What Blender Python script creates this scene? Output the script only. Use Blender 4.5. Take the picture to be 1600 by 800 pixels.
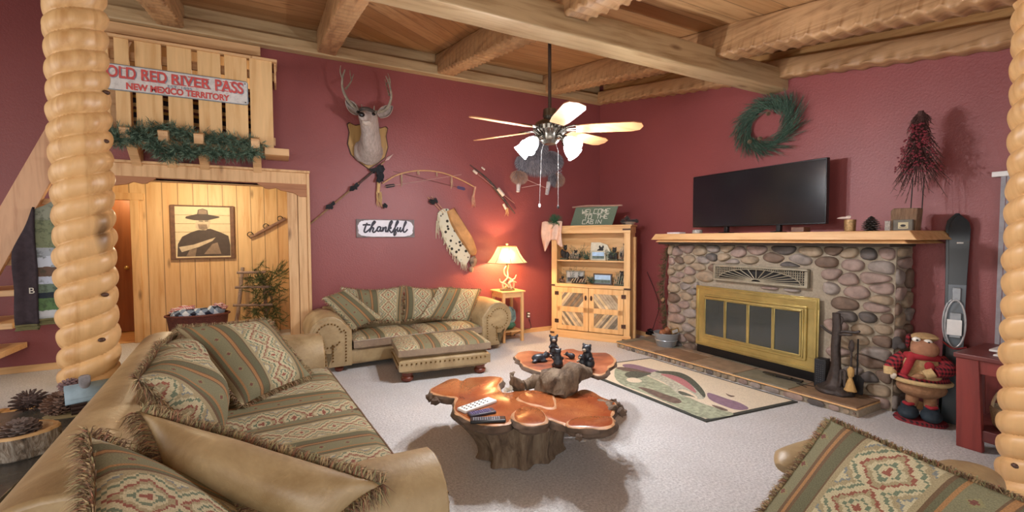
import bpy, bmesh, math, random
from mathutils import Vector, Matrix, noise
for o in list(bpy.data.objects): bpy.data.objects.remove(o)
sc = bpy.context.scene
COL = sc.collection
PI = math.pi
# ---------------------------------------------------------------- camera
F_PX, CAM_H = 693.0, 1.35
YAW, PITCH, ROLL = math.atan(365/693.0), math.atan(27.7/693.0), math.radians(.27)
cfw = Vector((math.sin(YAW)*math.cos(PITCH), math.cos(YAW)*math.cos(PITCH), -math.sin(PITCH)))
cr0 = Vector((math.cos(YAW), -math.sin(YAW), 0)); cu0 = cr0.cross(cfw)
crt = cr0*math.cos(ROLL)-cu0*math.sin(ROLL); cup = cu0*math.cos(ROLL)+cr0*math.sin(ROLL)
cam = bpy.data.cameras.new('camera'); co = bpy.data.objects.new('camera', cam); COL.objects.link(co)
m = Matrix((crt, cup, -cfw)).transposed().to_4x4(); m.translation = (0, 0, CAM_H); co.matrix_world = m
cam.sensor_width = 36; cam.lens = 36*F_PX/1600; cam.clip_start = .02; cam.clip_end = 60
sc.camera = co
# ---------------------------------------------------------------- world, light, exposure
w = bpy.data.worlds.new('world'); sc.world = w; w.use_nodes = True
w.node_tree.nodes['Background'].inputs[0].default_value = (.97, .97, 1, 1)
w.node_tree.nodes['Background'].inputs[1].default_value = .7
sc.view_settings.view_transform = 'Standard'; sc.view_settings.look = 'None'
sc.view_settings.gamma = 1; sc.view_settings.use_curve_mapping = False
sc.view_settings.exposure = .32
def area(name, loc, target, size, sizey, power, col):
    L = bpy.data.lights.new(name, 'AREA'); L.shape = 'RECTANGLE'; L.size = size; L.size_y = sizey; L.energy = power; L.color = col
    o = bpy.data.objects.new(name, L); COL.objects.link(o); o.location = loc
    o.rotation_euler = (Vector(target)-Vector(loc)).to_track_quat('-Z', 'Y').to_euler(); return o
def point(name, loc, power, col, r=.03):
    L = bpy.data.lights.new(name, 'POINT'); L.energy = power; L.color = col; L.shadow_soft_size = r
    o = bpy.data.objects.new(name, L); COL.objects.link(o); o.location = loc; return o
area('rear_area_light', (-1.0, -2.2, 1.9), (2.0, 4, 1.2), 3.4, 1.6, 85, (1, .96, .92))   # unseen area light added behind the camera, for windows presumed there
area('left_area_light', (-4.6, 1.5, 1.7), (1.5, 3, 1.0), 2.2, 1.5, 60, (1, .95, .9))  # broad warm area light from the left side of the room
# ---------------------------------------------------------------- helpers
def V(*a): return Vector(a)
def rz(a): return Matrix.Rotation(a, 4, 'Z')
def rx(a): return Matrix.Rotation(a, 4, 'X')
def ry(a): return Matrix.Rotation(a, 4, 'Y')
def T(x, y, z): return Matrix.Translation((x, y, z))
def frame(o, x, y, z=None):
    x = Vector(x).normalized(); y = Vector(y); y = (y-x*y.dot(x)).normalized(); z = x.cross(y)
    m = Matrix((x, y, z)).transposed().to_4x4(); m.translation = o; return m
def tup(a, n): return tuple(a) if hasattr(a, '__len__') else (a,)*n
class MB:
    def __init__(s): s.v = []; s.f = []; s.mi = []; s.sm = []; s.uv = {}; s.M = None
    def add(s, vs, fs, mi=0, smooth=True, uvs=None):
        b = len(s.v)
        for i, p in enumerate(vs):
            p = Vector(p)
            if s.M: p = s.M @ p
            s.v.append(p)
            if uvs: s.uv[b+i] = uvs[i]
        for f in fs: s.f.append(tuple(b+i for i in f)); s.mi.append(mi); s.sm.append(smooth)
        return s
    def box(s, x0, x1, y0, y1, z0, z1, mi=0, M=None):
        vs = [V(x, y, z) for x in (x0, x1) for y in (y0, y1) for z in (z0, z1)]
        if M: vs = [M @ p for p in vs]
        return s.add(vs, [(0,1,3,2),(4,6,7,5),(0,4,5,1),(2,3,7,6),(0,2,6,4),(1,5,7,3)], mi, False)
    def tube(s, pts, r, n=8, mi=0, cap=True, closed=False, flat=1.0):
        pts = [Vector(p) for p in pts]; k = len(pts); rs = r if hasattr(r, '__len__') else [r]*k
        vs = []; up = None
        for i, p in enumerate(pts):
            if closed: t = (pts[(i+1) % k]-pts[i-1])
            else: t = pts[min(i+1, k-1)]-pts[max(i-1, 0)]
            if t.length < 1e-9: t = V(0, 0, 1)
            t.normalize()
            if up is None: up = V(0, 0, 1) if abs(t.z) < .9 else V(1, 0, 0)
            a = t.cross(up)
            if a.length < 1e-6: a = t.cross(V(.3, 1, .2))
            a.normalize(); b = a.cross(t).normalized(); up = b
            for j in range(n):
                q = 2*PI*j/n; vs.append(p+a*math.cos(q)*rs[i]+b*math.sin(q)*rs[i]*flat)
        fs = [(i*n+j, i*n+(j+1) % n, ((i+1) % k)*n+(j+1) % n, ((i+1) % k)*n+j) for i in range(k if closed else k-1) for j in range(n)]
        if cap and not closed: fs += [tuple(range(n))[::-1], tuple((k-1)*n+j for j in range(n))]
        return s.add(vs, fs, mi)
    def cyl(s, p0, p1, r0, r1=None, n=16, mi=0): return s.tube([p0, p1], [r0, r0 if r1 is None else r1], n, mi)
    def lathe(s, prof, c=(0,0,0), n=24, mi=0, M=None, sx=1, sy=1):
        c = Vector(c); vs = []
        for r, z in prof:
            for j in range(n):
                p = V(math.cos(2*PI*j/n)*r*sx, math.sin(2*PI*j/n)*r*sy, z)
                vs.append(c+(M @ p if M else p))
        k = len(prof); fs = [(i*n+j, i*n+(j+1) % n, (i+1)*n+(j+1) % n, (i+1)*n+j) for i in range(k-1) for j in range(n)]
        if prof[0][0] > 1e-4: fs.append(tuple(range(n))[::-1])
        if prof[-1][0] > 1e-4: fs.append(tuple((k-1)*n+j for j in range(n)))
        return s.add(vs, fs, mi)
    def prism(s, poly, z0, z1, M=None, mi=0, mi_side=None):
        n = len(poly); vs = [V(x, y, z0) for x, y in poly]+[V(x, y, z1) for x, y in poly]
        if M: vs = [M @ p for p in vs]
        s.add(vs, [tuple(range(n))[::-1], tuple(range(n, 2*n))], mi, False)
        return s.add(vs, [(i, (i+1) % n, n+(i+1) % n, n+i) for i in range(n)], mi if mi_side is None else mi_side, False)
    def ball(s, c, r, n=12, mi=0, M=None, amp=0, fr=4, seed=0):
        c = Vector(c); r = tup(r, 3); vs = []; h = max(n//2, 3)
        for i in range(h+1):
            for j in range(n):
                a = PI*i/h; b = 2*PI*j/n; d = V(math.sin(a)*math.cos(b), math.sin(a)*math.sin(b), math.cos(a))
                k = 1+amp*noise.noise(d*fr*.5+V(seed, seed*.7, 0)) if amp else 1
                p = V(d.x*r[0], d.y*r[1], d.z*r[2])*k
                vs.append(c+(M @ p if M else p))
        return s.add(vs, [(i*n+j, (i+1)*n+j, (i+1)*n+(j+1) % n, i*n+(j+1) % n) for i in range(h) for j in range(n)], mi)
    def grid(s, fn, nu, nv, mi=0, uvf=None, cu=False, cv=False):
        vs = []; uvs = []
        for i in range(nu+1):
            for j in range(nv+1):
                u, v = i/nu, j/nv; vs.append(fn(u, v)); uvs.append(uvf(u, v) if uvf else (u, v))
        fs = [(i*(nv+1)+j, (i+1)*(nv+1)+j, (i+1)*(nv+1)+j+1, i*(nv+1)+j+1) for i in range(nu) for j in range(nv)]
        return s.add(vs, fs, mi, True, uvs)
    def tri(s, a, b, c, mi=0): return s.add([a, b, c], [(0,1,2)], mi, False)
    def build(s, name, mats, parent=None, bevel=0, seg=2, ang=35, subd=0, flat=False, weld=True):
        me = bpy.data.meshes.new(name); me.from_pydata([tuple(p) for p in s.v], [], s.f)
        for i, p in enumerate(me.polygons): p.material_index = s.mi[i]; p.use_smooth = s.sm[i] and not flat
        for mm in (mats if isinstance(mats, (list, tuple)) else [mats]): me.materials.append(mm)
        if s.uv:
            L = me.uv_layers.new(name='UVMap')
            for l in me.loops:
                L.data[l.index].uv = s.uv.get(l.vertex_index, (0, 0))
        bm = bmesh.new(); bm.from_mesh(me)
        if weld: bmesh.ops.remove_doubles(bm, verts=bm.verts, dist=1e-5)
        bmesh.ops.recalc_face_normals(bm, faces=bm.faces); bm.to_mesh(me); bm.free()
        if not flat:
            try: me.set_sharp_from_angle(angle=math.radians(ang))
            except Exception: pass
        o = bpy.data.objects.new(name, me); COL.objects.link(o)
        if parent: o.parent = parent
        if bevel:
            b = o.modifiers.new('bevel', 'BEVEL'); b.width = bevel; b.segments = seg; b.limit_method = 'ANGLE'; b.angle_limit = math.radians(40)
        if subd:
            b = o.modifiers.new('sub', 'SUBSURF'); b.levels = subd; b.render_levels = subd
        return o
def tag(o, label=None, cat=None, group=None, kind=None):
    if label: o['label'] = label
    if cat: o['category'] = cat
    if group: o['group'] = group
    if kind: o['kind'] = kind
    return o
def thing(name, label, cat, loc=(0,0,0), r=0, group=None, M=None):
    o = bpy.data.objects.new(name, None); COL.objects.link(o); o.empty_display_size = .1
    o.location = loc; o.rotation_euler = (0, 0, r)
    if M: o.matrix_world = M
    return tag(o, label, cat, group)
def struct(name, mb, mats, **k): return tag(mb.build(name, mats, **k), kind='structure')
def dup(o, loc, r, label, group=None):
    c = o.copy(); COL.objects.link(c); c.location = loc; c.rotation_euler = (0, 0, r)
    if label: c['label'] = label
    if group: c['group'] = group
    for ch in list(o.children):
        d = ch.copy(); COL.objects.link(d); d.parent = c
        for g in list(ch.children):
            e = g.copy(); COL.objects.link(e); e.parent = d
    return c
def ns(p, f=1.0, s=0.0): return noise.noise(Vector(p)*f+V(s, s*1.7, s*.3))
def spline(pts, n=6):
    pts = [Vector(p) for p in pts]; out = []
    for i in range(len(pts)-1):
        p0, p1, p2, p3 = pts[max(i-1, 0)], pts[i], pts[i+1], pts[min(i+2, len(pts)-1)]
        for k in range(n):
            t = k/n; out.append(.5*((2*p1)+(p2-p0)*t+(2*p0-5*p1+4*p2-p3)*t*t+(3*p1-p0-3*p2+p3)*t*t*t))
    return out+[pts[-1]]
def lerp(a, b, t): return a+(b-a)*t
def text_mesh(s, size, ext=.002, bold=0.0, spacing=1.0):
    c = bpy.data.curves.new('lettering', 'FONT'); c.body = s; c.size = size; c.extrude = ext; c.offset = bold; c.align_x = 'CENTER'; c.align_y = 'CENTER'; c.space_character = spacing
    o = bpy.data.objects.new('lettering', c); COL.objects.link(o)
    bpy.context.view_layer.update()
    me = bpy.data.meshes.new_from_object(o.evaluated_get(bpy.context.evaluated_depsgraph_get()))
    bpy.data.objects.remove(o); return me
def letters(name, s, size, M, mt, parent, ext=.002, bold=0.0, spacing=1.0, sx=1):
    me = text_mesh(s, size, ext, bold, spacing); me.transform(M @ Matrix.Diagonal((sx, 1, 1, 1)))
    me.materials.clear(); me.materials.append(mt)
    o = bpy.data.objects.new(name, me); COL.objects.link(o); o.parent = parent; return o
# ---------------------------------------------------------------- materials
class N:
    def __init__(s, name):
        s.m = bpy.data.materials.new(name); s.m.use_nodes = True; s.t = s.m.node_tree; s.b = s.t.nodes['Principled BSDF']
    def n(s, typ, ins=None, **k):
        x = s.t.nodes.new(typ)
        for a, b in k.items(): setattr(x, a, b)
        for a, b in (ins or {}).items(): s.put(x.inputs[a], b)
        return x
    def put(s, inp, v):
        if isinstance(v, bpy.types.NodeSocket): s.t.links.new(v, inp)
        elif isinstance(v, bpy.types.Node): s.t.links.new(v.outputs[0], inp)
        else:
            if hasattr(v, '__len__') and len(v) == 3 and inp.type == 'RGBA': v = (*v, 1)
            inp.default_value = v
    def obj(s): return s.n('ShaderNodeTexCoord').outputs['Object']
    def uv(s): return s.n('ShaderNodeTexCoord').outputs['UV']
    def map(s, v, sc=(1,1,1), rot=(0,0,0), loc=(0,0,0)): return s.n('ShaderNodeMapping', {'Vector': v, 'Scale': sc, 'Rotation': rot, 'Location': loc}).outputs[0]
    def noise(s, v, scale=5, det=3, rough=.55, dist=0): return s.n('ShaderNodeTexNoise', {'Vector': v, 'Scale': scale, 'Detail': det, 'Roughness': rough, 'Distortion': dist}).outputs[0]
    def ma(s, op, a, b=0, c=0): return s.n('ShaderNodeMath', {0: a, 1: b, 2: c}, operation=op).outputs[0]
    def ramp(s, f, stops, interp='LINEAR'):
        r = s.n('ShaderNodeValToRGB', {'Fac': f}); cr = r.color_ramp; cr.interpolation = interp
        while len(cr.elements) < len(stops): cr.elements.new(.5)
        for e, (p, c) in zip(cr.elements, stops): e.position = p; e.color = (*c, 1)
        return r.outputs[0]
    def mix(s, f, a, b, mode='MIX'):
        x = s.n('ShaderNodeMix', data_type='RGBA', blend_type=mode); s.put(x.inputs[0], f); s.put(x.inputs[6], a); s.put(x.inputs[7], b); return x.outputs[2]
    def sep(s, v): return s.n('ShaderNodeSeparateXYZ', {0: v}).outputs
    def comb(s, x=0, y=0, z=0): return s.n('ShaderNodeCombineXYZ', {0: x, 1: y, 2: z}).outputs[0]
    def bump(s, h, st=.3, d=.01):
        x = s.n('ShaderNodeBump', {'Height': h, 'Strength': st, 'Distance': d})
        s.t.links.new(x.outputs[0], s.b.inputs['Normal'])
    def fin(s, col=None, rough=.6, metal=0, spec=.5):
        if col is not None: s.put(s.b.inputs['Base Color'], col)
        s.put(s.b.inputs['Roughness'], rough); s.b.inputs['Metallic'].default_value = metal; s.b.inputs['Specular IOR Level'].default_value = spec
        return s.m
def hexc(h):
    c = [int(h[i:i+2], 16)/255 for i in (0, 2, 4)]; return tuple(x/12.92 if x <= .04045 else ((x+.055)/1.055)**2.4 for x in c)
def plain(name, c, rough=.6, metal=0, spec=.5, var=.15, scale=20, bump=0, bd=.003, stretch=(1,1,1)):
    if isinstance(c, str): c = hexc(c)
    s = N(name); v = s.map(s.obj(), stretch); f = s.noise(v, scale, 3)
    col = s.ramp(f, [(.3, tuple(x*(1-var) for x in c)), (.7, tuple(min(1, x*(1+var)) for x in c))])
    if bump: s.bump(f, bump, bd)
    return s.fin(col, rough, metal, spec)
def emis(name, c, st):
    s = N(name); s.b.inputs['Emission Color'].default_value = (*c, 1); s.b.inputs['Emission Strength'].default_value = st
    return s.fin(c, .5)
def wood(name, c1, c2, grain='X', scale=1.0, plank=None, across='Y', knots=True, rough=.5, hue=.25, rot=0, bump=.15, knotc='6b4424', gap=.02, kd=3.0):
    """long grain along one object axis; plank = board width across another axis"""
    if isinstance(c1, str): c1 = hexc(c1)
    if isinstance(c2, str): c2 = hexc(c2)
    s = N(name); o = s.obj()
    if rot: o = s.map(o, rot=(0, 0, rot))
    st = {'X': (.7, 9, 9), 'Y': (9, .7, 9), 'Z': (9, 9, .7)}[grain]
    h = 0.5; gapf = None; vec = s.map(o, tuple(a*scale for a in st))
    if plank:
        c = s.sep(o)['XYZ'.index(across)]; q = s.ma('DIVIDE', c, plank); fl = s.ma('FLOOR', q)
        h = s.n('ShaderNodeTexWhiteNoise', {'W': fl}, noise_dimensions='1D').outputs[0]
        off = s.comb(s.ma('MULTIPLY', h, 37), s.ma('MULTIPLY', h, 21), s.ma('MULTIPLY', h, 53))
        vec = s.n('ShaderNodeVectorMath', {0: vec, 1: off}, operation='ADD').outputs[0]
        fr = s.ma('FRACT', q); e = s.ma('MINIMUM', fr, s.ma('SUBTRACT', 1, fr)); gapf = s.ma('LESS_THAN', e, gap)
    g = s.noise(vec, 2.2, 5, .6, .6)
    col = s.ramp(g, [(.3, c2), (.52, c1), (.75, tuple(min(1, x*1.12) for x in c1))])
    if plank: col = s.mix(s.ma('MULTIPLY', h, hue*2), col, c2, 'MIX')
    if knots:
        ks = {'X': (.8, 2.6, 2.6), 'Y': (2.6, .8, 2.6), 'Z': (2.6, 2.6, .8)}[grain]
        vo = s.n('ShaderNodeTexVoronoi', {'Vector': s.map(o, tuple(a*kd/2.6*1.6 for a in ks)), 'Scale': 1.0})
        k = s.ramp(vo.outputs['Distance'], [(.04, (1,1,1)), (.13, (0,0,0))]); col = s.mix(s.ma('MULTIPLY', k, .75), col, hexc(knotc))
    if gapf is not None: col = s.mix(s.ma('MULTIPLY', gapf, .75), col, tuple(x*.3 for x in c2))
    s.bump(g, bump, .004)
    return s.fin(col, rough)
M = {}
def wall_mat(name, c):
    s = N(name); o = s.obj(); n1 = s.noise(o, 55, 4, .7); n2 = s.noise(o, 1.3, 2)
    col = s.mix(n2, tuple(x*.9 for x in c), tuple(x*1.12 for x in c))
    s.bump(n1, .5, .006); return s.fin(col, .42, 0, .5)
M['wall'] = wall_mat('dark red textured plaster', hexc('8b4847'))
s = N('grey carpet'); o = s.obj(); n1 = s.noise(o, 140, 2, .8); n2 = s.noise(o, 2.2, 4, .6); n3 = s.noise(o, 70, 3, .8)
col = s.mix(s.ramp(n3, [(.32, (0,0,0)), (.62, (1,1,1))]), hexc('a6a5a6'), hexc('dddcdb')); col = s.mix(s.ramp(n2, [(.35, (0,0,0)), (.7, (.45,.45,.45))]), col, hexc('b2b0ae'))
s.bump(s.ma('ADD', n1, n3), .5, .006); M['carpet'] = s.fin(col, .95, 0, .1)
M['pine'] = wood('knotty pine plank wall', 'e2bc86', 'cf9c62', 'Z', 1, .17, 'X', hue=.3, gap=.03)
M['pine_side'] = wood('knotty pine plank side wall', 'e2bc86', 'cf9c62', 'Z', 1, .17, 'Y', hue=.3, gap=.03)
M['ceil'] = wood('pine ceiling planks', 'bd9568', '95693c', 'X', 1, .2, 'Y', hue=.45, gap=.02)
M['ceil_d1'] = wood('pine ceiling planks diagonal', 'bd9568', '95693c', 'X', 1, .2, 'Y', hue=.45, gap=.02, rot=-math.radians(42))
M['beam'] = wood('rough sawn pale beam', 'bda27a', '9c7d55', 'X', 1, knots=True)
M['beam_y'] = wood('hewn log rafter', 'b58d63', '8c6440', 'Y', 1, knots=True, bump=.3)
M['trim'] = wood('pale pine trim', 'd9b080', 'c09060', 'X', 1)
M['trim_z'] = wood('pale pine upright', 'd9b080', 'c09060', 'Z', 1)
M['trim_y'] = wood('pale pine trim along wall', 'c89a60', 'a8753c', 'Y', 1)
M['board'] = wood('pale railing board', 'dfb882', 'cf9f66', 'Z', .7, kd=2.2)
M['honey'] = wood('honey pine', 'dcb078', 'c8955a', 'Z', 1)
M['honey_x'] = wood('honey pine shelf', 'dcb078', 'c8955a', 'X', 1)
M['honey_y'] = wood('honey pine mantel', 'd8ac78', 'c4935c', 'Y', 1, kd=2)
M['corbel'] = wood('brown corbel wood', 'a87048', '8c5834', 'X', 1, knots=False)
M['door'] = wood('brown door', '9a6034', '85502a', 'Z', .6, knots=False)
M['log'] = wood('varnished spiral log', 'd6ac76', 'bd8d56', 'Z', .6, knots=True, rough=.42, kd=1.6, knotc='4a2a14', bump=.25)
M['dark'] = plain('near black', '1a1817', .6)
M['black'] = plain('black plastic', '0e0e10', .35)
M['white'] = plain('white paint', 'e4e2de', .5, var=.04)
M['iron'] = plain('dark iron', '2e2a28', .5, .4, bump=.3, scale=40)
M['rust'] = plain('rusty brown metal', '4a3228', .6, .5)
def leather(name, c, c2):
    s = N(name); o = s.obj(); n1 = s.noise(o, 3, 5, .7, .5); n2 = s.noise(o, 60, 3, .6); n3 = s.noise(s.map(o, (1,1,1)), 14, 6, .75, 1.5)
    col = s.mix(s.ramp(n1, [(.35, (0,0,0)), (.65, (1,1,1))]), hexc(c), hexc(c2)); col = s.mix(s.ramp(n3, [(.55, (0,0,0)), (.75, (.4,.4,.4))]), col, hexc('c9ac7c'))
    s.bump(s.ma('ADD', n2, n3), .25, .004); return s.fin(col, .42, 0, .5)
M['leather'] = leather('tan worn leather', 'b09a74', '8c7450')
M['leather2'] = leather('taupe leather', '94816a', '7f6a58')
def tapestry(name, light=1.0):
    s = N(name); uv = s.uv(); x, y, z = s.sep(uv)
    n0 = s.noise(uv, 7, 2); P = .44
    q = .006; ux = s.ma('MULTIPLY', s.ma('FLOOR', s.ma('DIVIDE', x, q)), q); uy = s.ma('MULTIPLY', s.ma('FLOOR', s.ma('DIVIDE', y, q)), q)
    f = s.ma('FRACT', s.ma('ADD', s.ma('DIVIDE', ux, P), .12))
    sage, dsage, br, orr, cream, bei = hexc('848064'), hexc('6a6850'), hexc('6f5742'), hexc('a87c52'), hexc('c9bd9a'), hexc('a89a78')
    band = s.ramp(f, [(0, sage), (.17, br), (.195, orr), (.225, br), (.25, dsage), (.34, br), (.355, bei), (.40, cream), (.86, bei), (.91, br), (.93, dsage), (.97, orr)], 'CONSTANT')
    # geometric zigzag inside the cream band
    c = s.ma('ABSOLUTE', s.ma('SUBTRACT', f, .63)); tri = s.ma('ABSOLUTE', s.ma('SUBTRACT', s.ma('FRACT', s.ma('DIVIDE', uy, .16)), .5))
    st = s.ma('MULTIPLY', s.ma('ABSOLUTE', s.ma('SUBTRACT', s.ma('FRACT', s.ma('DIVIDE', uy, .026)), .5)), .05)
    d = s.ma('ADD', s.ma('ADD', c, s.ma('MULTIPLY', tri, .36)), st)
    red, grn, blu = hexc('965a4c'), hexc('74806a'), hexc('848a88')
    pat = s.ramp(d, [(0, red), (.045, cream), (.08, grn), (.105, cream), (.14, bei), (.17, red), (.195, cream), (.25, grn), (.275, cream), (.30, bei), (.34, blu), (.36, cream)], 'CONSTANT')
    inb = s.ma('MULTIPLY', s.ma('GREATER_THAN', f, .40), s.ma('LESS_THAN', f, .86)); col = s.mix(inb, band, pat)
    # small motifs on the sage band
    d2 = s.ma('ADD', s.ma('ABSOLUTE', s.ma('SUBTRACT', f, .085)), s.ma('MULTIPLY', s.ma('ABSOLUTE', s.ma('SUBTRACT', s.ma('FRACT', s.ma('DIVIDE', uy, .12)), .5)), .3))
    col = s.mix(s.ma('LESS_THAN', d2, .05), col, s.ramp(d2, [(0, hexc('7a4a44')), (.025, hexc('8f8a64'))], 'CONSTANT'))
    v = s.noise(uv, 260, 1); col = s.mix(s.ramp(n0, [(.3, (.2,.2,.2)), (.7, (0,0,0))]), col, hexc('6e6a50'))
    col = s.mix(.45, col, s.ramp(v, [(.3, (.25,.25,.25)), (.7, (1,1,1))]), 'MULTIPLY')
    s.bump(v, .3, .002); return s.fin(col, .85, 0, .2)
M['tap'] = tapestry('striped southwest tapestry')
M['fr1'] = plain('fringe tan', 'a58c68', .9); M['fr2'] = plain('fringe brown', '735a46', .9); M['fr3'] = plain('fringe olive', '8f8762', .9); M['fr4'] = plain('fringe rust', '93644e', .9)
FR = [M['fr1'], M['fr2'], M['fr3'], M['fr4']]
M['brass'] = plain('aged brass', 'c4b070', .3, .75, var=.2, scale=5)
M['nail'] = plain('antique brass nail', '7c6038', .35, .9)
M['foot'] = plain('turned reddish foot', '6d3320', .35)
# ---------------------------------------------------------------- where things stand on the room's planes
def ray(x, y): return cfw+crt*((x-800)/F_PX)-cup*((y-400)/F_PX)
def onz(x, y, z=0.0): d = ray(x, y); return V(0, 0, CAM_H)+d*((z-CAM_H)/d.z)
def ony(x, y, Y): d = ray(x, y); return V(0, 0, CAM_H)+d*(Y/d.y)
def onx(x, y, X): d = ray(x, y); return V(0, 0, CAM_H)+d*(X/d.x)
WA, WB = 5.47, 4.42                       # planes of the back wall and the fireplace wall
def ceil_z(y): return 3.66-.178*(WA-y)
def raf_z(y): return ceil_z(y)-.25
# ---------------------------------------------------------------- the shell
b = MB(); b.box(-6, 4.6, -3, 8.8, -.12, 0); struct('floor', b, M['carpet'])
def wall_y(b, Y0, Y1, x0, x1, z1, holes, mi=0):
    xs = sorted({x0, x1, *[h[0] for h in holes], *[h[1] for h in holes]})
    for a, c in zip(xs, xs[1:]):
        zs = sorted([(h[2], h[3]) for h in holes if h[0] <= a+1e-6 and h[1] >= c-1e-6]); z = 0
        for h0, h1 in zs:
            if h0 > z: b.box(a, c, Y0, Y1, z, h0, mi)
            z = h1
        if z < z1: b.box(a, c, Y0, Y1, z, z1, mi)
b = MB(); wall_y(b, WA, WA+.12, -1.62, WB+.12, 3.66, [(-1.45, .1, 0, 1.93), (-1.3, -.15, 2.28, 3.36)])
struct('wall_back', b, M['wall'])
b = MB(); n = 14
for i in range(n):
    y0 = lerp(-2.2, WA, i/n); y1 = lerp(-2.2, WA, (i+1)/n)
    b.add([V(WB, y0, 0), V(WB, y1, 0), V(WB, y1, ceil_z(y1)), V(WB, y0, ceil_z(y0)), V(WB+.12, y0, 0), V(WB+.12, y1, 0), V(WB+.12, y1, ceil_z(y1)), V(WB+.12, y0, ceil_z(y0))],
          [(0,1,2,3), (4,7,6,5), (0,4,5,1), (3,2,6,7)], 0, False)
struct('wall_right', b, M['wall'])
b = MB(); b.box(-6, -2.0, 6.32, 6.44, 0, 3.8); b.box(-2.0, -1.66, 6.32, 6.44, 2.23, 3.8); struct('wall_left', b, M['wall'])
# ceiling, in bays between the rafters with the board direction changing
RX = [-.86, .52, 1.89, 3.46]
def ceil_bay(name, x0, x1, y0, y1, mt):
    b = MB()
    b.add([V(x0, y0, ceil_z(y0)), V(x1, y0, ceil_z(y0)), V(x1, y1, ceil_z(y1)), V(x0, y1, ceil_z(y1)),
           V(x0, y0, ceil_z(y0)+.1), V(x1, y0, ceil_z(y0)+.1), V(x1, y1, ceil_z(y1)+.1), V(x0, y1, ceil_z(y1)+.1)],
          [(0,3,2,1), (4,5,6,7), (0,1,5,4), (1,2,6,5), (2,3,7,6), (3,0,4,7)], 0, False)
    return struct(name, b, mt)
ceil_bay('ceiling', -6, RX[1], -2.2, 7.6, M['ceil'])
ceil_bay('ceiling_middle', RX[1], RX[2], -2.2, 6.4, M['ceil_d1'])
ceil_bay('ceiling_right', RX[2], RX[3], -2.2, 6.4, M['ceil'])
ceil_bay('ceiling_far_right', RX[3], WB+.12, -2.2, 6.4, M['ceil_d1'])
# beams: a rounded, hewn section swept along a line
def hewn(b, p0, p1, w, h, amp=.008, scal=0, pitch=.085, sd=1, n=None, mi=0, skew=.5, e=.26):
    p0 = Vector(p0); p1 = Vector(p1); d = p1-p0; L = d.length; d.normalize(); side = d.cross(V(0, 0, 1)).normalized(); up = side.cross(d)
    n = n or max(12, int(L/.011) if scal else int(L/.1)); K = 24; vs = []
    for i in range(n+1):
        s = L*i/n
        for j in range(K):
            a = 2*PI*j/K; c, q = math.cos(a), math.sin(a)
            x = math.copysign(abs(c)**e, c)*w/2; z = math.copysign(abs(q)**e, q)*h/2
            k = amp*noise.noise(V(s*2.2, x*9+sd, z*9))
            if scal and abs(x) > w*.4:
                t = ((s+z*skew)/pitch) % 1.0; win = max(0, min(1, .75-abs(z+h*.12)/(h*.62)))*1.4
                k -= scal*(1-(2*t-1)**2)*min(1, win)*(0.6+.6*noise.noise(V(s*.9, sd, 3)))
            if scal and z < -h*.4: k += .5*scal*math.sin(s*2*PI/pitch+sd)
            vs.append(p0+d*s+side*(x+math.copysign(k, x) if abs(x) > .01 else x)+up*(z+(k if z > 0 else -k)*.6))
    fs = [(i*K+j, (i+1)*K+j, (i+1)*K+(j+1) % K, i*K+(j+1) % K) for i in range(n) for j in range(K)]+[tuple(range(K)), tuple(n*K+j for j in range(K))[::-1]]
    b.add(vs, fs, mi)
for k, x in enumerate(RX):
    b = MB(); y0, y1 = -2.2, WA-.02
    hewn(b, (x, y0, raf_z(y0)+.125), (x, y1, raf_z(y1)+.125), .185, .25, .012, .03 if k != 1 else .006, .105, sd=k*3+1, skew=.55, e=.17)
    struct('trim_%d' % (k+1), b, M['beam_y'], ang=60)
b = MB(); hewn(b, (-6, 2.715, 2.777+.1), (WB, 2.715, 2.777+.1), .2, .2, .006, sd=9, n=120, e=.14); struct('trim_5', b, M['beam'], ang=50)
b = MB(); b.box(-1.62, WB, WA-.12, WA, 3.375, 3.50); struct('trim_6', b, M['beam'], bevel=.012)            # plate on the back wall
b = MB(); hewn(b, (WB-.07, -2.2, raf_z(-2.2)+.062), (WB-.07, WA-.12, raf_z(WA-.12)+.062), .14, .17, .012, .022, .16, sd=5, skew=.9); struct('trim_7', b, M['beam_y'], ang=60)
b = MB(); y0, y1 = -2.2, WA-.12
b.add([V(x, y, ceil_z(y)-dz) for x in (WB-.03, WB) for y in (y0, y1) for dz in (.14, .001)], [(0,1,3,2), (4,6,7,5), (0,4,5,1), (2,3,7,6), (0,2,6,4), (1,5,7,3)], 0, False); struct('trim_13', b, M['trim_y'])
b = MB(); b.box(-1.62, WB-.03, WA-.03, WA, 3.50, 3.655); struct('trim_14', b, M['beam'])
# baseboards
b = MB(); b.box(.3, 3.25, WA-.015, WA, 0, .06); b.box(3.25, WB, WA-.015, WA, 0, .06); struct('baseboard_back', b, M['honey_x'])
b = MB(); b.box(WB-.015, WB, -1, 1.66, 0, .06); b.box(WB-.015, WB, 3.86, WA-.016, 0, .06); struct('baseboard_right', b, M['honey_y'])
b = MB(); b.box(-6, -2.0, 6.305, 6.32, 0, .07); struct('baseboard_left', b, M['honey_x'])
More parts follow.
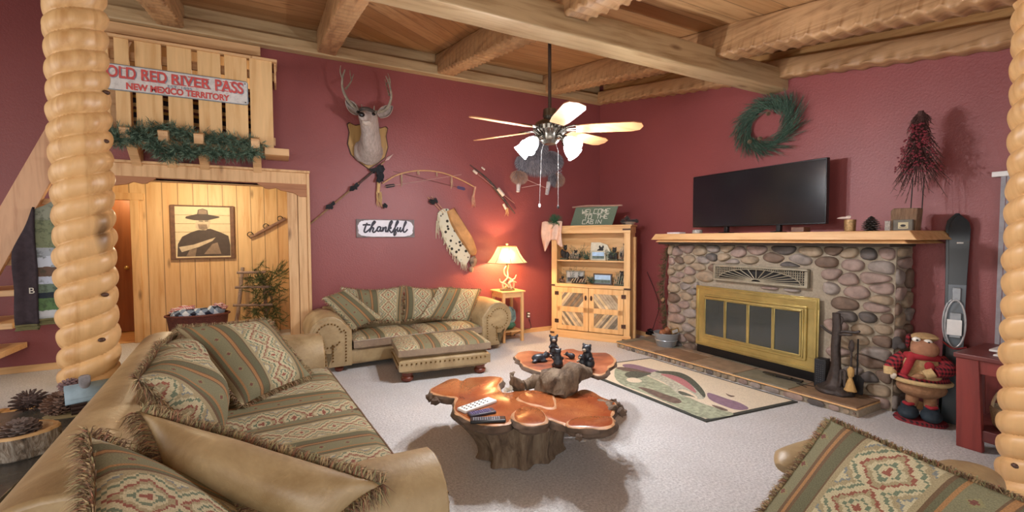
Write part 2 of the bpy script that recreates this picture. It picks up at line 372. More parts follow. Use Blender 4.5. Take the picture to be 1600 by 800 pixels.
# doorway frame
b = MB(); b.box(-1.62, .29, WA-.07, WA, 1.95, 2.075); b.box(-1.62, .325, WA-.1, WA, 2.075, 2.10)
b.box(.29, .32, WA-.075, WA, 0, 2.075); b.box(.20, .29, WA-.06, WA, 0, 1.95); b.box(.1, .195, WA-.05, WA+.12, 0, 1.95); b.box(-1.62, -1.45, WA-.06, WA+.12, 0, 1.95)
b.box(-1.45, .1, WA, WA+.12, 1.925, 1.95); struct('trim_8', b, [M['trim_z']], bevel=.004)
def corbel(x0, sgn):
    p = [(0, .14), (.47, .14), (.47, .12), (.43, .10), (.40, .075), (.36, .07), (.30, .085), (.25, .06), (.19, .05), (.12, .035), (.07, 0), (0, 0)]
    b = MB(); b.prism([(x*sgn+x0, z+1.815) for x, z in p], -WA+.045, -WA+.07, Matrix(((1,0,0,0), (0,0,-1,0), (0,1,0,0), (0,0,0,1))) ); return b
struct('trim_9', corbel(.29, -1), M['corbel'], bevel=.003); struct('trim_10', corbel(-1.5, 1), M['corbel'], bevel=.003)
# loft opening frame and hall beyond
b = MB(); b.box(-1.45, -.12, WA-.06, WA, 3.27, 3.37); b.box(-.2, -.12, WA-.05, WA+.12, 2.28, 3.27); b.box(-1.36, -1.29, WA-.05, WA+.12, 2.28, 3.27); struct('trim_11', b, M['trim'], bevel=.004)
b = MB(); wall_y(b, 7.44, 7.52, -2.9, .75, 2.16, [(-2.5, -1.69, 0, 1.87)]); struct('wall_hall', b, M['pine'])
b = MB(); b.box(.6, .7, WA+.12, 7.44, 0, 2.16); struct('wall_hall_right', b, M['pine_side'])
b = MB(); b.box(-1.62, .7, WA+.12, 7.5, 2.16, 2.22, 0); b.box(-2.9, .7, 6.4, 7.5, 2.16, 2.22, 0); struct('ceiling_hall', b, M['white'])
b = MB(); b.box(-2.9, -2.8, 6.44, 8.9, 0, 2.2); b.box(-2.9, -1.0, 8.8, 8.88, 0, 2.2); b.box(-1.3, -1.2, 7.52, 8.8, 0, 2.2); b.box(-2.9, -1.2, 7.5, 8.88, 2.16, 2.22); struct('wall_far_room', b, M['pine'])
b = MB(); b.box(-2.8, -1.3, 7.44, 8.8, .001, .008); struct('floor_far_room', b, M['honey_x'])
b = MB(); b.box(-1.69, -1.60, 7.40, 7.44, 0, 1.87); b.box(-2.6, -1.55, 7.40, 7.44, 1.87, 1.96); struct('trim_12', b, M['honey'], bevel=.004)
b = MB(); b.box(-2.75, -1.80, 8.3, 8.35, .02, 1.93); d = struct('door_1', b, M['door'])
b = MB(); b.ball((-1.95, 8.27, .95), .03); b.build('door_knob', M['brass'], d)
# loft room
b = MB(); b.box(-1.62, 1.2, WA+.12, 8.0, 2.22, 2.27); struct('floor_loft', b, M['ceil'])
b = MB(); b.box(-2.9, 1.2, 7.2, 7.28, 2.27, 4.1); struct('wall_loft', b, M['pine'])
b = MB(); b.box(1.1, 1.2, WA+.12, 7.2, 2.27, 4.0); b.box(-2.3, -2.2, 6.44, 7.2, 2.27, 4.0); struct('wall_loft_sides', b, M['pine_side'])
# hall lamp and the lights in the rooms beyond
hl = thing('ceiling_light', 'small flush ceiling light glowing in the pine hall', 'ceiling light', (-.9, 6.5, 2.16))
b = MB(); b.lathe([(.09, 0), (.1, -.02), (.06, -.035)]); b.build('light_base', M['iron'], hl)
b = MB(); b.lathe([(.08, -.03), (.075, -.06), (.04, -.09), (0, -.1)]); b.build('light_bowl', emis('glowing bowl', (1, .8, .5), 9), hl)
point('hall_ceiling_bulb', (-.9, 6.5, 1.98), 40, (1, .80, .52), .06)
point('far_room_fill', (-1.9, 7.95, 2.0), 9, (1, .85, .6), .05)  # unseen light added to brighten the brown door
point('loft_point_light', (-.3, 6.6, 3.3), 10, (1, .82, .6), .06)  # warm point light inside the loft, no fixture modelled
# ---------------------------------------------------------------- spiral carved log posts
def spiral_post(name, label, x, y, ztop, phase, R=.215, pitch=.121):
    t = thing(name, label, 'post', (x, y, 0), 0, 'spiral carved log posts')
    b = MB(); nz = int(ztop/.006); K = 84; vs = []
    rnd = random.Random(int(phase*10)); 
    for i in range(nz+1):
        z = ztop*i/nz
        for j in range(K):
            a = 2*PI*j/K; q = (z/pitch - 2*a/(2*PI) + phase) % 1.0
            q = q**1.25; s = max(0, 1-(2*q-1)**2)**.5
            r = R*(.79+(.20+.04*ns((math.cos(a), math.sin(a), z*4), 2, 9))*s)*(1+.02*ns((math.cos(a), math.sin(a), z*3), 1.3, 5))+.007*ns((math.cos(a)*3, math.sin(a)*3, z*5), 1, 2)*s
            vs.append(V(math.cos(a)*r, math.sin(a)*r, z))
    b.add(vs, [(i*K+j, i*K+(j+1) % K, (i+1)*K+(j+1) % K, (i+1)*K+j) for i in range(nz) for j in range(K)]+[tuple(range(K))[::-1], tuple(nz*K+j for j in range(K))])
    kb = b
    for z, a in [(.2, 1), (1.02, 2.1), (1.95, 2.4), (2.25, 2.6), (.75, 1.9), (2.8, 1.2)]:
        a = a+math.atan2(-y, -x)-1.5
        r = R*1.0; kb.ball((math.cos(a)*(r-.012), math.sin(a)*(r-.012), z), (.02, .02, .014), 10, 1)
    b.build('carved_log', [M['log'], plain('dark knot', '4a2f22', .4)], t, ang=70)
    return t
spiral_post('carved_post', 'thick spiral carved log post at left, beside the doorway and behind the pine cones', -1.04, 3.605, raf_z(3.4), .3, .147)
spiral_post('carved_post', 'spiral carved log post at the right edge, in front of the red table', 3.375, .711, raf_z(.5), .0, .15)
# ---------------------------------------------------------------- sofas
def nails(b, pts, r=.009, gap=.032, mi=1):
    pts = spline(pts, 8); acc = 0
    for a, c in zip(pts, pts[1:]):
        L = (c-a).length
        while acc < L and L > 0:
            p = a.lerp(c, acc/L); b.ball(p, r, 8, mi); acc += gap
        acc -= L
def arm_profile(h, w, sgn=1, r=None):
    r = r or w*.40; cx, cz = w-r, h-r; r = w*.46; cx, cz = w-r, h-r; P = [(0, .06), (0, h-.17)]
    for k in range(13):
        a = math.radians(152-k*(152+125)/12); P.append((cx+r*math.cos(a), cz+r*math.sin(a)))
    P += [(w*.60, cz-r*.9), (w*.60, .06)]
    return [(x*sgn, z) for x, z in P], (cx*sgn, cz, r)
def box_cushion(b, x0, x1, y0, y1, z0, z1, r=.045, puff=.02, mi_top=0, mi_front=0, su=.0):
    """rounded box cushion, top and bottom; mi_front for the front (-y) and side borders"""
    nx, ny = 22, 18; hx, hy, hz = (x1-x0)/2, (y1-y0)/2, (z1-z0)/2; cx, cy, cz = (x0+x1)/2, (y0+y1)/2, (z0+z1)/2
    def f(u, v, sg):
        a, c = 2*u-1, 2*v-1
        e = (1-abs(a)**9)*(1-abs(c)**9); k = max(0, e)**.45
        return V(cx+a*hx, cy+c*hy, cz+sg*(hz*.55+ (hz*.45+puff*(1-a*a)*(1-c*c))*k)+.004*ns((a*3, c*3, sg), 2, x0))
    for sg, mi in ((1, mi_top), (-1, mi_front)):
        b.grid(lambda u, v: f(u, v, sg), nx, ny, mi, lambda u, v: (x0+u*(x1-x0)+su, y0+v*(y1-y0)))
    per = [(u/nx, 0) for u in range(nx)]+[(1, v/ny) for v in range(ny)]+[(1-u/nx, 1) for u in range(nx)]+[(0, 1-v/ny) for v in range(ny)]
    vs = []
    for u, v in per: vs += [f(u, v, 1), f(u, v, -1)]
    n = len(per); b.add(vs, [(2*i, 2*i+1, 2*((i+1) % n)+1, 2*((i+1) % n)) for i in range(n)], mi_front)
    return [f(u, v, 1) for u, v in per]
def sofa(name, label, loc, rot, L, D, seat_h, arm_h, back_h, arm_w, seats, group=None, tapfront=False, piping=True, back_t=.16, arm_y0=0.0, cat='sofa'):
    t = thing(name, label, cat, loc, rot, group); h2 = L/2; d2 = D/2; lt, tp = M['leather'], M['tap']
    b = MB(); b.box(-h2+arm_w*.55, h2-arm_w*.55, -d2+.03, d2-.04, .06, seat_h-.12)
    b.build('base', lt, t, bevel=.02, seg=3)
    fb = MB(); box_cushion(fb, -h2+arm_w*.9, h2-arm_w*.9, -d2+.02, -d2+.10, .07, seat_h-.10, puff=0); fb.build('front_rail', lt, t)
    for sg in (-1, 1):
        P, (cx, cz, r) = arm_profile(arm_h, arm_w, sg); x0 = sg*(h2-arm_w)
        ab = MB(); n = len(P); K = 10; vs = []
        for i in range(K+1):
            y = lerp(-d2+arm_y0, d2-.02, i/K); e = 1-.05*(1 if i in (0, K) else 0); rise = .02*math.sin(i/K*PI)
            for px, pz in P:
                q = (px-cx)*e+cx if i in (0, K) else px; vs.append(V(x0+q, y, pz*(1 if pz < .1 else e*.0+1)+rise*(pz/arm_h)))
        ab.add(vs, [(i*n+j, i*n+(j+1) % n, (i+1)*n+(j+1) % n, (i+1)*n+j) for i in range(K) for j in range(n)])
        ab.add([vs[j] for j in range(n)], [tuple(range(n))], 0, False); ab.add([vs[K*n+j] for j in range(n)], [tuple(range(n))], 0, False)
        ao = ab.build('arm', lt, t, ang=50, bevel=.018, seg=3)
        # scroll front panel with nail heads
        pb = MB(); Pp = []
        for k in range(15):
            a = math.radians(150-k*(150+120)/14); Pp.append((cx+sg*0+math.cos(a)*r*.80*(1 if sg > 0 else -1), cz+math.sin(a)*r*.80))
        inn = sg*arm_w*.13; out = sg*arm_w*.50
        poly = [(inn, .09), (inn, arm_h-.13)]+Pp+[(out, cz-r*1.0), (out, .09)]
        pb.prism([(x0+x, z) for x, z in poly], 0, .012, Matrix(((1,0,0,0), (0,0,-1,-d2+arm_y0+.006), (0,1,0,0), (0,0,0,1))))
        nb = pb; q = [V(x0+inn+sg*.018, -d2+arm_y0-.012, .12), V(x0+inn+sg*.018, -d2+arm_y0-.012, arm_h-.17)]
        for k in range(12):
            a = math.radians(165-k*(165+150)/11); q.append(V(x0+cx+math.cos(a)*r*.62*sg, -d2+arm_y0-.012, cz+math.sin(a)*r*.62))
        nails(nb, q); q2 = [V(x0+out-sg*.015, -d2+arm_y0-.012, z) for z in (cz-r*1.05, .3, .12)]; nails(nb, q2)
        pb.build('arm_front', [lt, M['nail']], ao)
        f = MB(); f.lathe([(.03, 0), (.042, .012), (.046, .035), (.036, .05), (.04, .065)], (sg*(h2-arm_w*.7), -d2+.08+arm_y0, 0), 16); f.build('foot', M['foot'], t)
        f = MB(); f.lathe([(.03, 0), (.042, .012), (.046, .035), (.036, .05), (.04, .065)], (sg*(h2-arm_w*.7), d2-.08, 0), 16); f.build('foot', M['foot'], t)
    bb = MB(); n = 14
    prof = [(d2-back_t*1.0, seat_h-.15), (d2-back_t*.95, back_h-.07)]
    for k in range(9):
        a = math.radians(170-k*21); prof.append((d2-back_t*.5+math.cos(a)*back_t*.5, back_h-.05+math.sin(a)*.055))
    prof += [(d2-.01, back_h-.16), (d2-.01, .06), (d2-.08, .06)]
    bb.prism([(y, z) for y, z in prof], -h2+arm_w*.5, h2-arm_w*.5, Matrix(((0,0,1,0), (1,0,0,0), (0,1,0,0), (0,0,0,1))))
    bb.build('back_frame', lt, t, bevel=.015, seg=3)
    xi = h2-arm_w-.002; W = 2*xi/seats
    for k in range(seats):
        c = MB(); rim = box_cushion(c, -xi+k*W+.003, -xi+(k+1)*W-.003, -d2-.015, d2-back_t-.01, seat_h-.13, seat_h, mi_top=0, mi_front=0 if tapfront else 1, su=.07+k*.13)
        so = c.build('seat_cushion', [tp, M['leather2']], t)
        if piping:
            p = MB(); p.tube(rim, .006, 6, closed=True); p.build('piping', M['fr2'] if tapfront else M['leather2'], so)
    return t
sofa('sofa', 'long tan leather sofa with tapestry seat, nearest the camera at left', (-.178, 2.76, 0), math.radians(94.6), 2.78, 1.155, .34, .56, .695, .36, 2, tapfront=True, back_t=.24, group='matching sofas')
sofa('loveseat', 'tan leather loveseat with nail head scroll arms against the red wall', (1.37, 5.10, 0), math.radians(2.2), 2.30, .68, .335, .58, .60, .42, 2, group='matching sofas', back_t=.14)
# ---------------------------------------------------------------- cushions with fringe
def fringe(b, pts, cen, nrm, length, dens, seed=1, jit=.5, wd=.0019):
    rnd = random.Random(seed); pts = [Vector(p) for p in pts]; n = len(pts)
    for i in range(n):
        a, c = pts[i], pts[(i+1) % n]; L = (c-a).length; k = max(1, int(L*dens))
        for q in range(k):
            p = a.lerp(c, rnd.random()); out = (p-cen); out -= nrm*out.dot(nrm); out.normalize(); tan = (c-a).normalized()
            o2 = tan.cross(nrm); o2 = o2 if o2.dot(out) > 0 else -o2
            d = (o2*rnd.uniform(.5, 1.1)+nrm*rnd.uniform(-1, 1)*.8+tan*rnd.uniform(-1, 1)*jit).normalized()
            l = length*rnd.uniform(.5, 1.15); w = tan*wd if rnd.random() < .5 else nrm*wd
            m1 = p+d*l*.55; e = p+d*l+V(0, 0, -l*.35)+tan*rnd.uniform(-1, 1)*l*.3; mi = rnd.choice((0, 0, 0, 1, 1, 2, 2, 3))
            b.add([p-w, p+w, m1+w, m1-w, e], [(0,1,2,3), (3,2,4)], mi, False)
def pillow(label, C4, tf=.09, tb=.06, back=None, front=None, swap=False, uo=0.0, fl=.045, dens=420, name='throw_pillow', group=None, sag=.0, pull=.05, seed=3, cat='pillow'):
    TL, TR, BR, BL = [Vector(c) for c in C4]; cen = (TL+TR+BR+BL)/4; nrm = (TR-BL).cross(TL-BR); nrm = -nrm.normalized()
    if nrm.dot(V(0, 0, CAM_H)-cen) < 0: nrm = -nrm
    t = thing(name, label, cat, tuple(cen), 0, group); Wd = ((TR-TL).length+(BR-BL).length)/2; Hh = ((TL-BL).length+(TR-BR).length)/2
    def base(u, v):
        a, c = 2*u-1, 2*v-1; u2 = .5+(u-.5)*(1-pull*(1-c*c)*abs(a)); v2 = .5+(v-.5)*(1-pull*(1-a*a)*abs(c))
        return TL.lerp(TR, u2).lerp(BL.lerp(BR, u2), v2)-cen-V(0, 0, sag*(1-a*a)*(1-v))
    def s(x): return max(0, 1-abs(2*x-1)**2.4)**.62
    def f(u, v): p = base(u, v); return p+nrm*tf*s(u)*s(v)*(1+.25*ns(p, 5, seed))
    def g(u, v): p = base(u, v); return p-nrm*tb*s(u)*s(v)*(1+.3*ns(p, 5, seed+4))
    uvf = (lambda u, v: (v*Hh+uo, u*Wd)) if swap else (lambda u, v: (u*Wd+uo, v*Hh))
    b = MB(); b.grid(f, 28, 28, 0, uvf); b.build('cover_front', front or M['tap'], t, ang=80)
    b = MB(); b.grid(g, 24, 24, 0, uvf); b.build('cover_back', back or M['tap'], t, ang=80)
    if fl:
        n = 18; per = [base(u/n, 0) for u in range(n)]+[base(1, v/n) for v in range(n)]+[base(1-u/n, 1) for u in range(n)]+[base(0, 1-v/n) for v in range(n)]
        b = MB(); fringe(b, per, V(0, 0, 0), nrm, fl, dens, seed); b.build('fringe', FR, t, flat=True, weld=False)
    return t
lb = M['leather2']
G1 = 'fringed cushions on the long sofa'; G2 = 'fringed cushions on the loveseat'
pillow('fringed tapestry back cushion at the far end of the long sofa', [(-.60, 3.12, .74), (-.60, 3.74, .74), (-.36, 3.74, .36), (-.33, 3.08, .36)], .13, .07, lb, uo=.10, group=G1, seed=1, name='back_cushion', fl=.055, dens=1800, cat='cushion')
pillow('fringed tapestry back cushion in the middle of the long sofa', [(-.52, 2.30, .78), (-.58, 3.02, .78), (-.33, 3.02, .37), (-.27, 2.34, .37)], .16, .07, lb, uo=.26, group=G1, seed=2, name='back_cushion', fl=.055, dens=2000, cat='cushion')
pillow('fringed back cushion nearest the camera, orange stripe down its face', [(-.34, 1.14, .72), (-.50, 1.70, .78), (-.12, 1.72, .44), (-.02, 1.16, .42)], .08, .08, lb, uo=.02, group=G1, seed=5, name='back_cushion', fl=.06, dens=2300, cat='cushion')
pillow('square tapestry throw pillow leaning in the far corner of the long sofa', [(-.58, 3.42, .80), (-.09, 3.70, .76), (.18, 3.41, .39), (-.21, 3.03, .37)], .10, .05, None, uo=.33, group=G1, seed=7, fl=.04, dens=1500)
pillow('long fringed pillow lying over the near arm, leather back towards the camera', [(-.43, 1.90, .77), (.27, 1.38, .59), tuple(onz(500, 835, .50)), tuple(onz(262, 752, .64))], .085, .15, None, front=M['leather'], uo=.3, group=G1, seed=8, fl=.055, dens=2200)
def P2(pts, Y): return [ony(x, y, Y+d) for x, y, d in pts]
pillow('left back cushion of the loveseat, fringe along its top', P2([(533, 449, .2), (631, 447, .2), (627, 502, .10), (545, 504, .10)], 5.08), .07, .05, None, uo=.20, group=G2, seed=11, fl=.03, dens=500, sag=.03, name='back_cushion', cat='cushion')
pillow('right back cushion of the loveseat, beside the seam in the middle', P2([(632, 447, .2), (707, 449, .2), (712, 500, .10), (631, 499, .10)], 5.08), .07, .05, None, uo=.02, group=G2, seed=12, fl=.03, dens=500, sag=.02, name='back_cushion', cat='cushion')
pillow('throw pillow tipped against the left arm of the loveseat', P2([(504, 466, .17), (542, 452, .2), (596, 496, .10), (551, 515, .02)], 4.92), .06, .04, None, uo=.30, group=G2, seed=13, fl=.025, dens=500, pull=.03)
pillow('throw pillow tipped against the right arm of the loveseat', P2([(686, 449, .18), (751, 452, .18), (734, 501, .05), (657, 496, .05)], 5.0), .06, .04, None, uo=.24, group=G2, seed=14, fl=.025, dens=500, pull=.03)
# ---------------------------------------------------------------- ottoman
t = thing('ottoman', 'tan leather ottoman with striped tapestry top in front of the loveseat', 'ottoman', (1.435, 4.31, 0), math.radians(-6.2))
b = MB(); box_cushion(b, -.445, .445, -.285, .285, .08, .238, puff=0)
nails(b, [V(-.42, -.288, .18), V(0, -.288, .18), V(.42, -.288, .18)], .009, .045); nails(b, [V(-.448, -.26, .18), V(-.448, 0, .18), V(-.448, .26, .18)], .009, .045)
b.build('base', [M['leather'], M['nail']], t)
b = MB(); box_cushion(b, -.45, .45, -.29, .29, .232, .34, puff=.02, mi_front=1, su=.16); b.build('top_cushion', [M['tap'], M['leather2']], t)
for sx in (-1, 1):
    for sy in (-1, 1):
        b = MB(); b.lathe([(.035, 0), (.055, .015), (.06, .04), (.045, .055), (.052, .07), (.05, .085)], (sx*.36, sy*.2, 0), 20); b.build('foot', M['foot'], t)
# ---------------------------------------------------------------- armchair at the lower right, seen from behind
t = thing('armchair', 'tan leather armchair at the lower right turned towards the fireplace', 'armchair', (1.97, .77, 0), math.radians(86))
lt = M['leather']
b = MB(); box_cushion(b, -.24, .24, -.18, .20, .06, .28, puff=0); b.build('base', lt, t)
for sg, w in ((-1, .2), (1, .2)):
    b = MB(); xc_ = .27 if sg > 0 else -.09; dz_ = .05; y1_ = -.2 if sg > 0 else -.50; pts = [V(xc_, y, z+dz_) for y, z in ((.20, .36), (.12, .375), (0, .38), (y1_*.6, .375), (y1_, .36))]
    b.tube(spline(pts, 5), [(.075 if sg > 0 else .10)*(.25+.75*min(1, math.sin(PI*(i+.6)/21.2)*1.6)) for i in range(21)], 20, flat=.62); b.box(xc_-.06, xc_+.01, -.15, .12, .06, .36); b.build('arm', lt, t, bevel=.02, seg=3)
b = MB(); box_cushion(b, -.21, .21, -.20, .14, .26, .36, puff=.03); b.build('seat_cushion', lt, t)
b = MB(); b.prism([(.12, .1), (.11, .36), (.14, .42), (.20, .42), (.24, .36), (.24, .1)], -.16, .24, Matrix(((0,0,1,0), (1,0,0,0), (0,1,0,0), (0,0,0,1)))); b.build('back_frame', lt, t, bevel=.04, seg=3)
for sx in (-1, 1):
    for sy in (-1, 1):
        b = MB(); b.lathe([(.035, 0), (.05, .015), (.05, .04), (.04, .055), (.045, .07)], (sx*.26, sy*.15, 0), 16); b.build('foot', M['foot'], t)
pillow('big fringed tapestry cushion on the armchair at the lower right', [onz(1297, 657, .64), onz(1665, 812, .64), onz(1480, 960, .22), onz(1160, 840, .22)], .07, .05, None, uo=-.03, seed=21, fl=.032, dens=2000, name='back_cushion', pull=.02, cat='cushion')
# ---------------------------------------------------------------- river stone facing
def clip(poly, p, n):
    out = []; k = len(poly)
    for i in range(k):
        a, b = poly[i], poly[(i+1) % k]; da = (a[0]-p[0])*n[0]+(a[1]-p[1])*n[1]; db = (b[0]-p[0])*n[0]+(b[1]-p[1])*n[1]
        if da <= 0: out.append(a)
        if da*db < 0: t = da/(da-db); out.append((a[0]+(b[0]-a[0])*t, a[1]+(b[1]-a[1])*t))
    return out
def cells(w, h, n, asp, seed, relax=2, holes=()):
    r = random.Random(seed); pts = []; tries = 0
    while len(pts) < n and tries < 20000:
        tries += 1; c = (r.uniform(0, w), r.uniform(0, h)); md = (w*h/n)**.5*r.uniform(.55, .8)
        if all(math.hypot((c[0]-q[0])/asp, (c[1]-q[1]))*asp**.5 > md for q in pts): pts.append(c)
    for it in range(relax+1):
        res = []
        for i, c in enumerate(pts):
            poly = [(0, 0), (w, 0), (w, h), (0, h)]
            for j, q in enumerate(pts):
                if i == j: continue
                dx, dy = (q[0]-c[0])/asp**2, q[1]-c[1]
                if abs(q[0]-c[0]) > .9 or abs(dy) > .6: continue
                m = ((c[0]+q[0])/2, (c[1]+q[1])/2); poly = clip(poly, m, (dx, dy))
                if len(poly) < 3: break
            res.append(poly)
        if it < relax: pts = [(sum(p[0] for p in q)/len(q)*.5+c[0]*.5, sum(p[1] for p in q)/len(q)*.5+c[1]*.5) if len(q) > 2 else c for q, c in zip(res, pts)]
    return [p for p in res if len(p) > 2]
STN = [plain('stone grey', '8b8078', .75, bump=.5, scale=14, var=.3), plain('stone tan', '94826c', .75, bump=.5, scale=14, var=.3), plain('stone brown', '6e5a4c', .75, bump=.5, scale=14, var=.3),
       plain('stone rose', '8f7a70', .75, bump=.5, scale=14, var=.3), plain('stone dark', '57504c', .7, bump=.5, scale=14, var=.3)]
MORT = plain('pale mortar', '9a8d7a', .9, bump=.6, scale=60, var=.15)
def stones(b, M4, w, h, n, asp, seed, depth=.035, gap=.011, holes=(), mi0=1, flat=False):
    """M4 maps (u, v, out) to the room"""
    r = random.Random(seed+50)
    for poly in cells(w, h, n, asp, seed):
        cx = sum(p[0] for p in poly)/len(poly); cy = sum(p[1] for p in poly)/len(poly)
        if any(x0 < cx < x1 and y0 < cy < y1 for x0, x1, y0, y1 in holes): continue
        q = poly
        for x0, x1, y0, y1 in holes:      # cut the part that would cover an opening
            if min(p[0] for p in q) < x1 and max(p[0] for p in q) > x0 and min(p[1] for p in q) < y1 and max(p[1] for p in q) > y0:
                side = min((abs(cx-x0), (x0, cy), (1, 0)), (abs(cx-x1), (x1, cy), (-1, 0)), (abs(cy-y0), (cx, y0), (0, 1)), (abs(cy-y1), (cx, y1), (0, -1)))
                ok = {(1, 0): cx <= x0, (-1, 0): cx >= x1, (0, 1): cy <= y0, (0, -1): cy >= y1}[side[2]]
                if ok: q = clip(q, side[1], side[2])
                if len(q) < 3: break
        if len(q) < 3: continue
        q2 = []
        for i, p in enumerate(q):         # densify then relax: rounded outline
            c = q[(i+1) % len(q)]; L = math.hypot(c[0]-p[0], c[1]-p[1]); k = max(1, int(L/.026))
            q2 += [(p[0]+(c[0]-p[0])*t/k, p[1]+(c[1]-p[1])*t/k) for t in range(k)]
        m = len(q2); rr = 2
        if m < 6: continue
        for _ in range(rr): q2 = [((q2[i-1][0]+q2[i][0]*1.2+q2[(i+1) % m][0])/3.2, (q2[i-1][1]+q2[i][1]*1.2+q2[(i+1) % m][1])/3.2) for i in range(m)]
        R = max(.02, min(math.hypot(p[0]-cx, p[1]-cy) for p in q2)); dep = depth*r.uniform(.7, 1.25); sd = r.uniform(0, 99); mi = mi0+r.choice([0, 0, 1, 1, 2, 3, 3, 4])
        rings = [(1.0, -.01), (.98, .35), (.90, .72), (.75, .93), (.5, 1.0)] if not flat else [(1, 0), (.97, .8), (.9, 1)]
        vs = []
        for s, z in rings:
            sc_ = s*(1-gap/R*.8)
            for p in q2:
                x, y = cx+(p[0]-cx)*sc_, cy+(p[1]-cy)*sc_; zz = dep*z+(dep*.35*ns((x*14, y*14, sd), 1, 0) if s < .99 else 0); vs.append(M4 @ V(x, y, zz))
        vs.append(M4 @ V(cx, cy, dep*(1.02+.3*ns((cx*14, cy*14, sd)))))
        fs = [(k*m+i, k*m+(i+1) % m, (k+1)*m+(i+1) % m, (k+1)*m+i) for k in range(len(rings)-1) for i in range(m)]; k = len(rings)-1
        fs += [(k*m+i, k*m+(i+1) % m, (k+1)*m) for i in range(m)]
        b.add(vs, fs, mi)
FX, FY0, FY1 = 4.16, 1.62, 3.84        # mortar face and its ends
b = MB(); BR = (2.12, 3.40, .10, .83)      # brass surround y0 y1 z0 z1
for y0, y1, z0, z1 in ((FY0, 2.2, 0, 1.27), (3.32, FY1, 0, 1.27), (2.2, 3.32, .76, 1.27)): b.box(FX, WB, y0, y1, z0, z1)
b.box(WB-.03, WB-.001, 2.2, 3.32, 0, .76, 5)
Mf = Matrix(((0, 0, -1, FX), (-1, 0, 0, FY1), (0, 1, 0, 0), (0, 0, 0, 1)))      # u runs from the far end to the near end
hb = (FY1-BR[1]-.0, FY1-BR[0], -.1, BR[3]+.02); hv = (FY1-3.19, FY1-2.22, .88, 1.08)
stones(b, Mf, FY1-FY0, 1.27, 165, 1.9, 4, .04, .0035, (hb, hv))
Ms = Matrix(((1, 0, 0, FX-.01), (0, 0, -1, FY0), (0, 1, 0, 0), (0, 0, 0, 1)))
stones(b, Ms, WB-FX, 1.27, 18, 1.3, 8, .03, .008)
Ms2 = Matrix(((1, 0, 0, FX-.01), (0, 0, 1, FY1), (0, 1, 0, 0), (0, 0, 0, 1)))
stones(b, Ms2, WB-FX, 1.27, 18, 1.3, 9, .03, .008)
struct('wall_fireplace_stone', b, [MORT]+STN, ang=60)
# hearth: stone edge under slate slabs
HP = [(3.64, 3.84), (3.77, 1.68), (4.40, 1.66), (4.40, 4.22), (3.66, 4.20)]
HP = [(3.655, 4.20), (3.775, 1.68), (4.41, 1.68), (4.41, 4.20)]
b = MB(); b.prism([(x+.02 if x < 4 else x, y) for x, y in HP], 0, .055); d = Vector((3.775-3.655, 1.68-4.20, 0)); L = d.length; d.normalize()
Mh = frame((3.665, 4.20, 0), d, (0, 0, 1)); 
if Mh.col[2][0] > 0: Mh = Mh @ Matrix.Diagonal((1, 1, -1, 1))
stones(b, Mh, L, .055, 30, 1.0, 12, .008, .004, flat=True)
SL = [plain('slate tan', '8a7560', .6, bump=.5, scale=9, var=.25), plain('slate green grey', '75705f', .6, bump=.5, scale=9, var=.25), plain('slate brown', '80654e', .6, bump=.5, scale=9, var=.25)]
HS = MB(); HS.prism(HP, .055, .068)
r = random.Random(5); y = 1.68
while y < 4.19:
    y2 = min(4.20, y+r.uniform(.38, .55)); x0a = lerp(3.775, 3.655, (y-1.68)/2.52); x0b = lerp(3.775, 3.655, (y2-1.68)/2.52); xm = r.uniform(4.0, 4.1)
    for a0, a1, a2, a3 in ((x0a, x0b, xm, xm), (xm, xm, 4.41, 4.41)):
        HS.prism([(a0+.004, y+.004), (a2-.004, y+.004), (a3-.004, y2-.004), (a1+.004, y2-.004)], .066, .08, mi=r.choice((1, 2, 3)))
    y = y2
h = struct('floor_hearth', b, [MORT]+STN); hs = struct('floor_hearth_slate', HS, [M['honey_y']]+SL, bevel=.003)
# mantel
t = thing('mantel_shelf', 'long honey pine mantel shelf across the top of the stone fireplace', 'mantel', (0, 0, 0))
b = MB()
for x0, y0, y1, z0, z1, e in ((3.88, 1.40, 3.86, 1.325, 1.392, .05), (3.91, 1.46, 3.82, 1.298, 1.325, .03)):
    b.add([V(x0, y0+e*0, z0), V(x0, y1, z0), V(WB, y1+.10, z0), V(WB, y0-.10+.06, z0), V(x0+.02, y0+e, z1), V(x0+.02, y1-e, z1), V(WB, y1+.04, z1), V(WB, y0+.02, z1)],
          [(0,3,2,1), (4,5,6,7), (0,1,5,4), (1,2,6,5), (2,3,7,6), (3,0,4,7)], 0, False)
b.build('shelf_board', M['honey_y'], t, bevel=.005)
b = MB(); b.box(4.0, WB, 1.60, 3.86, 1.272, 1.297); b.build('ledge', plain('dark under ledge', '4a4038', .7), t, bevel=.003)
# brass fire doors
t = thing('fireplace_doors', 'brass framed glass fireplace doors with four panes', 'fireplace doors', (FX-.04, 0, 0))
bs = M['brass']; 
def ringbox(b, y0, y1, z0, z1, wt, x0, x1, mi=0, wtop=None):
    wtop = wtop or wt
    b.box(x0, x1, y0, y1, z1-wtop, z1, mi); b.box(x0, x1, y0, y1, z0, z0+wt, mi); b.box(x0, x1, y0, y0+wt, z0+wt, z1-wtop, mi); b.box(x0, x1, y1-wt, y1, z0+wt, z1-wtop, mi)
b = MB(); ringbox(b, 2.13, 3.40, .165, .82, .125, -.012, .0, wtop=.10); ringbox(b, 2.145, 3.385, .18, .805, .022, -.022, -.01); ringbox(b, 2.225, 3.295, .255, .735, .02, -.030, -.008); ringbox(b, 2.245, 3.275, .275, .712, .012, -.038, -.01)
b.build('brass_frame', bs, t, bevel=.003)
b = MB(); b.box(-.002, .03, 2.14, 3.39, .082, .168); b.build('air_inlet', M['black'], t, bevel=.003)
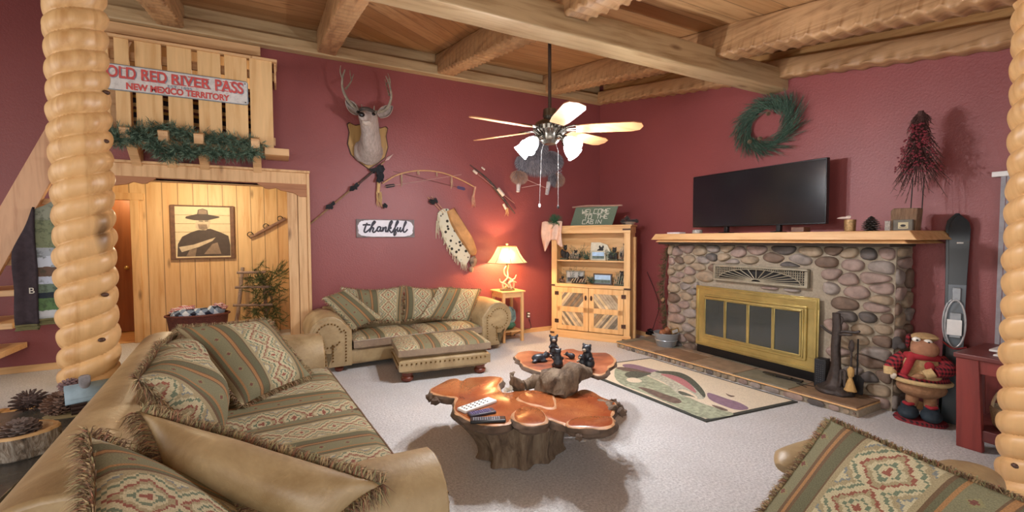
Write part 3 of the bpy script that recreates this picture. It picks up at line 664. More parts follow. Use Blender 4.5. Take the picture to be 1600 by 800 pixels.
s = N('smoked glass'); s.b.inputs['Transmission Weight'].default_value = .55; s.b.inputs['IOR'].default_value = 1.45; smg = s.fin(hexc('5d605c'), .12, 0, .6)
for k in range(4):
    y0 = 2.26+k*.2525; y1 = y0+.2505; f = MB(); ringbox(f, y0, y1, .288, .70, .014, -.042, -.026); fo = f.build('door_frame', bs, t, bevel=.003)
    g = MB(); g.box(-.034, -.030, y0+.013, y1-.013, .30, .688); g.build('glass_pane', smg, fo)
b = MB(); b.box(.001, .22, 2.21, 3.31, .085, .75); 
b = MB(); b.box(.0, .2, 2.2, 3.31, .082, .1); b.box(.0, .2, 2.2, 3.31, .74, .755)
b.build('firebox_lining', plain('sooty firebox', '2c2a28', .9), t)
# air vent grille with a sunburst
t = thing('vent_grille', 'pale metal vent grille with sunburst pattern above the brass fireplace doors', 'vent grille', (FX-.045, 2.705, 0))
gm = plain('grey beige painted metal', '9c9480', .45, .3); b = MB(); ringbox(b, -.475, .475, .895, 1.065, .02, -.012, .03); b.build('grille_frame', gm, t, bevel=.003)
b = MB(); b.box(.028, .044, -.47, .47, .90, 1.06); b.build('grille_backing', M['dark'], t)
b = MB()
for k in range(46):
    y = -.45+k*.02; zz = .915+.12*math.sqrt(max(0, 1-(y/.42)**2)) if abs(y) < .42 else .915
    if zz < 1.045: b.box(-.004, .004, y-.003, y+.003, zz, 1.046)
for k in range(6): 
    z = .935+k*.022; hw = .42*math.sqrt(max(0, 1-((z-.915)/.12)**2)) if z < 1.035 else 0
    if hw < .45: b.box(-.004, .004, -.456, -hw, z-.0025, z+.0025); b.box(-.004, .004, hw, .456, z-.0025, z+.0025)
arc = [V(-.006, math.cos(a)*.42, .915+math.sin(a)*.12) for a in [PI*i/24 for i in range(25)]]; b.tube(arc, .005, 6)
for k in range(15):
    a = PI*(k+.5)/15; b.tube([V(-.005, math.cos(a)*.05, .915+math.sin(a)*.02), V(-.005, math.cos(a)*.415, .915+math.sin(a)*.117)], .0042, 6)
b.tube([V(-.006, math.cos(a)*.05, .917+math.sin(a)*.022) for a in [PI*i/8 for i in range(9)]], .005, 6)
b.build('sunburst_grille', gm, t)
# ---------------------------------------------------------------- television on the mantel
t = thing('television', 'large black flat screen television standing on the mantel', 'television', (4.22, 2.84, 1.392))
b = MB(); b.box(-.015, .03, -.70, .70, .07, .645); b.box(.03, .07, -.45, .45, .09, .45); b.build('casing', M['black'], t, bevel=.005)
s = N('dark glossy screen'); n1 = s.noise(s.obj(), 1.6, 3); b = MB(); b.box(-.018, -.0148, -.69, .69, .082, .635); b.build('screen', s.fin((.006, .008, .011), .16, 0, .7), t)
for y in (-.28, .28):
    b = MB(); b.box(-.09, .10, y-.025, y+.025, .0, .012); b.box(-.012, .03, y-.02, y+.02, .01, .09); b.build('stand_foot', M['black'], t, bevel=.004)
# ---------------------------------------------------------------- things on the mantel
def onm(px, py, X=4.08): p = onx(px, py, X); return p
MZ = 1.392
def small(name, label, cat, b, mats, **k): return tag(b.build(name, mats, **k), label, cat)
p = onx(1328, 357, 4.08)
t = thing('candle_cup', 'gold crackled cup candle with a pale leaf, right of the television', 'candle', (4.08, p.y, MZ))
b = MB(); b.lathe([(.036, 0), (.038, .01), (.04, .095), (.037, .095), (.034, .02), (0, .02)], n=24); b.build('cup', plain('crackled gold cup', 'a8875c', .4, .5, var=.4, scale=60, bump=.3), t)
b = MB(); b.ball((-.03, .03, .11), (.012, .045, .01), 10, amp=.5); b.ball((-.03, .0, .118), (.012, .02, .01), 8, amp=.5); b.build('leaf', plain('pale leaf', 'cdb9ae', .6), t)
def cone(b, c, R, H, rows=9, per=9, M4=None, tilt=.5, mi=0, seed=1, w=.35):
    r = random.Random(seed); c = Vector(c)
    b.ball(c+(M4 @ V(0, 0, H*.5) if M4 else V(0, 0, H*.5)), (R*.45, R*.45, H*.45), 10, mi, M4)
    for i in range(rows):
        z = H*(i+.3)/rows; rad = R*math.sin(PI*min(.97, .18+.8*(i+.5)/rows))**.7
        for k in range(per):
            a = 2*PI*(k+.5*(i % 2))/per+r.uniform(-.1, .1); dx, dy = math.cos(a), math.sin(a); tx, ty = -dy, dx; ww = rad*w
            o = V(dx*rad*.35, dy*rad*.35, z); e = V(dx*rad, dy*rad, z+R*tilt*.5); th = R*.07
            P = [o, o+V(tx*ww*.6, ty*ww*.6, 0)+(e-o)*.4, e+V(tx*ww*.5, ty*ww*.5, 0), e+V(dx, dy, 0)*R*.12, e-V(tx*ww*.5, ty*ww*.5, 0), o-V(tx*ww*.6, ty*ww*.6, 0)+(e-o)*.4]
            P2_ = [q+V(0, 0, -th) for q in P]; vs = [c+(M4 @ q if M4 else q) for q in P+P2_]
            b.add(vs, [(0,1,2,3,4,5), (11,10,9,8,7,6)]+[(i_, i_+6, (i_+1) % 6+6, (i_+1) % 6) for i_ in range(6)], mi, False)
p = onx(1361, 357, 4.08); b = MB(); cone(b, (4.08, p.y, MZ), .055, .125, 9, 10, tilt=-.5)
small('pine_cone_tree', 'dark metal pine tree figure standing on the mantel beside the candle', 'figurine', b, plain('dark bronze tree', '3a332f', .45, .5))
p = onx(1411, 357, 4.12)
t = thing('twig_tree', 'dark red twig tree on two rods rising from a rough bark block', 'twig tree', (4.16, p.y, MZ))
bk = plain('bark block', '7a5f48', .85, bump=.8, scale=30, var=.3, stretch=(1, 3, .5))
b = MB(); b.prism([(-.075, 0), (.075, 0), (.085, .165), (-.06, .17), (-.078, .15)], -.045, .045, Matrix(((0,0,1,0), (-1,0,0,0), (0,1,0,0), (0,0,0,1)))); b.build('bark_block', bk, t, bevel=.006)
zt = onx(1437, 178, 4.3).z-MZ
for dy in (-.02, -.085):
    b = MB(); b.tube([V(.02, dy, .16), V(.04, dy-.0, .40)], .0035, 8); b.build('rod', M['iron'], t)
b = MB(); r = random.Random(9); tw = 0
for k in range(230):
    h0 = r.uniform(.38, zt-.02)*1.0; f = (zt-h0)/(zt-.36); a = r.uniform(0, 2*PI); L = .05+.30*f**1.0
    st = V(.05, -.05, min(zt, h0+.14)); d = V(math.cos(a)*.35, math.sin(a), -1.35+r.uniform(-.2, .2)); d.normalize(); L *= r.uniform(.6, 1)
    p1 = st+d*L*.5+V(0, 0, .01); e = st+d*L+V(0, 0, r.uniform(-.02, .01)); e.x = min(e.x, .23); p1.x = min(p1.x, .23)
    b.tube([st, p1, e], [.0035, .0025, .001], 4)
    for q in range(4):
        w_ = p1.lerp(e, q/4); ee = w_+V(r.uniform(-.02, .02), r.uniform(-.035, .035), r.uniform(-.05, -.005)); ee.x = min(ee.x, .235); b.tube([w_, ee], [.0018, .0008], 3)
b.tube([V(.05, -.05, .5), V(.05, -.05, zt)], [.012, .018], 8); b.build('twigs', plain('dark red brown twigs', '4a2c28', .8), t)
b = MB()
for k in range(200):
    h0 = r.uniform(.42, zt-.1); f = (zt-h0)/(zt-.36); b.ball((.0+r.uniform(-.03, .03), -.05+r.uniform(-1, 1)*.17*f, h0), .0075, 6)
tag(b.build('berries', plain('small dark red berries', '7a2430', .5), t), kind='stuff')
t = thing('small_picture_frame', 'small grey wooden frame with a tiny animal sketch leaning on the bark block', 'picture frame', (4.085, p.y-.0, MZ))
b = MB(); b.box(-.012, .012, -.072, .045, 0, .082); b.build('frame', plain('grey barn wood', '6f6a60', .8, bump=.4, scale=30), t, bevel=.003)
b = MB(); b.box(-.014, -.0125, -.048, .012, .015, .062); b.build('paper', plain('cream paper', 'c9bd98', .8), t)
b = MB(); b.ball((-.0148, -.018, .038), (.0006, .018, .009), 10); b.box(-.0152, -.0142, -.04, .004, .024, .027); b.build('sketch', M['dark'], t)
b = MB(); b.box(4.05, 4.07, p.y+.052, p.y+.085, MZ, MZ+.075, M=None); small('small_birch_block', 'small pale speckled block beside the little frame', 'ornament', b, plain('pale speckled bark', '9c938a', .8, var=.5, scale=80))
p = onx(1058, 362, 4.05); b = MB(); b.box(4.02, 4.12, p.y-.06, p.y+.12, MZ, MZ+.018); small('paper_stack', 'thin white papers lying at the left end of the mantel', 'papers', b, plain('white papers', 'd8d0d2', .7), bevel=.002)
p = onx(1094, 360, 4.1); b = MB(); b.lathe([(.05, 0), (.055, .012), (.05, .04), (0, .045)], (4.08, p.y+.02, MZ), 20); small('glass_dish', 'small round glass dish under the left corner of the television', 'dish', b, plain('speckled glass', '9a948c', .25, var=.4, scale=60))
p = onx(1250, 355, 4.1); b = MB(); b.box(4.06, 4.16, p.y-.055, p.y+.055, MZ, MZ+.045); small('cable_box', 'small brown box under the right part of the television', 'box', b, plain('brown box', '6c4a38', .5), bevel=.004)
# ---------------------------------------------------------------- wreath and other wall things on the fireplace wall
def sprig(b, p0, d, L, n, w, rnd, mis, spread=.6, wid=.0016, avoid=None):
    """one fir or pine twig: needles along a line"""
    d = d.normalized()
    for k in range(n):
        t_ = k/n; p = p0+d*L*t_; s1 = V(rnd.gauss(0, 1), rnd.gauss(0, 1), rnd.gauss(0, 1)); s1 -= d*s1.dot(d); s1.normalize(); q = (d*(1-spread)+s1*spread).normalized()
        e = p+q*w*rnd.uniform(.6, 1.1)
        if avoid: e = avoid(e)
        o = q.cross(d).normalized()*wid; b.add([p-o, p+o, e], [(0,1,2)], rnd.choice(mis), False)
t = thing('wreath', 'round dark green pine wreath with dried cones above the television', 'wreath', (WB, 2.80, 2.47))
GR = [plain('pine green', '3c5848', .7), plain('deep green', '2c4436', .7), plain('grey green', '64806c', .7), plain('pale stem', '7a6a50', .8)]
b = MB(); r = random.Random(2)
for k in range(430):
    a = 2*PI*k/430; rad = .19+r.uniform(-.06, .06); p0 = V(-.03-r.uniform(0, .05), math.cos(a)*rad*1.15, math.sin(a)*rad); tg = V(0, -math.sin(a), math.cos(a)); ou = V(0, math.cos(a), math.sin(a))
    d = (tg*-1+ou*r.uniform(-.25, .75)+V(-.25, 0, 0)*r.random()); L = .13+.08*(1 if .9*PI < a < 1.5*PI else 0)*1
    sprig(b, p0, d, L, 26, .07, r, (0, 0, 1, 2), .22, .0013, lambda e: V(min(e.x, -.003), e.y, e.z))
b.build('needles', GR, t, flat=True, weld=False)
b = MB(); b.tube([V(-.02, math.cos(2*PI*k/40)*.21, math.sin(2*PI*k/40)*.19) for k in range(40)], .018, 8, closed=True); b.build('ring', GR[1], t)
for y, z in ((.13, -.14), (-.06, .1), (.02, -.13)):
    b = MB(); cone(b, (-.09, y, z), .022, .04, 5, 7, Matrix.Rotation(-PI/2, 4, 'Y')); b.build('dried_cone', plain('dried brown cone', '6d5a44', .8), t)
# vertical blinds at the glass door, right edge
t = thing('vertical_blind', 'pale grey vertical blind slats hanging from a white head rail', 'blind', (WB, 1.1, 0))
b = MB(); b.box(-.06, -.004, -.6, .08, 1.755, 1.79); b.build('head_rail', M['white'], t, bevel=.003)
for k, (y, wd) in enumerate(((.025, .012), (-.005, .014), (-.04, .014), (-.10, .03), (-.19, .03), (-.28, .03))):
    b = MB(); b.box(-.05, -.046, y-wd, y+wd, .05, 1.755); b.build('slat', plain('grey slat', '8f8a8e', .5), t)
# ---------------------------------------------------------------- ceiling fan with four lit shades
FC = V(0, 0, CAM_H)+ray(859, 203)*3.42
t = thing('ceiling_fan', 'ceiling fan with five pale wooden blades and four glowing white glass shades', 'ceiling fan', tuple(FC))
chrome = plain('antique pewter metal', '6b655c', .25, .9); 
b = MB(); b.cyl((0, 0, .14), (0, 0, ceil_z(FC.y)-FC.z-.02), .013, n=12); b.lathe([(.05, ceil_z(FC.y)-FC.z-.06), (.06, ceil_z(FC.y)-FC.z-.005)], n=20); b.build('down_rod', plain('brown rod', '4a3c34', .4, .6), t)
b = MB(); b.lathe([(.02, .16), (.05, .155), (.055, .10), (.045, .085), (.075, .07), (.11, .05), (.125, .02), (.12, -.01), (.085, -.035), (.075, -.05), (.075, -.085), (.05, -.11), (.0, -.115)], n=32)
for k in range(24):
    a = 2*PI*k/24; b.tube([V(math.cos(a)*.122, math.sin(a)*.122, .03), V(math.cos(a)*.128, math.sin(a)*.128, -.01), V(math.cos(a)*.08, math.sin(a)*.08, -.045)], .005, 5)
b.build('motor_housing', chrome, t)
fb = wood('washed maple blade', 'b47e54', '9a6440', 'X', 1, knots=False)
ca = math.atan2(crt.y, crt.x)
for k in range(5):
    a = ca+math.radians([-9, 42, 150, 214, 280][k]); Mx = Matrix.Rotation(a, 4, 'Z') @ Matrix.Rotation(math.radians(-13), 4, 'X')
    pr = [(.20, -.055), (.3, -.068), (.62, -.075), (.68, -.055), (.70, 0), (.68, .055), (.62, .075), (.3, .068), (.20, .055)]
    b = MB(); b.prism(pr, -.004, .004, Mx); bo = b.build('blade', fb, t, bevel=.002)
    b = MB()
    for s in (-1, 1): b.tube([Mx @ V(x, s*y, z) for x, y, z in ((.10, .015, .0), (.15, .035, .006), (.2, .045, .008), (.25, .02, .008), (.27, 0, .008), (.24, -.01*s, .008))], .006, 6)
    b.tube([Mx @ V(.09, 0, 0), Mx @ V(.26, 0, .008)], .008, 6); b.build('blade_arm', chrome, bo)
s = N('lit frosted glass'); s.b.inputs['Emission Color'].default_value = (.93, .95, 1, 1); s.b.inputs['Emission Strength'].default_value = 26; shade_m = s.fin((.9, .9, .9), .4)
for k, ad in enumerate((165, 222, -42, 28)):
    a = ca+math.radians(ad); dx, dy = math.cos(a), math.sin(a); base = V(dx*.13, dy*.13, -.075); ax = V(dx*.72, dy*.72, -.62).normalized()
    rot = V(0, 0, 1).rotation_difference(ax).to_matrix().to_4x4()
    b = MB(); b.tube([V(dx*.05, dy*.05, -.06), V(dx*.1, dy*.1, -.055), base+ax*.02], .012, 10); b.lathe([(.024, 0), (.028, .02), (.02, .03)], base+ax*.005, 16, M=rot); so = b.build('lamp_arm', chrome, t)
    b = MB(); b.lathe([(.022, .02), (.03, .03), (.048, .06), (.056, .09), (.058, .115), (.066, .135), (.064, .135), (.055, .115), (.045, .06), (.02, .028)], base+ax*.008, 24, M=rot); b.build('lamp_shade', shade_m, so)
    point('fan_bulb', tuple(FC+base+ax*.16), 36, (.97, .97, 1), .03)
for px_, L_, nm in ((846, .49, 0), (872, .50, 1)):
    d = crt*((px_-859)/F_PX*3.42); z0 = -.08
    b = MB(); b.tube([V(d.x*.6, d.y*.6, z0), V(d.x, d.y, z0-.08), V(d.x*(1 if nm else 1.25), d.y*(1 if nm else 1.25), z0-L_)], 0.0012, 5); co_ = b.build('pull_chain', plain('pale chain', '8c8a86', .4, .5), t)
    b = MB(); b.ball((d.x*(1 if nm else 1.25), d.y*(1 if nm else 1.25), z0-L_-.012), (.009, .009, .016), 10); b.build('chain_pull', M['iron'] if nm else M['white'], co_)
# ---------------------------------------------------------------- burl coffee table
def remesh(o, vs, smooth=4):
    m_ = o.modifiers.new('remesh', 'REMESH'); m_.mode = 'VOXEL'; m_.voxel_size = vs; m_.use_smooth_shade = True
    if smooth: s_ = o.modifiers.new('smooth', 'SMOOTH'); s_.factor = .5; s_.iterations = smooth
    return o
s = N('polished burl top'); o = s.obj(); wv = s.noise(s.map(o, (1, 1, 1)), 3, 4, .6)
vo = s.n('ShaderNodeTexVoronoi', {'Vector': s.n('ShaderNodeVectorMath', {0: o, 1: s.n('ShaderNodeTexNoise', {'Vector': o, 'Scale': 4.0}).outputs['Color']}, operation='ADD').outputs[0], 'Scale': 3.3, 'Randomness': 1.0}); dist = vo.outputs['Distance']
ve = s.n('ShaderNodeTexVoronoi', {'Vector': s.n('ShaderNodeVectorMath', {0: o, 1: s.n('ShaderNodeTexNoise', {'Vector': o, 'Scale': 4.0}).outputs['Color']}, operation='ADD').outputs[0], 'Scale': 3.3}, feature='DISTANCE_TO_EDGE').outputs[0]
ringf = s.ma('SINE', s.ma('MULTIPLY', s.ma('ADD', dist, s.ma('MULTIPLY', wv, .5)), 60)); col = s.mix(s.ramp(wv, [(.3, (0,0,0)), (.7, (1,1,1))]), hexc('8c4426'), hexc('bd7a42'))
col = s.mix(s.ma('MULTIPLY', s.ma('ADD', ringf, 1), .14), col, hexc('7a3518')); col = s.mix(s.ramp(ve, [(.0, (.6,.6,.6)), (.012, (0,0,0))]), col, hexc('5a2c16'))
col = s.mix(s.ramp(s.noise(o, 2.2, 3), [(.42, (0,0,0)), (.62, (.7,.7,.7))]), col, hexc('8a3c22')); burl = s.fin(col, .22, 0, .6)
rim = plain('pale sapwood rim', 'b98a62', .5, var=.2); bark = plain('grey brown bark', '5c4a3c', .85, bump=.9, scale=16, var=.35)
s = N('weathered stump'); o = s.obj(); n1 = s.noise(s.map(o, (9, 9, 1.6)), 2, 6, .7, .6); col = s.ramp(n1, [(.3, hexc('3a2c22')), (.5, hexc('6e5b48')), (.72, hexc('8f7e68'))]); s.bump(n1, .9, .02); stump = s.fin(col, .8)
def smooth_poly(P, it=2):
    for _ in range(it):
        Q = []; n = len(P)
        for i in range(n): a, c = P[i], P[(i+1) % n]; Q += [(a[0]*.75+c[0]*.25, a[1]*.75+c[1]*.25), (a[0]*.25+c[0]*.75, a[1]*.25+c[1]*.75)]
        P = Q
    return P
def slab(b, P, z, th, M0=None, seed=1):
    n = len(P); cx = sum(p[0] for p in P)/n; cy = sum(p[1] for p in P)/n; area_ = sum(P[i][0]*P[(i+1) % n][1]-P[(i+1) % n][0]*P[i][1] for i in range(n)); sg = 1 if area_ > 0 else -1; vs = []
    prof = [(-.012, 0, 0), (0, -.006, 1), (.006, -.3*th, 1), (.012, -.65*th, 1), (-.02, -th, 1), (-.06, -th*1.15, 1)]
    nr = []
    for i in range(n):
        tx, ty = P[(i+1) % n][0]-P[i-1][0], P[(i+1) % n][1]-P[i-1][1]; L = math.hypot(tx, ty) or 1; nr.append((ty/L*sg, -tx/L*sg))
    for of, dz, k in prof:
        for i in range(n):
            j = .02*ns((P[i][0]*14, P[i][1]*14, dz*40), 1, seed) if k else 0; vs.append(V(P[i][0]+nr[i][0]*(of+j), P[i][1]+nr[i][1]*(of+j), z+dz))
    fs = [(r_*n+i, r_*n+(i+1) % n, (r_+1)*n+(i+1) % n, (r_+1)*n+i) for r_ in range(len(prof)-1) for i in range(n)]
    b.add(vs, [tuple(range(n))], 0, False); b.add(vs, [fs[i] for i in range(n)], 1); b.add(vs, fs[n:], 2); b.add(vs, [tuple((len(prof)-1)*n+i for i in range(n))[::-1]], 2, False)
def pxpoly(pts, ox, oy, sc_, z): return [tuple(onz(ox+x/sc_, oy+y/sc_, z))[:2] for x, y in pts]
OUT = [(95,312),(165,272),(215,248),(262,244),(285,262),(300,246),(330,240),(395,237),(450,232),(515,242),(500,265),(484,287),(490,312),(522,326),(580,312),(640,308),(720,311),(790,320),(850,348),(878,336),(915,308),(960,303),(1010,320),(1050,350),(1100,365),(1128,378),(1122,410),(1098,448),(1118,472),(1115,500),(1080,515),(1010,524),(940,518),(868,514),(846,494),(800,484),(752,466),(740,490),(690,504),(620,502),(572,484),(556,462),(548,492),(480,502),(400,502),(330,482),(258,442),(234,420),(238,380),(262,350),(200,348),(130,332)]
ct = thing('burl_coffee_table', 'two-tier coffee table of polished orange burl slabs on a gnarled stump', 'coffee table', (1.33, 2.42, 0))
C0 = V(1.33, 2.42, 0)
TZ = .335
P = [(x-C0.x, y-C0.y) for x, y in pxpoly(OUT, 640, 520, 3.477, TZ)]; b = MB(); slab(b, smooth_poly(P, 2), TZ, .062)
top = b.build('tabletop', [burl, rim, bark], ct, ang=40)
for L in ([(556,462),(560,425),(600,400),(660,395),(715,410),(745,440),(752,466),(740,490),(690,500),(620,498),(572,482)], [(846,494),(860,470),(900,455),(980,447),(1060,447),(1100,452),(1116,472),(1113,500),(1080,512),(1010,521),(940,515),(868,512)],
          [(575,350),(600,325),(660,315),(730,317),(790,335),(785,350),(800,390),(790,410),(735,408),(700,395),(640,385),(600,370)]):
    b = MB(); slab(b, [(x-C0.x, y-C0.y) for x, y in smooth_poly(pxpoly(L, 640, 520, 3.477, TZ+.006), 1)], TZ+.006, .04, seed=4); b.build('burl_lobe', [burl, rim, bark], top, ang=40)
UZ = .42
UP = [(20,232),(60,202),(130,186),(200,182),(280,192),(330,198),(400,190),(520,182),(560,164),(650,162),(685,182),(740,188),(840,205),(930,202),(1000,206),(1050,240),(1085,290),(1062,328),(1005,352),(1015,380),(975,425),(900,440),(840,420),(760,405),(640,410),(520,412),(400,410),(300,402),(180,372),(90,322),(72,290),(40,272)]
P = [(x-C0.x, y-C0.y) for x, y in pxpoly(UP, 800, 520, 6.667, UZ)]; b = MB(); slab(b, smooth_poly(P, 2), UZ, .045, seed=9)
s = N('rough red brown slab'); o = s.obj(); n1 = s.noise(o, 5, 5, .6, .5); col = s.ramp(n1, [(.3, hexc('5e3020')), (.5, hexc('93502f')), (.7, hexc('ad6c48'))]); upm = s.fin(col, .5)
b.build('upper_tabletop', [upm, rim, bark], ct, ang=40)
b = MB(); K = 90; nz = 26; vs = []
for i in range(nz+1):
    z = .005+(TZ-.06)*i/nz; t_ = i/nz
    for j in range(K):
        a = 2*PI*j/K; r0 = lerp(.245, .30, t_**1.5)+.03*math.exp(-t_*9); dxl = max(0, math.cos(a-math.radians(165)))**3*(.14*t_**1.6); dxr = max(0, math.cos(a-math.radians(-10)))**3*(.08*t_**2)
        fl_ = .022*math.sin(a*9+2*ns((math.cos(a), math.sin(a), z*2), 1, 3))+.03*ns((math.cos(a)*2.5, math.sin(a)*2.5, z*2.5), 1, 7)-.03*max(0, math.sin(a*5+1.3))**8
        rr = r0+dxl+dxr+fl_; vs.append(V(math.cos(a)*rr, math.sin(a)*rr*.8, z))
b.add(vs, [(i*K+j, i*K+(j+1) % K, (i+1)*K+(j+1) % K, (i+1)*K+j) for i in range(nz) for j in range(K)]+[tuple(range(K))[::-1], tuple(nz*K+j for j in range(K))])
b.build('stump', stump, ct, ang=60)
def tz(x, y, z): return onz(x, y, z)-C0
def root(pts, rs, name='root_branch', seed=1, n=18):
    b = MB(); sp = spline(pts, 8); k = len(sp); rr = [lerp(rs[min(int(i/8), len(rs)-2)], rs[min(int(i/8)+1, len(rs)-1)], (i % 8)/8) if i < k-1 else rs[-1] for i in range(k)]
    b.tube(sp, rr, n); 
    for i in range(len(b.v)):
        p = b.v[i]; b.v[i] = p+V(ns(p, 11, seed), ns(p, 12, seed+3), ns(p, 10, seed+7))*.05+V(ns(p, 34, seed), ns(p, 33, seed+3), ns(p, 31, seed+7))*.015
    return b.build(name, stump, ct, ang=70)
root([V(.25, .05, .22), tz(860, 600, .36), tz(880, 598, .40), tz(898, 586, .43), tz(908, 578, .435)], [.1, .09, .085, .075, .04], seed=2)
root([tz(872, 603, .34), tz(850, 597, .36), tz(832, 597, .35), tz(822, 603, .33)], [.06, .05, .045, .03], seed=5)
root([tz(812, 612, .30), tz(806, 603, .36), tz(802, 594, .40), tz(800, 586, .43)], [.045, .035, .022, .012], seed=8)
for k_, (x_, y_, r_) in enumerate(((966, 636, .035), (972, 644, .03), (958, 628, .025), (905, 683, .022), (673, 621, .03), (680, 627, .028), (715, 640, .025), (725, 652, .022))):
    b = MB(); b.ball(tz(x_, y_, TZ-.03), (r_, r_*.9, r_*.8), 12, amp=.6, fr=5, seed=k_*3.1); b.build('bark_knob', bark, ct)
root([V(.42, -.2, .27), tz(950, 645, .29), tz(962, 648, .305)], [.045, .04, .02], seed=11)
b = MB(); b.ball((.62, .62, .2), (.05, .05, .21), 14, amp=.3); b.cyl((.45, .35, .0), (.62, .62, .40), .06, .07); 
p = tz(905, 572, .2); b = MB(); b.tube([V(.2, .2, .1), V(.5, .4, .22), V(.62, .55, .385)], [.1, .09, .07], 14); b.build('lower_limb', stump, ct)
b = MB(); b.ball(tuple(onz(791, 609, .345)), (.018, .016, .018), 8, amp=.8, seed=3); b.ball(tuple(onz(798, 608, .345)), (.014, .014, .02), 8, amp=.8, seed=5)
small('white_crystal', 'small white crystal stone lying in the gap of the burl tabletop', 'stone', b, plain('white crystal', 'd8d8cc', .4), flat=True)
# remotes
def remote(label, c4, th, mt, keys, kmt, z=TZ, seed=1):
    P4 = [onz(x, y, z+th) for x, y in c4]; o0 = (P4[0]+P4[1]+P4[2]+P4[3])/4; X = ((P4[1]-P4[0])+(P4[2]-P4[3]))/2; Y = ((P4[3]-P4[0])+(P4[2]-P4[1]))/2; Lx, Ly = X.length, Y.length
    X.normalize(); ang = math.atan2(X.y, X.x); t = thing('remote_control', label, 'remote control', (o0.x, o0.y, z), ang, 'remote controls on the burl table')
    b = MB(); b.box(-Lx/2, Lx/2, -Ly/2, Ly/2, .0, th); b.build('casing', mt, t, bevel=.006, seg=3)
    b = MB(); r = random.Random(seed)
    for i in range(keys):
        for j in range(3):
            x = -Lx*.40+Lx*.78*i/keys; y = (j-1)*Ly*.26; b.box(x-.004, x+.004, y-.004, y+.004, th, th+.0025)
    tag(b.build('buttons', kmt, t), kind='stuff'); return t
remote('white remote control lying on the burl table, farthest of the three', [(717,636),(764,619),(776,625),(724,643)], .018, M['white'], 6, M['dark'])
remote('dark grey remote with violet buttons between the white and the black remote', [(731,643),(770,636),(775,642),(734,650)], .016, plain('dark grey plastic', '3a3a48', .35), 9, plain('violet buttons', '7a70a8', .5))  # the violet is the colour of the buttons
remote('long black remote control nearest the front rim of the burl table', [(732,651),(789,650),(791,655),(737,659)], .018, M['black'], 12, plain('grey buttons', '8c8f98', .5))
# black bear figurines on the upper slab
bearm = plain('black bear figurine glaze', '24272e', .4, bump=.6, scale=60, var=.4); snout = plain('tan snout', '8a7a68', .5)
def bear(name, label, px, py, rot, balls, sn, size=1.0):
    p = onz(px, py, UZ); t = thing(name, label, 'figurine', (p.x, p.y, UZ), rot, 'black bear figurines on the burl table')
    b = MB()
    for c, r_ in balls: b.ball([k*size for k in c], [k*size for k in r_], 12)
    remesh(b.build('body', bearm, t), .006, 3)
    b = MB()
    for c, r_ in sn: b.ball([k*size for k in c], [k*size for k in r_], 10)
    b.build('snout', snout, t); return t
face = -math.radians(28)
sit = [((0,0,.04),(.045,.045,.045)),((0,-.01,.085),(.035,.035,.045)),((0,-.02,.14),(.032,.032,.03)),((-.025,-.015,.165),(.01,.008,.011)),((.025,-.015,.165),(.01,.008,.011)),((-.04,-.03,.08),(.014,.03,.014)),((.04,-.03,.08),(.014,.03,.014)),((-.035,-.05,.015),(.018,.035,.016)),((.035,-.05,.015),(.018,.035,.016))]
bear('bear_figurine', 'black bear figurine standing upright with raised head, at the back of the group', 865, 557, face, [(((a)), b_) for a, b_ in [((0,0,.04),(.035,.035,.045)),((0,0,.09),(.03,.03,.04)),((0,-.005,.135),(.033,.03,.03)),((-.028,0,.165),(.012,.008,.013)),((.028,0,.165),(.012,.008,.013)),((-.03,-.02,.08),(.012,.025,.012)),((.03,-.02,.08),(.012,.025,.012)),((-.02,-.02,.012),(.018,.03,.015)),((.02,-.02,.012),(.018,.03,.015))]], [((0,-.032,.135),(.016,.016,.013)),((-.02,-.018,.012),(.008,.01,.008))])
bear('bear_figurine', 'black bear figurine sitting with its back turned, in front of the upright one', 872, 575, face+PI, sit, [((0,-.05,.135),(.014,.014,.012))], .82)
bear('bear_figurine', 'black bear figurine lying down at the left of the group', 842, 565, face+.3, [((0,0,.03),(.06,.035,.032)),((.06,.0,.045),(.028,.026,.024)),((.065,.02,.066),(.008,.008,.009)),((.065,-.02,.066),(.008,.008,.009)),((.09,0,.05),(.03,.01,.01)),((-.045,-.03,.012),(.025,.015,.012)),((.03,-.03,.012),(.03,.012,.012))], [((.088,-.004,.04),(.012,.012,.01))])
bear('bear_figurine', 'large black bear figurine hugging a small cub, at the right of the group', 919, 577, face-.7, sit+[((0,-.075,.06),(.022,.022,.03)),((0,-.085,.10),(.02,.02,.018))], [((0,-.05,.135),(.014,.014,.012)),((0,-.107,.098),(.009,.009,.008)),((-.02,-.09,.07),(.008,.02,.008))], 1.08)
bear('bear_figurine', 'small black bear cub figurine lying between the two sitting bears', 893, 561, face+2.8, [((0,0,.025),(.03,.022,.024)),((.035,0,.035),(.018,.018,.017)),((.038,.014,.05),(.006,.006,.007)),((.038,-.014,.05),(.006,.006,.007))], [((.054,0,.032),(.008,.008,.007)),((-.01,-.02,.03),(.01,.006,.006))])
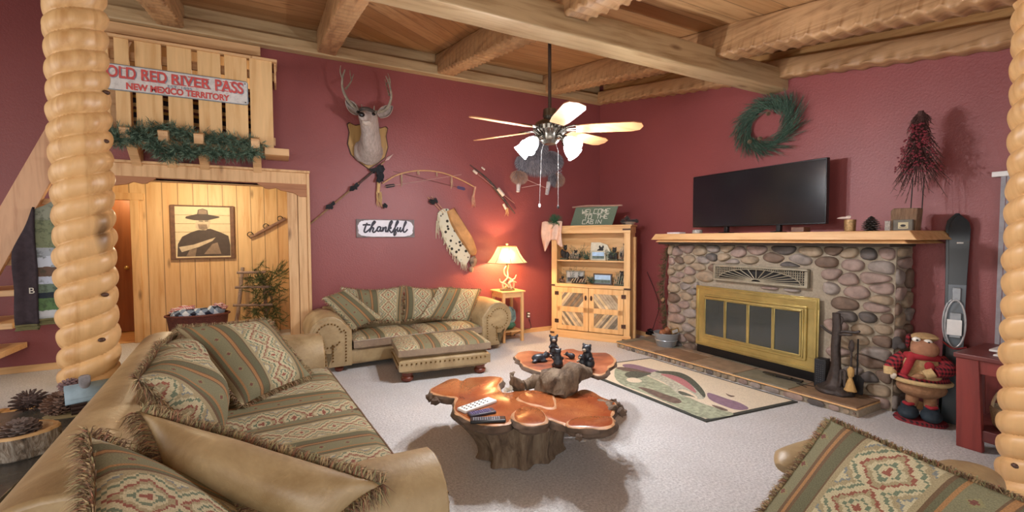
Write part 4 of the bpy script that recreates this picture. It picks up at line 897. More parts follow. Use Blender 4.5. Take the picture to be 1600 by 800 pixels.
# ---------------------------------------------------------------- trout rug
A_, B_, C_, D_ = (2.73, 2.16), (3.72, 2.07), (3.645, 3.62), (2.66, 3.72)
rg = thing('area_rug', 'cream rug with a leaping trout picture and a dark border before the hearth', 'rug', (3.2, 2.9, 0))
O3 = V(3.2, 2.9, 0)
def rp(pts, dz, b, mi, z=.0128): 
    P = [onz(960+x/3.333, 460+y/3.333, .012)-O3 for x, y in smooth_poly(pts, 2)]; n = len(P)
    b.add([V(p.x, p.y, z+dz) for p in P], [tuple(range(n))], mi, False)
b = MB(); b.prism([(x-3.2, y-2.9) for x, y in (A_, B_, C_, D_)], .0, .011); b.build('rug_border', plain('dark green grey binding', '3c3f3a', .9), rg, bevel=.003)
cen = (3.235, 2.89); RM = [plain('rug cream', 'd9ccb4', .95, bump=.5, scale=120), plain('rug water green', '9aa088', .95, bump=.5, scale=30, var=.35), plain('rug purple hills', '8a7080', .95, bump=.4, scale=40), plain('rug brown', '6c5a50', .95, bump=.4, scale=40, var=.3),
  plain('rug trout back', '55584c', .95, bump=.4, scale=60, var=.4), plain('rug trout belly', 'b4b4a2', .95, bump=.4, scale=45, var=.35), plain('rug trout pink', 'b5787a', .95, bump=.4, scale=60)]
b = MB(); b.prism([(cen[0]+(x-cen[0])*.94-3.2, cen[1]+(y-cen[1])*.96-2.9) for x, y in (A_, B_, C_, D_)], .011, .0125); b.build('rug_field', RM[0], rg)
b = MB()
rp([(0,372),(60,400),(150,415),(230,452),(330,500),(430,560),(560,600),(640,625),(560,640),(465,652),(300,575),(150,512),(0,458)], 0, b, 1)
rp([(30,366),(90,360),(180,385),(260,405),(150,408),(70,388)], .0001, b, 2); rp([(478,508),(520,520),(590,545),(650,562),(715,598),(640,606),(560,578),(490,548)], .0001, b, 2)
rp([(110,478),(190,492),(260,520),(330,540),(357,562),(320,572),(240,545),(160,505)], .0002, b, 3); rp([(0,380),(60,378),(160,400),(240,420),(210,425),(120,408),(30,395)], .0002, b, 3); rp([(500,572),(560,588),(600,606),(570,608),(520,588)], .0002, b, 3)
rp([(200,402),(260,398),(340,404),(400,432),(450,480),(477,520),(470,545),(440,548),(400,536),(350,530),(315,508),(290,482),(250,452),(170,425)], .0003, b, 5)
rp([(200,402),(260,398),(340,404),(400,432),(450,480),(477,520),(470,542),(448,520),(410,478),(360,440),(300,418),(240,412)], .0004, b, 4)
rp([(225,412),(300,418),(365,442),(410,480),(432,518),(405,506),(350,470),(290,438)], .0005, b, 6); rp([(325,504),(345,492),(395,505),(440,540),(420,546),(360,530)], .00055, b, 0); rp([(60,440),(90,432),(130,440),(150,455),(110,462),(70,455)], .0005, b, 0)
rp([(50,412),(95,398),(150,408),(205,412),(160,425),(130,436),(90,440),(60,430)], .0004, b, 4); rp([(325,500),(370,510),(430,540),(400,532),(345,525)], .0006, b, 4)
rp([(575,512),(600,525),(635,530),(610,536),(590,528)], .0003, b, 3)
tag(b.build('trout_picture', RM, rg), 'leaping trout with green water, purple hills and a bird')
# ---------------------------------------------------------------- hearth things
def onh(x, y, z=.08): return onz(x, y, z)
p = onh(1045, 541)
t = thing('galvanized_tub', 'grey blue galvanized tub holding brown figures on the left end of the hearth', 'tub', (p.x, p.y+.04, .08))
zc = plain('galvanized zinc', '9ba2a8', .35, .5, var=.12, scale=12)
b = MB(); b.lathe([(.0, 0), (.105, 0), (.108, .005), (.142, .15), (.148, .155), (.144, .16), (.136, .155), (.10, .01)], n=32, sx=1.0, sy=1.0); b.lathe([(.128, .07), (.132, .075), (.129, .08)], n=32); b.build('tub_body', zc, t)
for sgn in (-1, 1):
    b = MB(); b.tube([V(crt.x*sgn*.14+k*.0, crt.y*sgn*.14, .13) + V(0, 0, 0) + cfw.cross(V(0,0,1))*0 + V(cfw.x, cfw.y, 0)*(q*.03) + V(crt.x, crt.y, 0)*sgn*(.02 if abs(q) < .9 else 0) for k, q in enumerate((-1, -.5, 0, .5, 1))], .004, 6); b.build('tub_handle', zc, t)
tq = (p.x, p.y+.04)
b = MB(); 
for c, r_ in (((-.03, .01, .24), (.06, .045, .035)), ((-.01, -.02, .27), (.03, .03, .035)), ((.04, .0, .235), (.05, .03, .03)), ((-.07, .0, .235), (.03, .04, .02))): b.ball((tq[0]+c[0], tq[1]+c[1], c[2]), r_, 12, amp=.4)
small('carved_brown_animal', 'reddish brown carved animal lying in the galvanized tub', 'figurine', remesh_mb if False else b, plain('reddish brown carving', '8a5638', .5, bump=.4))
b = MB(); q = V(crt.x, crt.y, 0).normalized(); Mx = frame((tq[0]+q.x*.085, tq[1]+q.y*.085-.02, .255), q+V(0, 0, .35), V(-.3, -.1, 1)); b.box(-.045, .045, -.03, .03, -.004, .004, M=Mx); b.box(-.034, .034, -.02, .02, .004, .0055, 1, M=Mx)
small('small_gold_frame', 'small gold framed card tucked into the right side of the galvanized tub', 'picture frame', b, [plain('gold frame', '9a7a42', .4, .4), plain('card', 'b8b0a8', .7)])
# dried branch garland down the left edge of the chimney
t = thing('dried_branch', 'dried leafy branch hanging down the left edge of the stone chimney', 'dried branch', (4.30, 3.95, .1)); b = MB(); r = random.Random(4)
cv = spline([V(-.02, -.02, 1.18), V(-.04, .03, .9), V(-.05, .05, .6), V(-.03, .03, .3), V(0, .02, .06)], 8); b.tube(cv, .006, 6, 3)
DG = [plain('dry olive leaf', '6a6a44', .8), plain('dry tan leaf', '8f7d56', .8), plain('dry green leaf', '4c5638', .8), plain('dry twig', '6a5440', .8)]
for k in range(len(cv)-1):
    for q in range(7):
        d = V(r.uniform(-.9, .2), r.uniform(-.1, 1), r.uniform(-.9, .3)); sprig(b, cv[k], d, .13*r.uniform(.4, 1), 14, .03, r, (0, 1, 2, 2), .75, .003, lambda e: V(min(e.x, .1), max(e.y, -.1), max(e.z, .0)))
b.build('leaves', DG, t, flat=True, weld=False)
b = MB(); b.ball((-.07, .05, .48), .025, 12, amp=.3); b.build('dried_fruit', plain('dried orange slice', 'b08a64', .7), t)
# fire tool stand shaped like a tree trunk
p = V(4.0, 1.94, .08); TS = p
t = thing('fire_tool_stand', 'dark iron fireplace tool stand shaped like a tree trunk on the hearth', 'tool stand', (p.x, p.y, .081))
t.scale = (1, 1, 1.08)
irn = plain('brown black iron', '3f3632', .55, .3, bump=.8, scale=40, var=.3)
b = MB(); b.lathe([(0, 0), (.145, 0), (.15, .012), (.14, .03), (.10, .045), (.065, .07), (.045, .12), (.038, .2), (.034, .35), (.03, .5), (.026, .60), (.0, .605)], n=36, sx=.75, sy=.95)
for i in range(len(b.v)): q_ = b.v[i]; b.v[i] = q_+V(ns(q_, 16, 2), ns(q_, 17, 4), 0)*.02
b.build('trunk', irn, t)
Rr = V(.12, -1, 0).normalized(); Fw = V(.6, .1, 0)
def tp(r_, f_, z): return Rr*r_+Fw*f_+V(0, 0, z)
for pts in ([tp(0, 0, .43), tp(-.06, -.02, .46), tp(-.11, -.03, .50)], [tp(0, 0, .46), tp(.06, 0, .47), tp(.13, 0, .475), tp(.16, 0, .49)], [tp(.0, 0, .44), tp(.05, -.05, .45), tp(.12, -.06, .46)], [tp(.02, 0, .50), tp(.04, 0, .55), tp(.03, 0, .58)]):
    b = MB(); b.tube(spline(pts, 4), [.010]*((len(pts)-1)*4)+[.005], 8); b.build('branch_hook', irn, t)
b = MB(); b.tube(spline([tp(.03, -.07, .02), tp(.05, -.07, .10), tp(.045, -.03, .17), tp(.07, -.03, .17), tp(.08, -.07, .08), tp(.12, -.05, .03)], 5), .012, 8); b.build('root_ornament', irn, t)
bt = thing('hearth_broom', 'small straw hearth broom hanging on the tool stand', 'broom', tuple(TS+tp(.115, -.055, 0)), 0)
b = MB(); b.tube([V(0, 0, .45), V(0, 0, .22)], .008, 8); b.ball((0, 0, .41), (.02, .02, .05), 10, amp=.3); b.build('handle', irn, bt)
b = MB(); b.lathe([(.008, .245), (.022, .22), (.020, .17), (.012, .155), (.03, .10), (.042, .055), (.03, .045), (0, .045)], n=20)
for i in range(len(b.v)): q_ = b.v[i]; b.v[i] = q_+V(ns(q_, 40, 2), ns(q_, 41, 4), ns(q_, 45, 6))*.006
b.build('straw_head', plain('straw', 'b8935a', .8, bump=.6, scale=60, stretch=(3, 3, .4)), bt)
pk = thing('fire_poker', 'black iron fire shovel hanging behind the straw broom', 'fire tool', tuple(TS+tp(.14, .05, 0)))
b = MB(); b.tube([V(0, 0, .46), V(0, 0, .12)], .006, 8); b.build('handle', M['black'], pk)
b = MB(); b.prism([(-.04, .02), (.04, .02), (.045, .14), (.02, .17), (-.02, .17), (-.045, .14)], -.004, .004, frame((0, 0, 0), Rr, (0, 0, 1))); b.build('shovel_blade', M['black'], pk, bevel=.002)
p = V(4.0, 2.07, .08); b = MB(); Mx = frame((p.x+.05, p.y, .08), Rr, (0, 0, 1)); b.box(-.04, .045, 0, .24, -.05, .04, M=Mx)
t = tag(b.build('black_speaker', plain('black speaker case', '1c1e22', .5), bevel=.005), 'small black perforated speaker box between the brass doors and the tool stand', 'speaker')
b = MB()
for i in range(4):
    for j in range(9): b.ball(Mx @ V(-.02+i*.015, .05+j*.018, .041), .004, 6)
b.build('speaker_dots', plain('grey dots', '55585e', .5), t)
p = V(3.99, 2.36, .08); b = MB(); Mx = frame((p.x, p.y, .084), (-.1, 1, 0), (-1, 0, 0)); b.box(-.16, .05, -.03, .02, 0, .012, M=Mx); b.box(-.08, .16, -.012, .03, .012, .02, M=Mx); b.tube([V(p.x-.08, p.y-.25, .084), V(p.x-.05, p.y-.15, .087), V(p.x, p.y-.28, .084), V(p.x+.05, p.y-.38, .084)], .003, 5)
small('fire_tongs', 'flat dark metal tongs lying on the hearth below the brass doors', 'tongs', b, M['iron'])
# ---------------------------------------------------------------- plush moose
def plaid(name, c1, c2, k=34):
    s = N(name); x, y, z = s.sep(s.obj()); 
    fa = s.ma('GREATER_THAN', s.ma('FRACT', s.ma('MULTIPLY', s.ma('ADD', x, y), k)), .5); fb_ = s.ma('GREATER_THAN', s.ma('FRACT', s.ma('MULTIPLY', z, k)), .5)
    col = s.mix(s.ma('MULTIPLY', s.ma('ADD', fa, fb_), .5), hexc(c1), hexc(c2)); return s.fin(col, .9)
PL = plaid('red buffalo plaid', 'a02a34', '2c1418'); tanp = plain('tan suede plush', 'b39468', .9, bump=.3, scale=60); brn = plain('brown plush', '9a7252', .9, bump=.3, scale=60); red = plain('red felt', '9c2730', .9); navy = plain('dark teal boots', '24323c', .8); cre = plain('cream plush trim', 'c8ad7c', .95, bump=.6, scale=50)
t = thing('plush_moose', 'standing plush moose doll in red plaid coat and dark boots beside the skis', 'plush doll', (4.13, 1.44, 0), -math.radians(71.3))
t.scale = (.92, .92, .93)
def part(name, mt, *sh, vox=.006, par=None, sm=3):
    b = MB()
    for q in sh:
        if not hasattr(q[0][0], '__len__'): b.ball(q[0], q[1], 16)
        else: b.tube(spline([V(*c) for c in q[0]], 5), [lerp(q[1][min(int(i/5), len(q[1])-1)], q[1][min(int(i/5)+1, len(q[1])-1)], (i % 5)/5) for i in range((len(q[0])-1)*5+1)], 14)
    o = b.build(name, mt, par or t)
    if vox and len(sh) > 1: remesh(o, vox, sm)
    return o
part('body', brn, ((0, 0, .27), (.155, .12, .085)), ((0, 0, .42), (.12, .09, .14)), ((0, -.01, .60), (.075, .07, .07)), ((-.05, 0, .17), (.042, .045, .09)), ((.055, 0, .17), (.042, .045, .09)))
part('muzzle', plain('tan brown muzzle', 'a5765a', .9), ((.015, -.075, .585), (.088, .06, .07)), ((.01, -.05, .62), (.06, .05, .04)))
part('coat', tanp, ((0, -.005, .46), (.135, .105, .10)), ((.0, -.01, .37), (.145, .12, .07)), ((.03, -.07, .38), (.09, .06, .05)))
b = MB(); b.lathe([(.14, .40), (.155, .37), (.172, .335), (.165, .325), (.1, .33)], n=40, sx=1, sy=.8); b.build('plaid_skirt', PL, t)
b = MB(); b.tube([V(math.cos(a)*.17, math.sin(a)*.137, .325) for a in [2*PI*i/30 for i in range(30)]], .017, 10, closed=True); b.build('coat_trim', cre, t)
part('sleeve', PL, (((-.10, -.01, .50), (-.16, -.03, .44), (-.185, -.06, .39)), (.05, .05, .045)))
part('sleeve', PL, (((.10, -.01, .50), (.15, -.07, .45), (.08, -.13, .43)), (.05, .05, .04)))
part('cuff', cre, (((-.185, -.055, .41), (-.185, -.065, .35)), (.045, .042)))
part('mitten', plain('white mitten', 'd5cbb8', .9), ((-.165, -.09, .345), (.02, .018, .028)), ((-.15, -.095, .355), (.01, .01, .014)))
part('cuff', cre, (((.07, -.135, .43), (.02, -.145, .40)), (.036, .034)))
part('mitten', brn, ((-.01, -.15, .385), (.035, .022, .022)), ((-.035, -.15, .378), (.02, .014, .012)))
part('scarf', red, (((-.10, -.05, .52), (0, -.10, .53), (.10, -.05, .52)), (.026, .03, .026)), (((-.05, -.09, .53), (-.075, -.125, .46), (-.10, -.13, .38)), (.026, .028, .024)))
part('pocket', red, ((.045, -.135, .47), (.03, .012, .035)))
part('cap', tanp, ((.01, .0, .665), (.085, .075, .035)), ((.03, -.05, .672), (.07, .04, .014)))
for x in (-.035, .032):
    b = MB(); b.ball((x, -.085, .655-.01*(x > 0)), (.027, .018, .02), 16); e = b.build('eye', plain('white eye', 'e8e4da', .3), t)
    b = MB(); b.ball((x+.006, -.102, .653-.01*(x > 0)), (.008, .005, .008), 10); b.build('pupil', M['black'], e)
part('ear_flap', PL, ((-.085, -.01, .62), (.016, .03, .055)), ((-.08, -.0, .66), (.02, .03, .02)))
part('antler', plain('grey felt antler', '4a4644', .9), ((-.15, .03, .60), (.035, .02, .045)), ((-.12, .03, .57), (.03, .02, .03)), ((-.165, .03, .56), (.02, .015, .03)))
for x in (-.07, .065):
    part('boot', navy, ((x, -.05, .07), (.068, .10, .052)), ((x, .0, .11), (.05, .05, .04)))
    part('boot_cuff', red, (((x-.03, -.03, .135), (x, -.055, .13), (x+.03, -.03, .135)), (.012, .014, .012)))
b = MB(); b.lathe([(.0, 0), (.155, 0), (.165, .015), (.155, .03), (0, .03)], (0, -.03, 0), n=32, sy=.7); b.build('sole', PL, t)
# ---------------------------------------------------------------- skis leaning on the wall
def ski(label, base, top, wd, mt, tip, side):
    t = thing('ski', label, 'ski', tuple(base), 0, 'pair of downhill skis'); d = Vector(top)-Vector(base); L = d.length; d.normalize(); X = V(.22, -1, 0).normalized()
    Mx = frame((0, 0, 0), X, d); b = MB(); prof = []
    if Mx.col[2][0] > 0: sgz = -1
    else: sgz = 1
    n = 30
    for i in range(n+1):
        s_ = i/n; w_ = wd*(1-.22*math.sin(PI*min(1, s_*1.05)))*(1 if s_ < .93 else math.sqrt(max(.02, 1-((s_-.93)/.07)**2))); cur = (.05*((s_-.86)/.14)**2 if s_ > .86 else 0)+.0; prof.append((w_/2, s_*L, cur))
    vs = []
    for w_, y, c in prof: vs += [Mx @ V(-w_, y, sgz*(c-.006)), Mx @ V(w_, y, sgz*(c-.006)), Mx @ V(w_, y, sgz*(c+.006)), Mx @ V(-w_, y, sgz*(c+.006))]
    b.add(vs, [(4*i+j, 4*i+(j+1) % 4, 4*i+4+(j+1) % 4, 4*i+4+j) for i in range(n) for j in range(4)]+[(0, 1, 2, 3), (4*n+3, 4*n+2, 4*n+1, 4*n)], 0, False)
    b.build('ski_blade', mt, t, bevel=.002)
    return t, Mx, L, sgz
s = N('ski graphics'); z = s.sep(s.obj())[2]; skm = s.fin(s.ramp(z, [(0, hexc('3c4a50')), (.55, hexc('4d565c')), (1.08, hexc('596067')), (1.1, hexc('14181c'))], 'LINEAR'), .25)
s = N('ski graphics dark'); z = s.sep(s.obj())[2]; skd = s.fin(s.ramp(z, [(0, hexc('10181a')), (.9, hexc('20262a')), (1.4, hexc('2c3034'))], 'LINEAR'), .25)
t2, Mx2, L2, g2 = ski('black ski standing behind the grey ski and the plush moose', (4.30, 1.335, .0), (4.395, 1.44, 1.51), .125, skd, 1, 0)
t1, Mx1, L1, g1 = ski('grey ski with a white tag on its binding leaning on the red wall', (4.26, 1.31, .0), (4.35, 1.465, 1.49), .115, skm, 1, 0)
for tt, Mx, g in ((t1, Mx1, g1), (t2, Mx2, g2)):
    dx = 0
    b = MB(); lp = [Mx @ V(math.cos(a)*.052+dx, .72+math.sin(a)*.17, g*(.03+.012*math.sin(a))) for a in [2*PI*i/28 for i in range(28)]]; b.tube(lp, .006, 8, closed=True); bo = b.build('binding_loop', plain('pale grey loop', 'b4b4b4', .4, .3), tt)
    b = MB(); b.box(-.03, .03, .62, .80, .012, .035, M=Mx @ Matrix.Diagonal((1, 1, g, 1))); b.box(-.022, .022, .88, .98, .006, .03, M=Mx @ Matrix.Diagonal((1, 1, g, 1))); b.build('binding', plain('grey binding', '8c8f92', .35, .3), tt, bevel=.004)
b = MB(); b.box(-.042, .035, .64, .75, .040, .043, M=Mx1 @ Matrix.Diagonal((1, 1, g1, 1))); b.build('paper_tag', M['white'], t1)
b = MB(); b.tube(spline([Mx1 @ V(-.06, .58, g1*.02), Mx1 @ V(-.0, .545, g1*.06), Mx1 @ V(.06, .56, g1*.02)], 5), .006, 8); b.build('red_strap', plain('red strap', 'a03a3c', .5), t1)
b = MB(); b.box(-.012, .022, 1.30, 1.31, .0065, .0072, M=Mx1 @ Matrix.Diagonal((1, 1, g1, 1))); b.build('tip_marking', M['white'], t1)
# ---------------------------------------------------------------- red side table
rdm = wood('distressed red paint', '8a3a34', '6d2a28', 'Z', .6, knots=False, rough=.45); rdt = wood('dark red table top', '6e3632', '54282a', 'Y', .6, knots=False, rough=.4)
t = thing('red_side_table', 'distressed red wooden side table in front of the blind at the right', 'side table', (4.1, .86, 0))
b = MB(); b.box(-.27, .27, -.32, .32, .575, .605); b.build('table_top', rdt, t, bevel=.005)
for sx, sy in ((-1, 1), (1, 1), (-1, -1), (1, -1)):
    b = MB(); x = sx*.24; y = sy*.275; b.add([V(x-.02, y-.085*1.2, 0), V(x+.02, y-.085*1.2, 0), V(x+.02, y+.02, 0), V(x-.02, y+.02, 0), V(x-.02, y-.07, .575), V(x+.02, y-.07, .575), V(x+.02, y+.035, .575), V(x-.02, y+.035, .575)], [(0,3,2,1), (4,5,6,7), (0,1,5,4), (1,2,6,5), (2,3,7,6), (3,0,4,7)], 0, False); b.build('leg', rdm, t, bevel=.004)
b = MB(); b.box(-.25, -.23, -.28, .28, .49, .575); b.box(.23, .25, -.28, .28, .49, .575); b.box(-.24, .24, .25, .27, .49, .575); b.box(-.24, .24, -.27, -.25, .49, .575); b.build('apron', rdm, t, bevel=.003)
b = MB(); b.box(-.24, .24, -.27, .27, .12, .14); b.box(-.25, -.23, -.28, .28, .07, .14); b.build('lower_shelf', rdt, t, bevel=.003)
b = MB(); b.box(3.90, 4.10, .80, 1.02, .606, .618); b.box(3.98, 4.2, .86, 1.06, .618, .632); small('folded_papers', 'white folded papers on the red side table', 'papers', b, M['white'], bevel=.004)
t = thing('wicker_basket', 'pale wicker basket with a hoop handle on the lower shelf of the red table', 'basket', (4.02, .90, .141)); wk = plain('woven wicker', '9a8468', .8, bump=.9, scale=60, stretch=(1, 1, 4), var=.35)
b = MB(); b.lathe([(0, 0), (.12, 0), (.14, .02), (.155, .12), (.15, .135), (.135, .12), (.12, .02), (0, .015)], n=28, sx=.85, sy=1); b.build('basket_body', wk, t)
b = MB(); b.tube([V(-.02, math.cos(a)*.14, .12+math.sin(a)*.17) for a in [PI*i/16 for i in range(17)]], .008, 8); b.build('hoop_handle', plain('pale cane', 'c8b08c', .6), t)
# ---------------------------------------------------------------- table lamp and side table
t = thing('side_table', 'small square honey wood side table carrying the antler lamp', 'side table', (2.68, 5.22, 0))
b = MB(); b.box(-.175, .175, -.18, .18, .645, .665); b.build('table_top', M['honey_x'], t, bevel=.005)
for sx in (-1, 1):
    for sy in (-1, 1):
        b = MB(); b.box(sx*.135-.018, sx*.135+.018, sy*.15-.018, sy*.15+.018, 0, .645); b.build('leg', M['honey'], t, bevel=.003)
b = MB(); b.box(-.15, .15, -.155, -.14, .58, .645); b.box(-.15, .15, .14, .155, .58, .645); b.box(-.155, -.14, -.15, .15, .58, .645); b.box(.14, .155, -.15, .15, .58, .645); b.build('apron', M['honey_x'], t)
b = MB(); b.box(-.15, .15, -.15, .15, .13, .145); b.build('lower_shelf', M['honey_x'], t, bevel=.003)
b = MB(); b.ball((2.70, 5.22, .30), (.085, .10, .14), 20, amp=.3); b.ball((2.68, 5.20, .205), (.10, .10, .055), 16, amp=.2, mi=1); b.ball((2.73, 5.22, .34), (.06, .07, .09), 14, amp=.3)
small('bagged_bundle', 'grey green bundle in clear wrap on the lower shelf of the side table', 'bundle', b, [plain('grey wrapped bundle', '6f8580', .3, var=.5, scale=20, bump=.4), plain('green wrapped bundle', '3f6a54', .4, var=.4, scale=20)])
t = thing('antler_lamp', 'lit table lamp with antler base and pleated cream shade', 'table lamp', (2.66, 5.19, .666))
b = MB(); b.lathe([(0, 0), (.10, 0), (.105, .012), (.085, .03), (0, .035)], n=28, sy=.8); b.build('lamp_base', plain('carved lamp base', '6f5c48', .6, bump=.4), t)
ant = plain('pale antler', 'd8c4a0', .5, var=.2)
for pts in ([(-.07, -.03, .03), (-.09, -.05, .1), (-.02, -.05, .17), (.0, -.01, .25), (.02, 0, .33)], [(.08, -.02, .03), (.07, -.05, .1), (.03, -.04, .15), (-.04, -.02, .20), (-.05, -.01, .27), (-.01, 0, .32)], [(-.02, .02, .03), (.05, .0, .12), (.10, -.02, .15), (.12, -.03, .20)], [(.0, -.05, .04), (-.06, -.06, .09), (-.12, -.04, .12), (-.13, -.04, .16)], [(.03, -.06, .03), (.0, -.07, .10), (.06, -.06, .12), (.11, -.05, .10)]):
    b = MB(); sp = spline([V(*q) for q in pts], 5); b.tube(sp, [lerp(.014, .006, i/(len(sp)-1)) for i in range(len(sp))], 8); b.build('antler', ant, t)
b = MB(); b.cyl((0, 0, .03), (0, 0, .40), .008, n=10); b.cyl((0, 0, .33), (0, 0, .37), .018, n=12); b.cyl((0, 0, .585), (0, 0, .60), .006, n=8); b.lathe([(0, .59), (.016, .60), (.02, .615), (.0, .625)], n=12); b.build('lamp_stem', plain('pewter stem', '7a7060', .4, .6), t)
b = MB(); n = 64; prof = [(.125, .575), (.14, .55), (.175, .48), (.215, .42), (.265, .365)]
for r_, z in prof: pass
vs = [V(math.cos(2*PI*j/n)*r_*(1-.012*abs(math.sin(4*2*PI*j/n))), math.sin(2*PI*j/n)*r_*(1-.012*abs(math.sin(4*2*PI*j/n))), z) for r_, z in prof for j in range(n)]
b.add(vs, [(i*n+j, i*n+(j+1) % n, (i+1)*n+(j+1) % n, (i+1)*n+j) for i in range(len(prof)-1) for j in range(n)])
s = N('glowing cream shade'); s.b.inputs['Emission Color'].default_value = (1, .70, .30, 1); s.b.inputs['Emission Strength'].default_value = .5; s.b.inputs['Transmission Weight'].default_value = .1
so = b.build('lamp_shade', s.fin(hexc('e8d4a4'), .8), t)
b = MB()
for a in [PI/4*k+.5 for k in range(8)]: b.tube([V(math.cos(a)*r_*1.0, math.sin(a)*r_*1.0, z) for r_, z in prof], .003, 5)
b.tube([V(math.cos(2*PI*k/40)*.265, math.sin(2*PI*k/40)*.265, .365) for k in range(40)], .004, 6, closed=True); b.tube([V(math.cos(2*PI*k/40)*.125, math.sin(2*PI*k/40)*.125, .575) for k in range(40)], .004, 6, closed=True)
b.build('shade_trim', plain('tan shade piping', 'a88a58', .7), so)
point('table_lamp_bulb', (2.66, 5.19, .666+.45), 30, (1, .62, .30), .035)
t = thing('wall_outlet', 'dark wall outlet with plugs between side table and bookcase', 'outlet', (ony(825, 492, WA).x, WA, ony(825, 492, WA).z))
b = MB(); b.box(-.028, .028, -.006, 0, -.045, .045); b.build('cover_plate', plain('brown outlet plate', '4a3828', .5), t, bevel=.003)
b = MB(); b.box(-.014, .014, -.03, -.006, -.03, -.008); b.box(-.012, .016, -.03, -.006, .01, .03); b.build('plug', M['white'], t, bevel=.003)
p = ony(825, 498, WA)
b = MB(); b.tube(spline([V(p.x, WA-.03, p.z), V(p.x+.02, WA-.05, p.z-.12), V(p.x-.08, WA-.04, .06), V(p.x-.25, WA-.06, .012), V(2.85, 5.35, .012), V(2.66, 5.38, .02)], 6), .004, 6)
b.build('cable_loop', M['black']); o_ = bpy.data.objects['cable_loop']; o_.name = 'lamp_cable'; tag(o_, 'black power cord running from the outlet down behind the side table', 'cord')
# ---------------------------------------------------------------- thankful sign
Y = WA-.001
def bx_px(b, x0, y0, x1, y1, d0, d1, mi=0): a = ony(x0, y0, WA); c = ony(x1, y1, WA); b.box(a.x, c.x, WA-d1, WA-d0, c.z, a.z, mi); return a, c
sg = ony(603, 357, WA); t = thing('thankful_sign', 'grey edged white sign with dark script lettering on the red wall', 'sign', (sg.x, WA, sg.z))
b = MB(); b.box(-.345, .345, -.018, -.001, -.108, .108); b.build('board', plain('weathered grey sign edge', '7d7272', .8, var=.35, scale=12), t, bevel=.002)
r = random.Random(3); P = []
for k in range(60):
    a = 2*PI*k/60; c, q = math.cos(a), math.sin(a); P.append((math.copysign(abs(c)**.35, c)*.325*(1+.03*ns((c*3, q*3, 0), 2)), math.copysign(abs(q)**.5, q)*.098*(1+.06*ns((c*5, q*5, 1), 2))))
XZ = Matrix(((1,0,0,0), (0,0,-1,0), (0,1,0,0), (0,0,0,1)))
b = MB(); b.prism(P, .018, .020, XZ); b.build('white_paint', plain('white washed paint', 'e4e2ea', .7, var=.06), t)
script = [[(-.265,.045),(-.23,.05),(-.18,.048)], [(-.215,.075),(-.235,.02),(-.25,-.04),(-.235,-.055),(-.21,-.035),(-.18,.0),(-.15,.05),(-.125,.085),(-.135,.1),(-.155,.07),(-.175,.0),(-.19,-.055)],
 [(-.185,-.03),(-.16,.01),(-.145,.0),(-.155,-.04),(-.14,-.055),(-.115,-.03),(-.095,.01)], [(-.065,.02),(-.09,.02),(-.105,-.015),(-.095,-.04),(-.075,-.03),(-.06,.02),(-.07,-.02),(-.062,-.04),(-.045,-.02)],
 [(-.035,.02),(-.045,-.045),(-.025,.0),(-.005,.02),(-.002,.0),(-.01,-.035),(.0,-.045),(.02,-.02),(.045,.03),(.07,.09),(.06,.105),(.04,.07),(.025,.0),(.015,-.055)], [(.02,-.02),(.045,.015),(.055,.005),(.03,-.01),(.05,-.05),(.065,-.055),(.085,-.02)],
 [(.085,-.02),(.11,.03),(.14,.09),(.13,.105),(.112,.06),(.095,-.03),(.088,-.09),(.10,-.095),(.112,-.06),(.105,-.03),(.125,-.01)], [(.135,.02),(.128,-.025),(.138,-.042),(.155,-.02),(.168,.02),(.16,-.03),(.17,-.045),(.19,-.015),(.215,.04),(.235,.085),(.228,.1),(.212,.06),(.2,-.02),(.205,-.05),(.225,-.045),(.25,-.01)]]
b = MB()
for st in script: b.tube(spline([V(x*1.03, -.022, z*.85) for x, z in st], 5), .0095, 8, flat=1)
b.build('script_lettering', plain('charcoal lettering', '3c3c48', .6), t)
# ---------------------------------------------------------------- deer head mount
SC = V(.965, WA, 2.43); t = thing('deer_mount', 'mule deer head with antlers mounted on a wooden shield', 'deer head mount', tuple(SC))
sh = [(-.225, .24), (-.20, .26), (-.14, .235), (0, .28), (.14, .235), (.20, .26), (.225, .24), (.205, .15), (.225, .02), (.19, -.10), (.10, -.18), (0, -.25), (-.10, -.18), (-.19, -.10), (-.225, .02), (-.205, .15)]
b = MB(); b.prism(sh, .0, .022, XZ); b.build('shield', wood('shield oak', 'a8844c', '866436', 'Z', 1, knots=False), t, bevel=.006)
b = MB(); n = len(sh); b.prism([(x*1.05, z*1.04) for x, z in sh], .0005, .012, XZ); b.build('shield_edge', plain('dark walnut edge', '3f2218', .5), t, bevel=.004)
hid = plain('grey tan deer hair', 'a0928a', .9, bump=.5, scale=50, var=.22, stretch=(1, 1, .3)); thr = plain('pale throat', 'c9bdb2', .9); dkn = plain('dark forehead', '4c423c', .9, var=.3)
b = MB()
nk = spline([V(0, -.02, -.08), V(0, -.12, -.02), V(0, -.20, .10), V(0, -.25, .22), V(0, -.30, .30)], 6); b.tube(nk, [lerp(.155, .10, min(1, i/14)) for i in range(len(nk))], 22)
b.ball((0, -.05, -.06), (.17, .09, .15), 16, amp=.25); b.ball((-.09, -.05, -.02), (.07, .06, .09), 12, amp=.3); b.ball((.09, -.05, -.02), (.07, .06, .09), 12, amp=.3); b.ball((0, -.07, -.14), (.07, .05, .08), 12, amp=.3)
b.ball((0, -.30, .31), (.105, .12, .085), 18); b.tube(spline([V(0, -.32, .32), V(0, -.42, .29), V(0, -.50, .262)], 5), [.085, .08, .072, .065, .06, .056, .052, .05, .05, .048, .042], 18)
remesh(b.build('head_and_neck', hid, t), .009, 4)
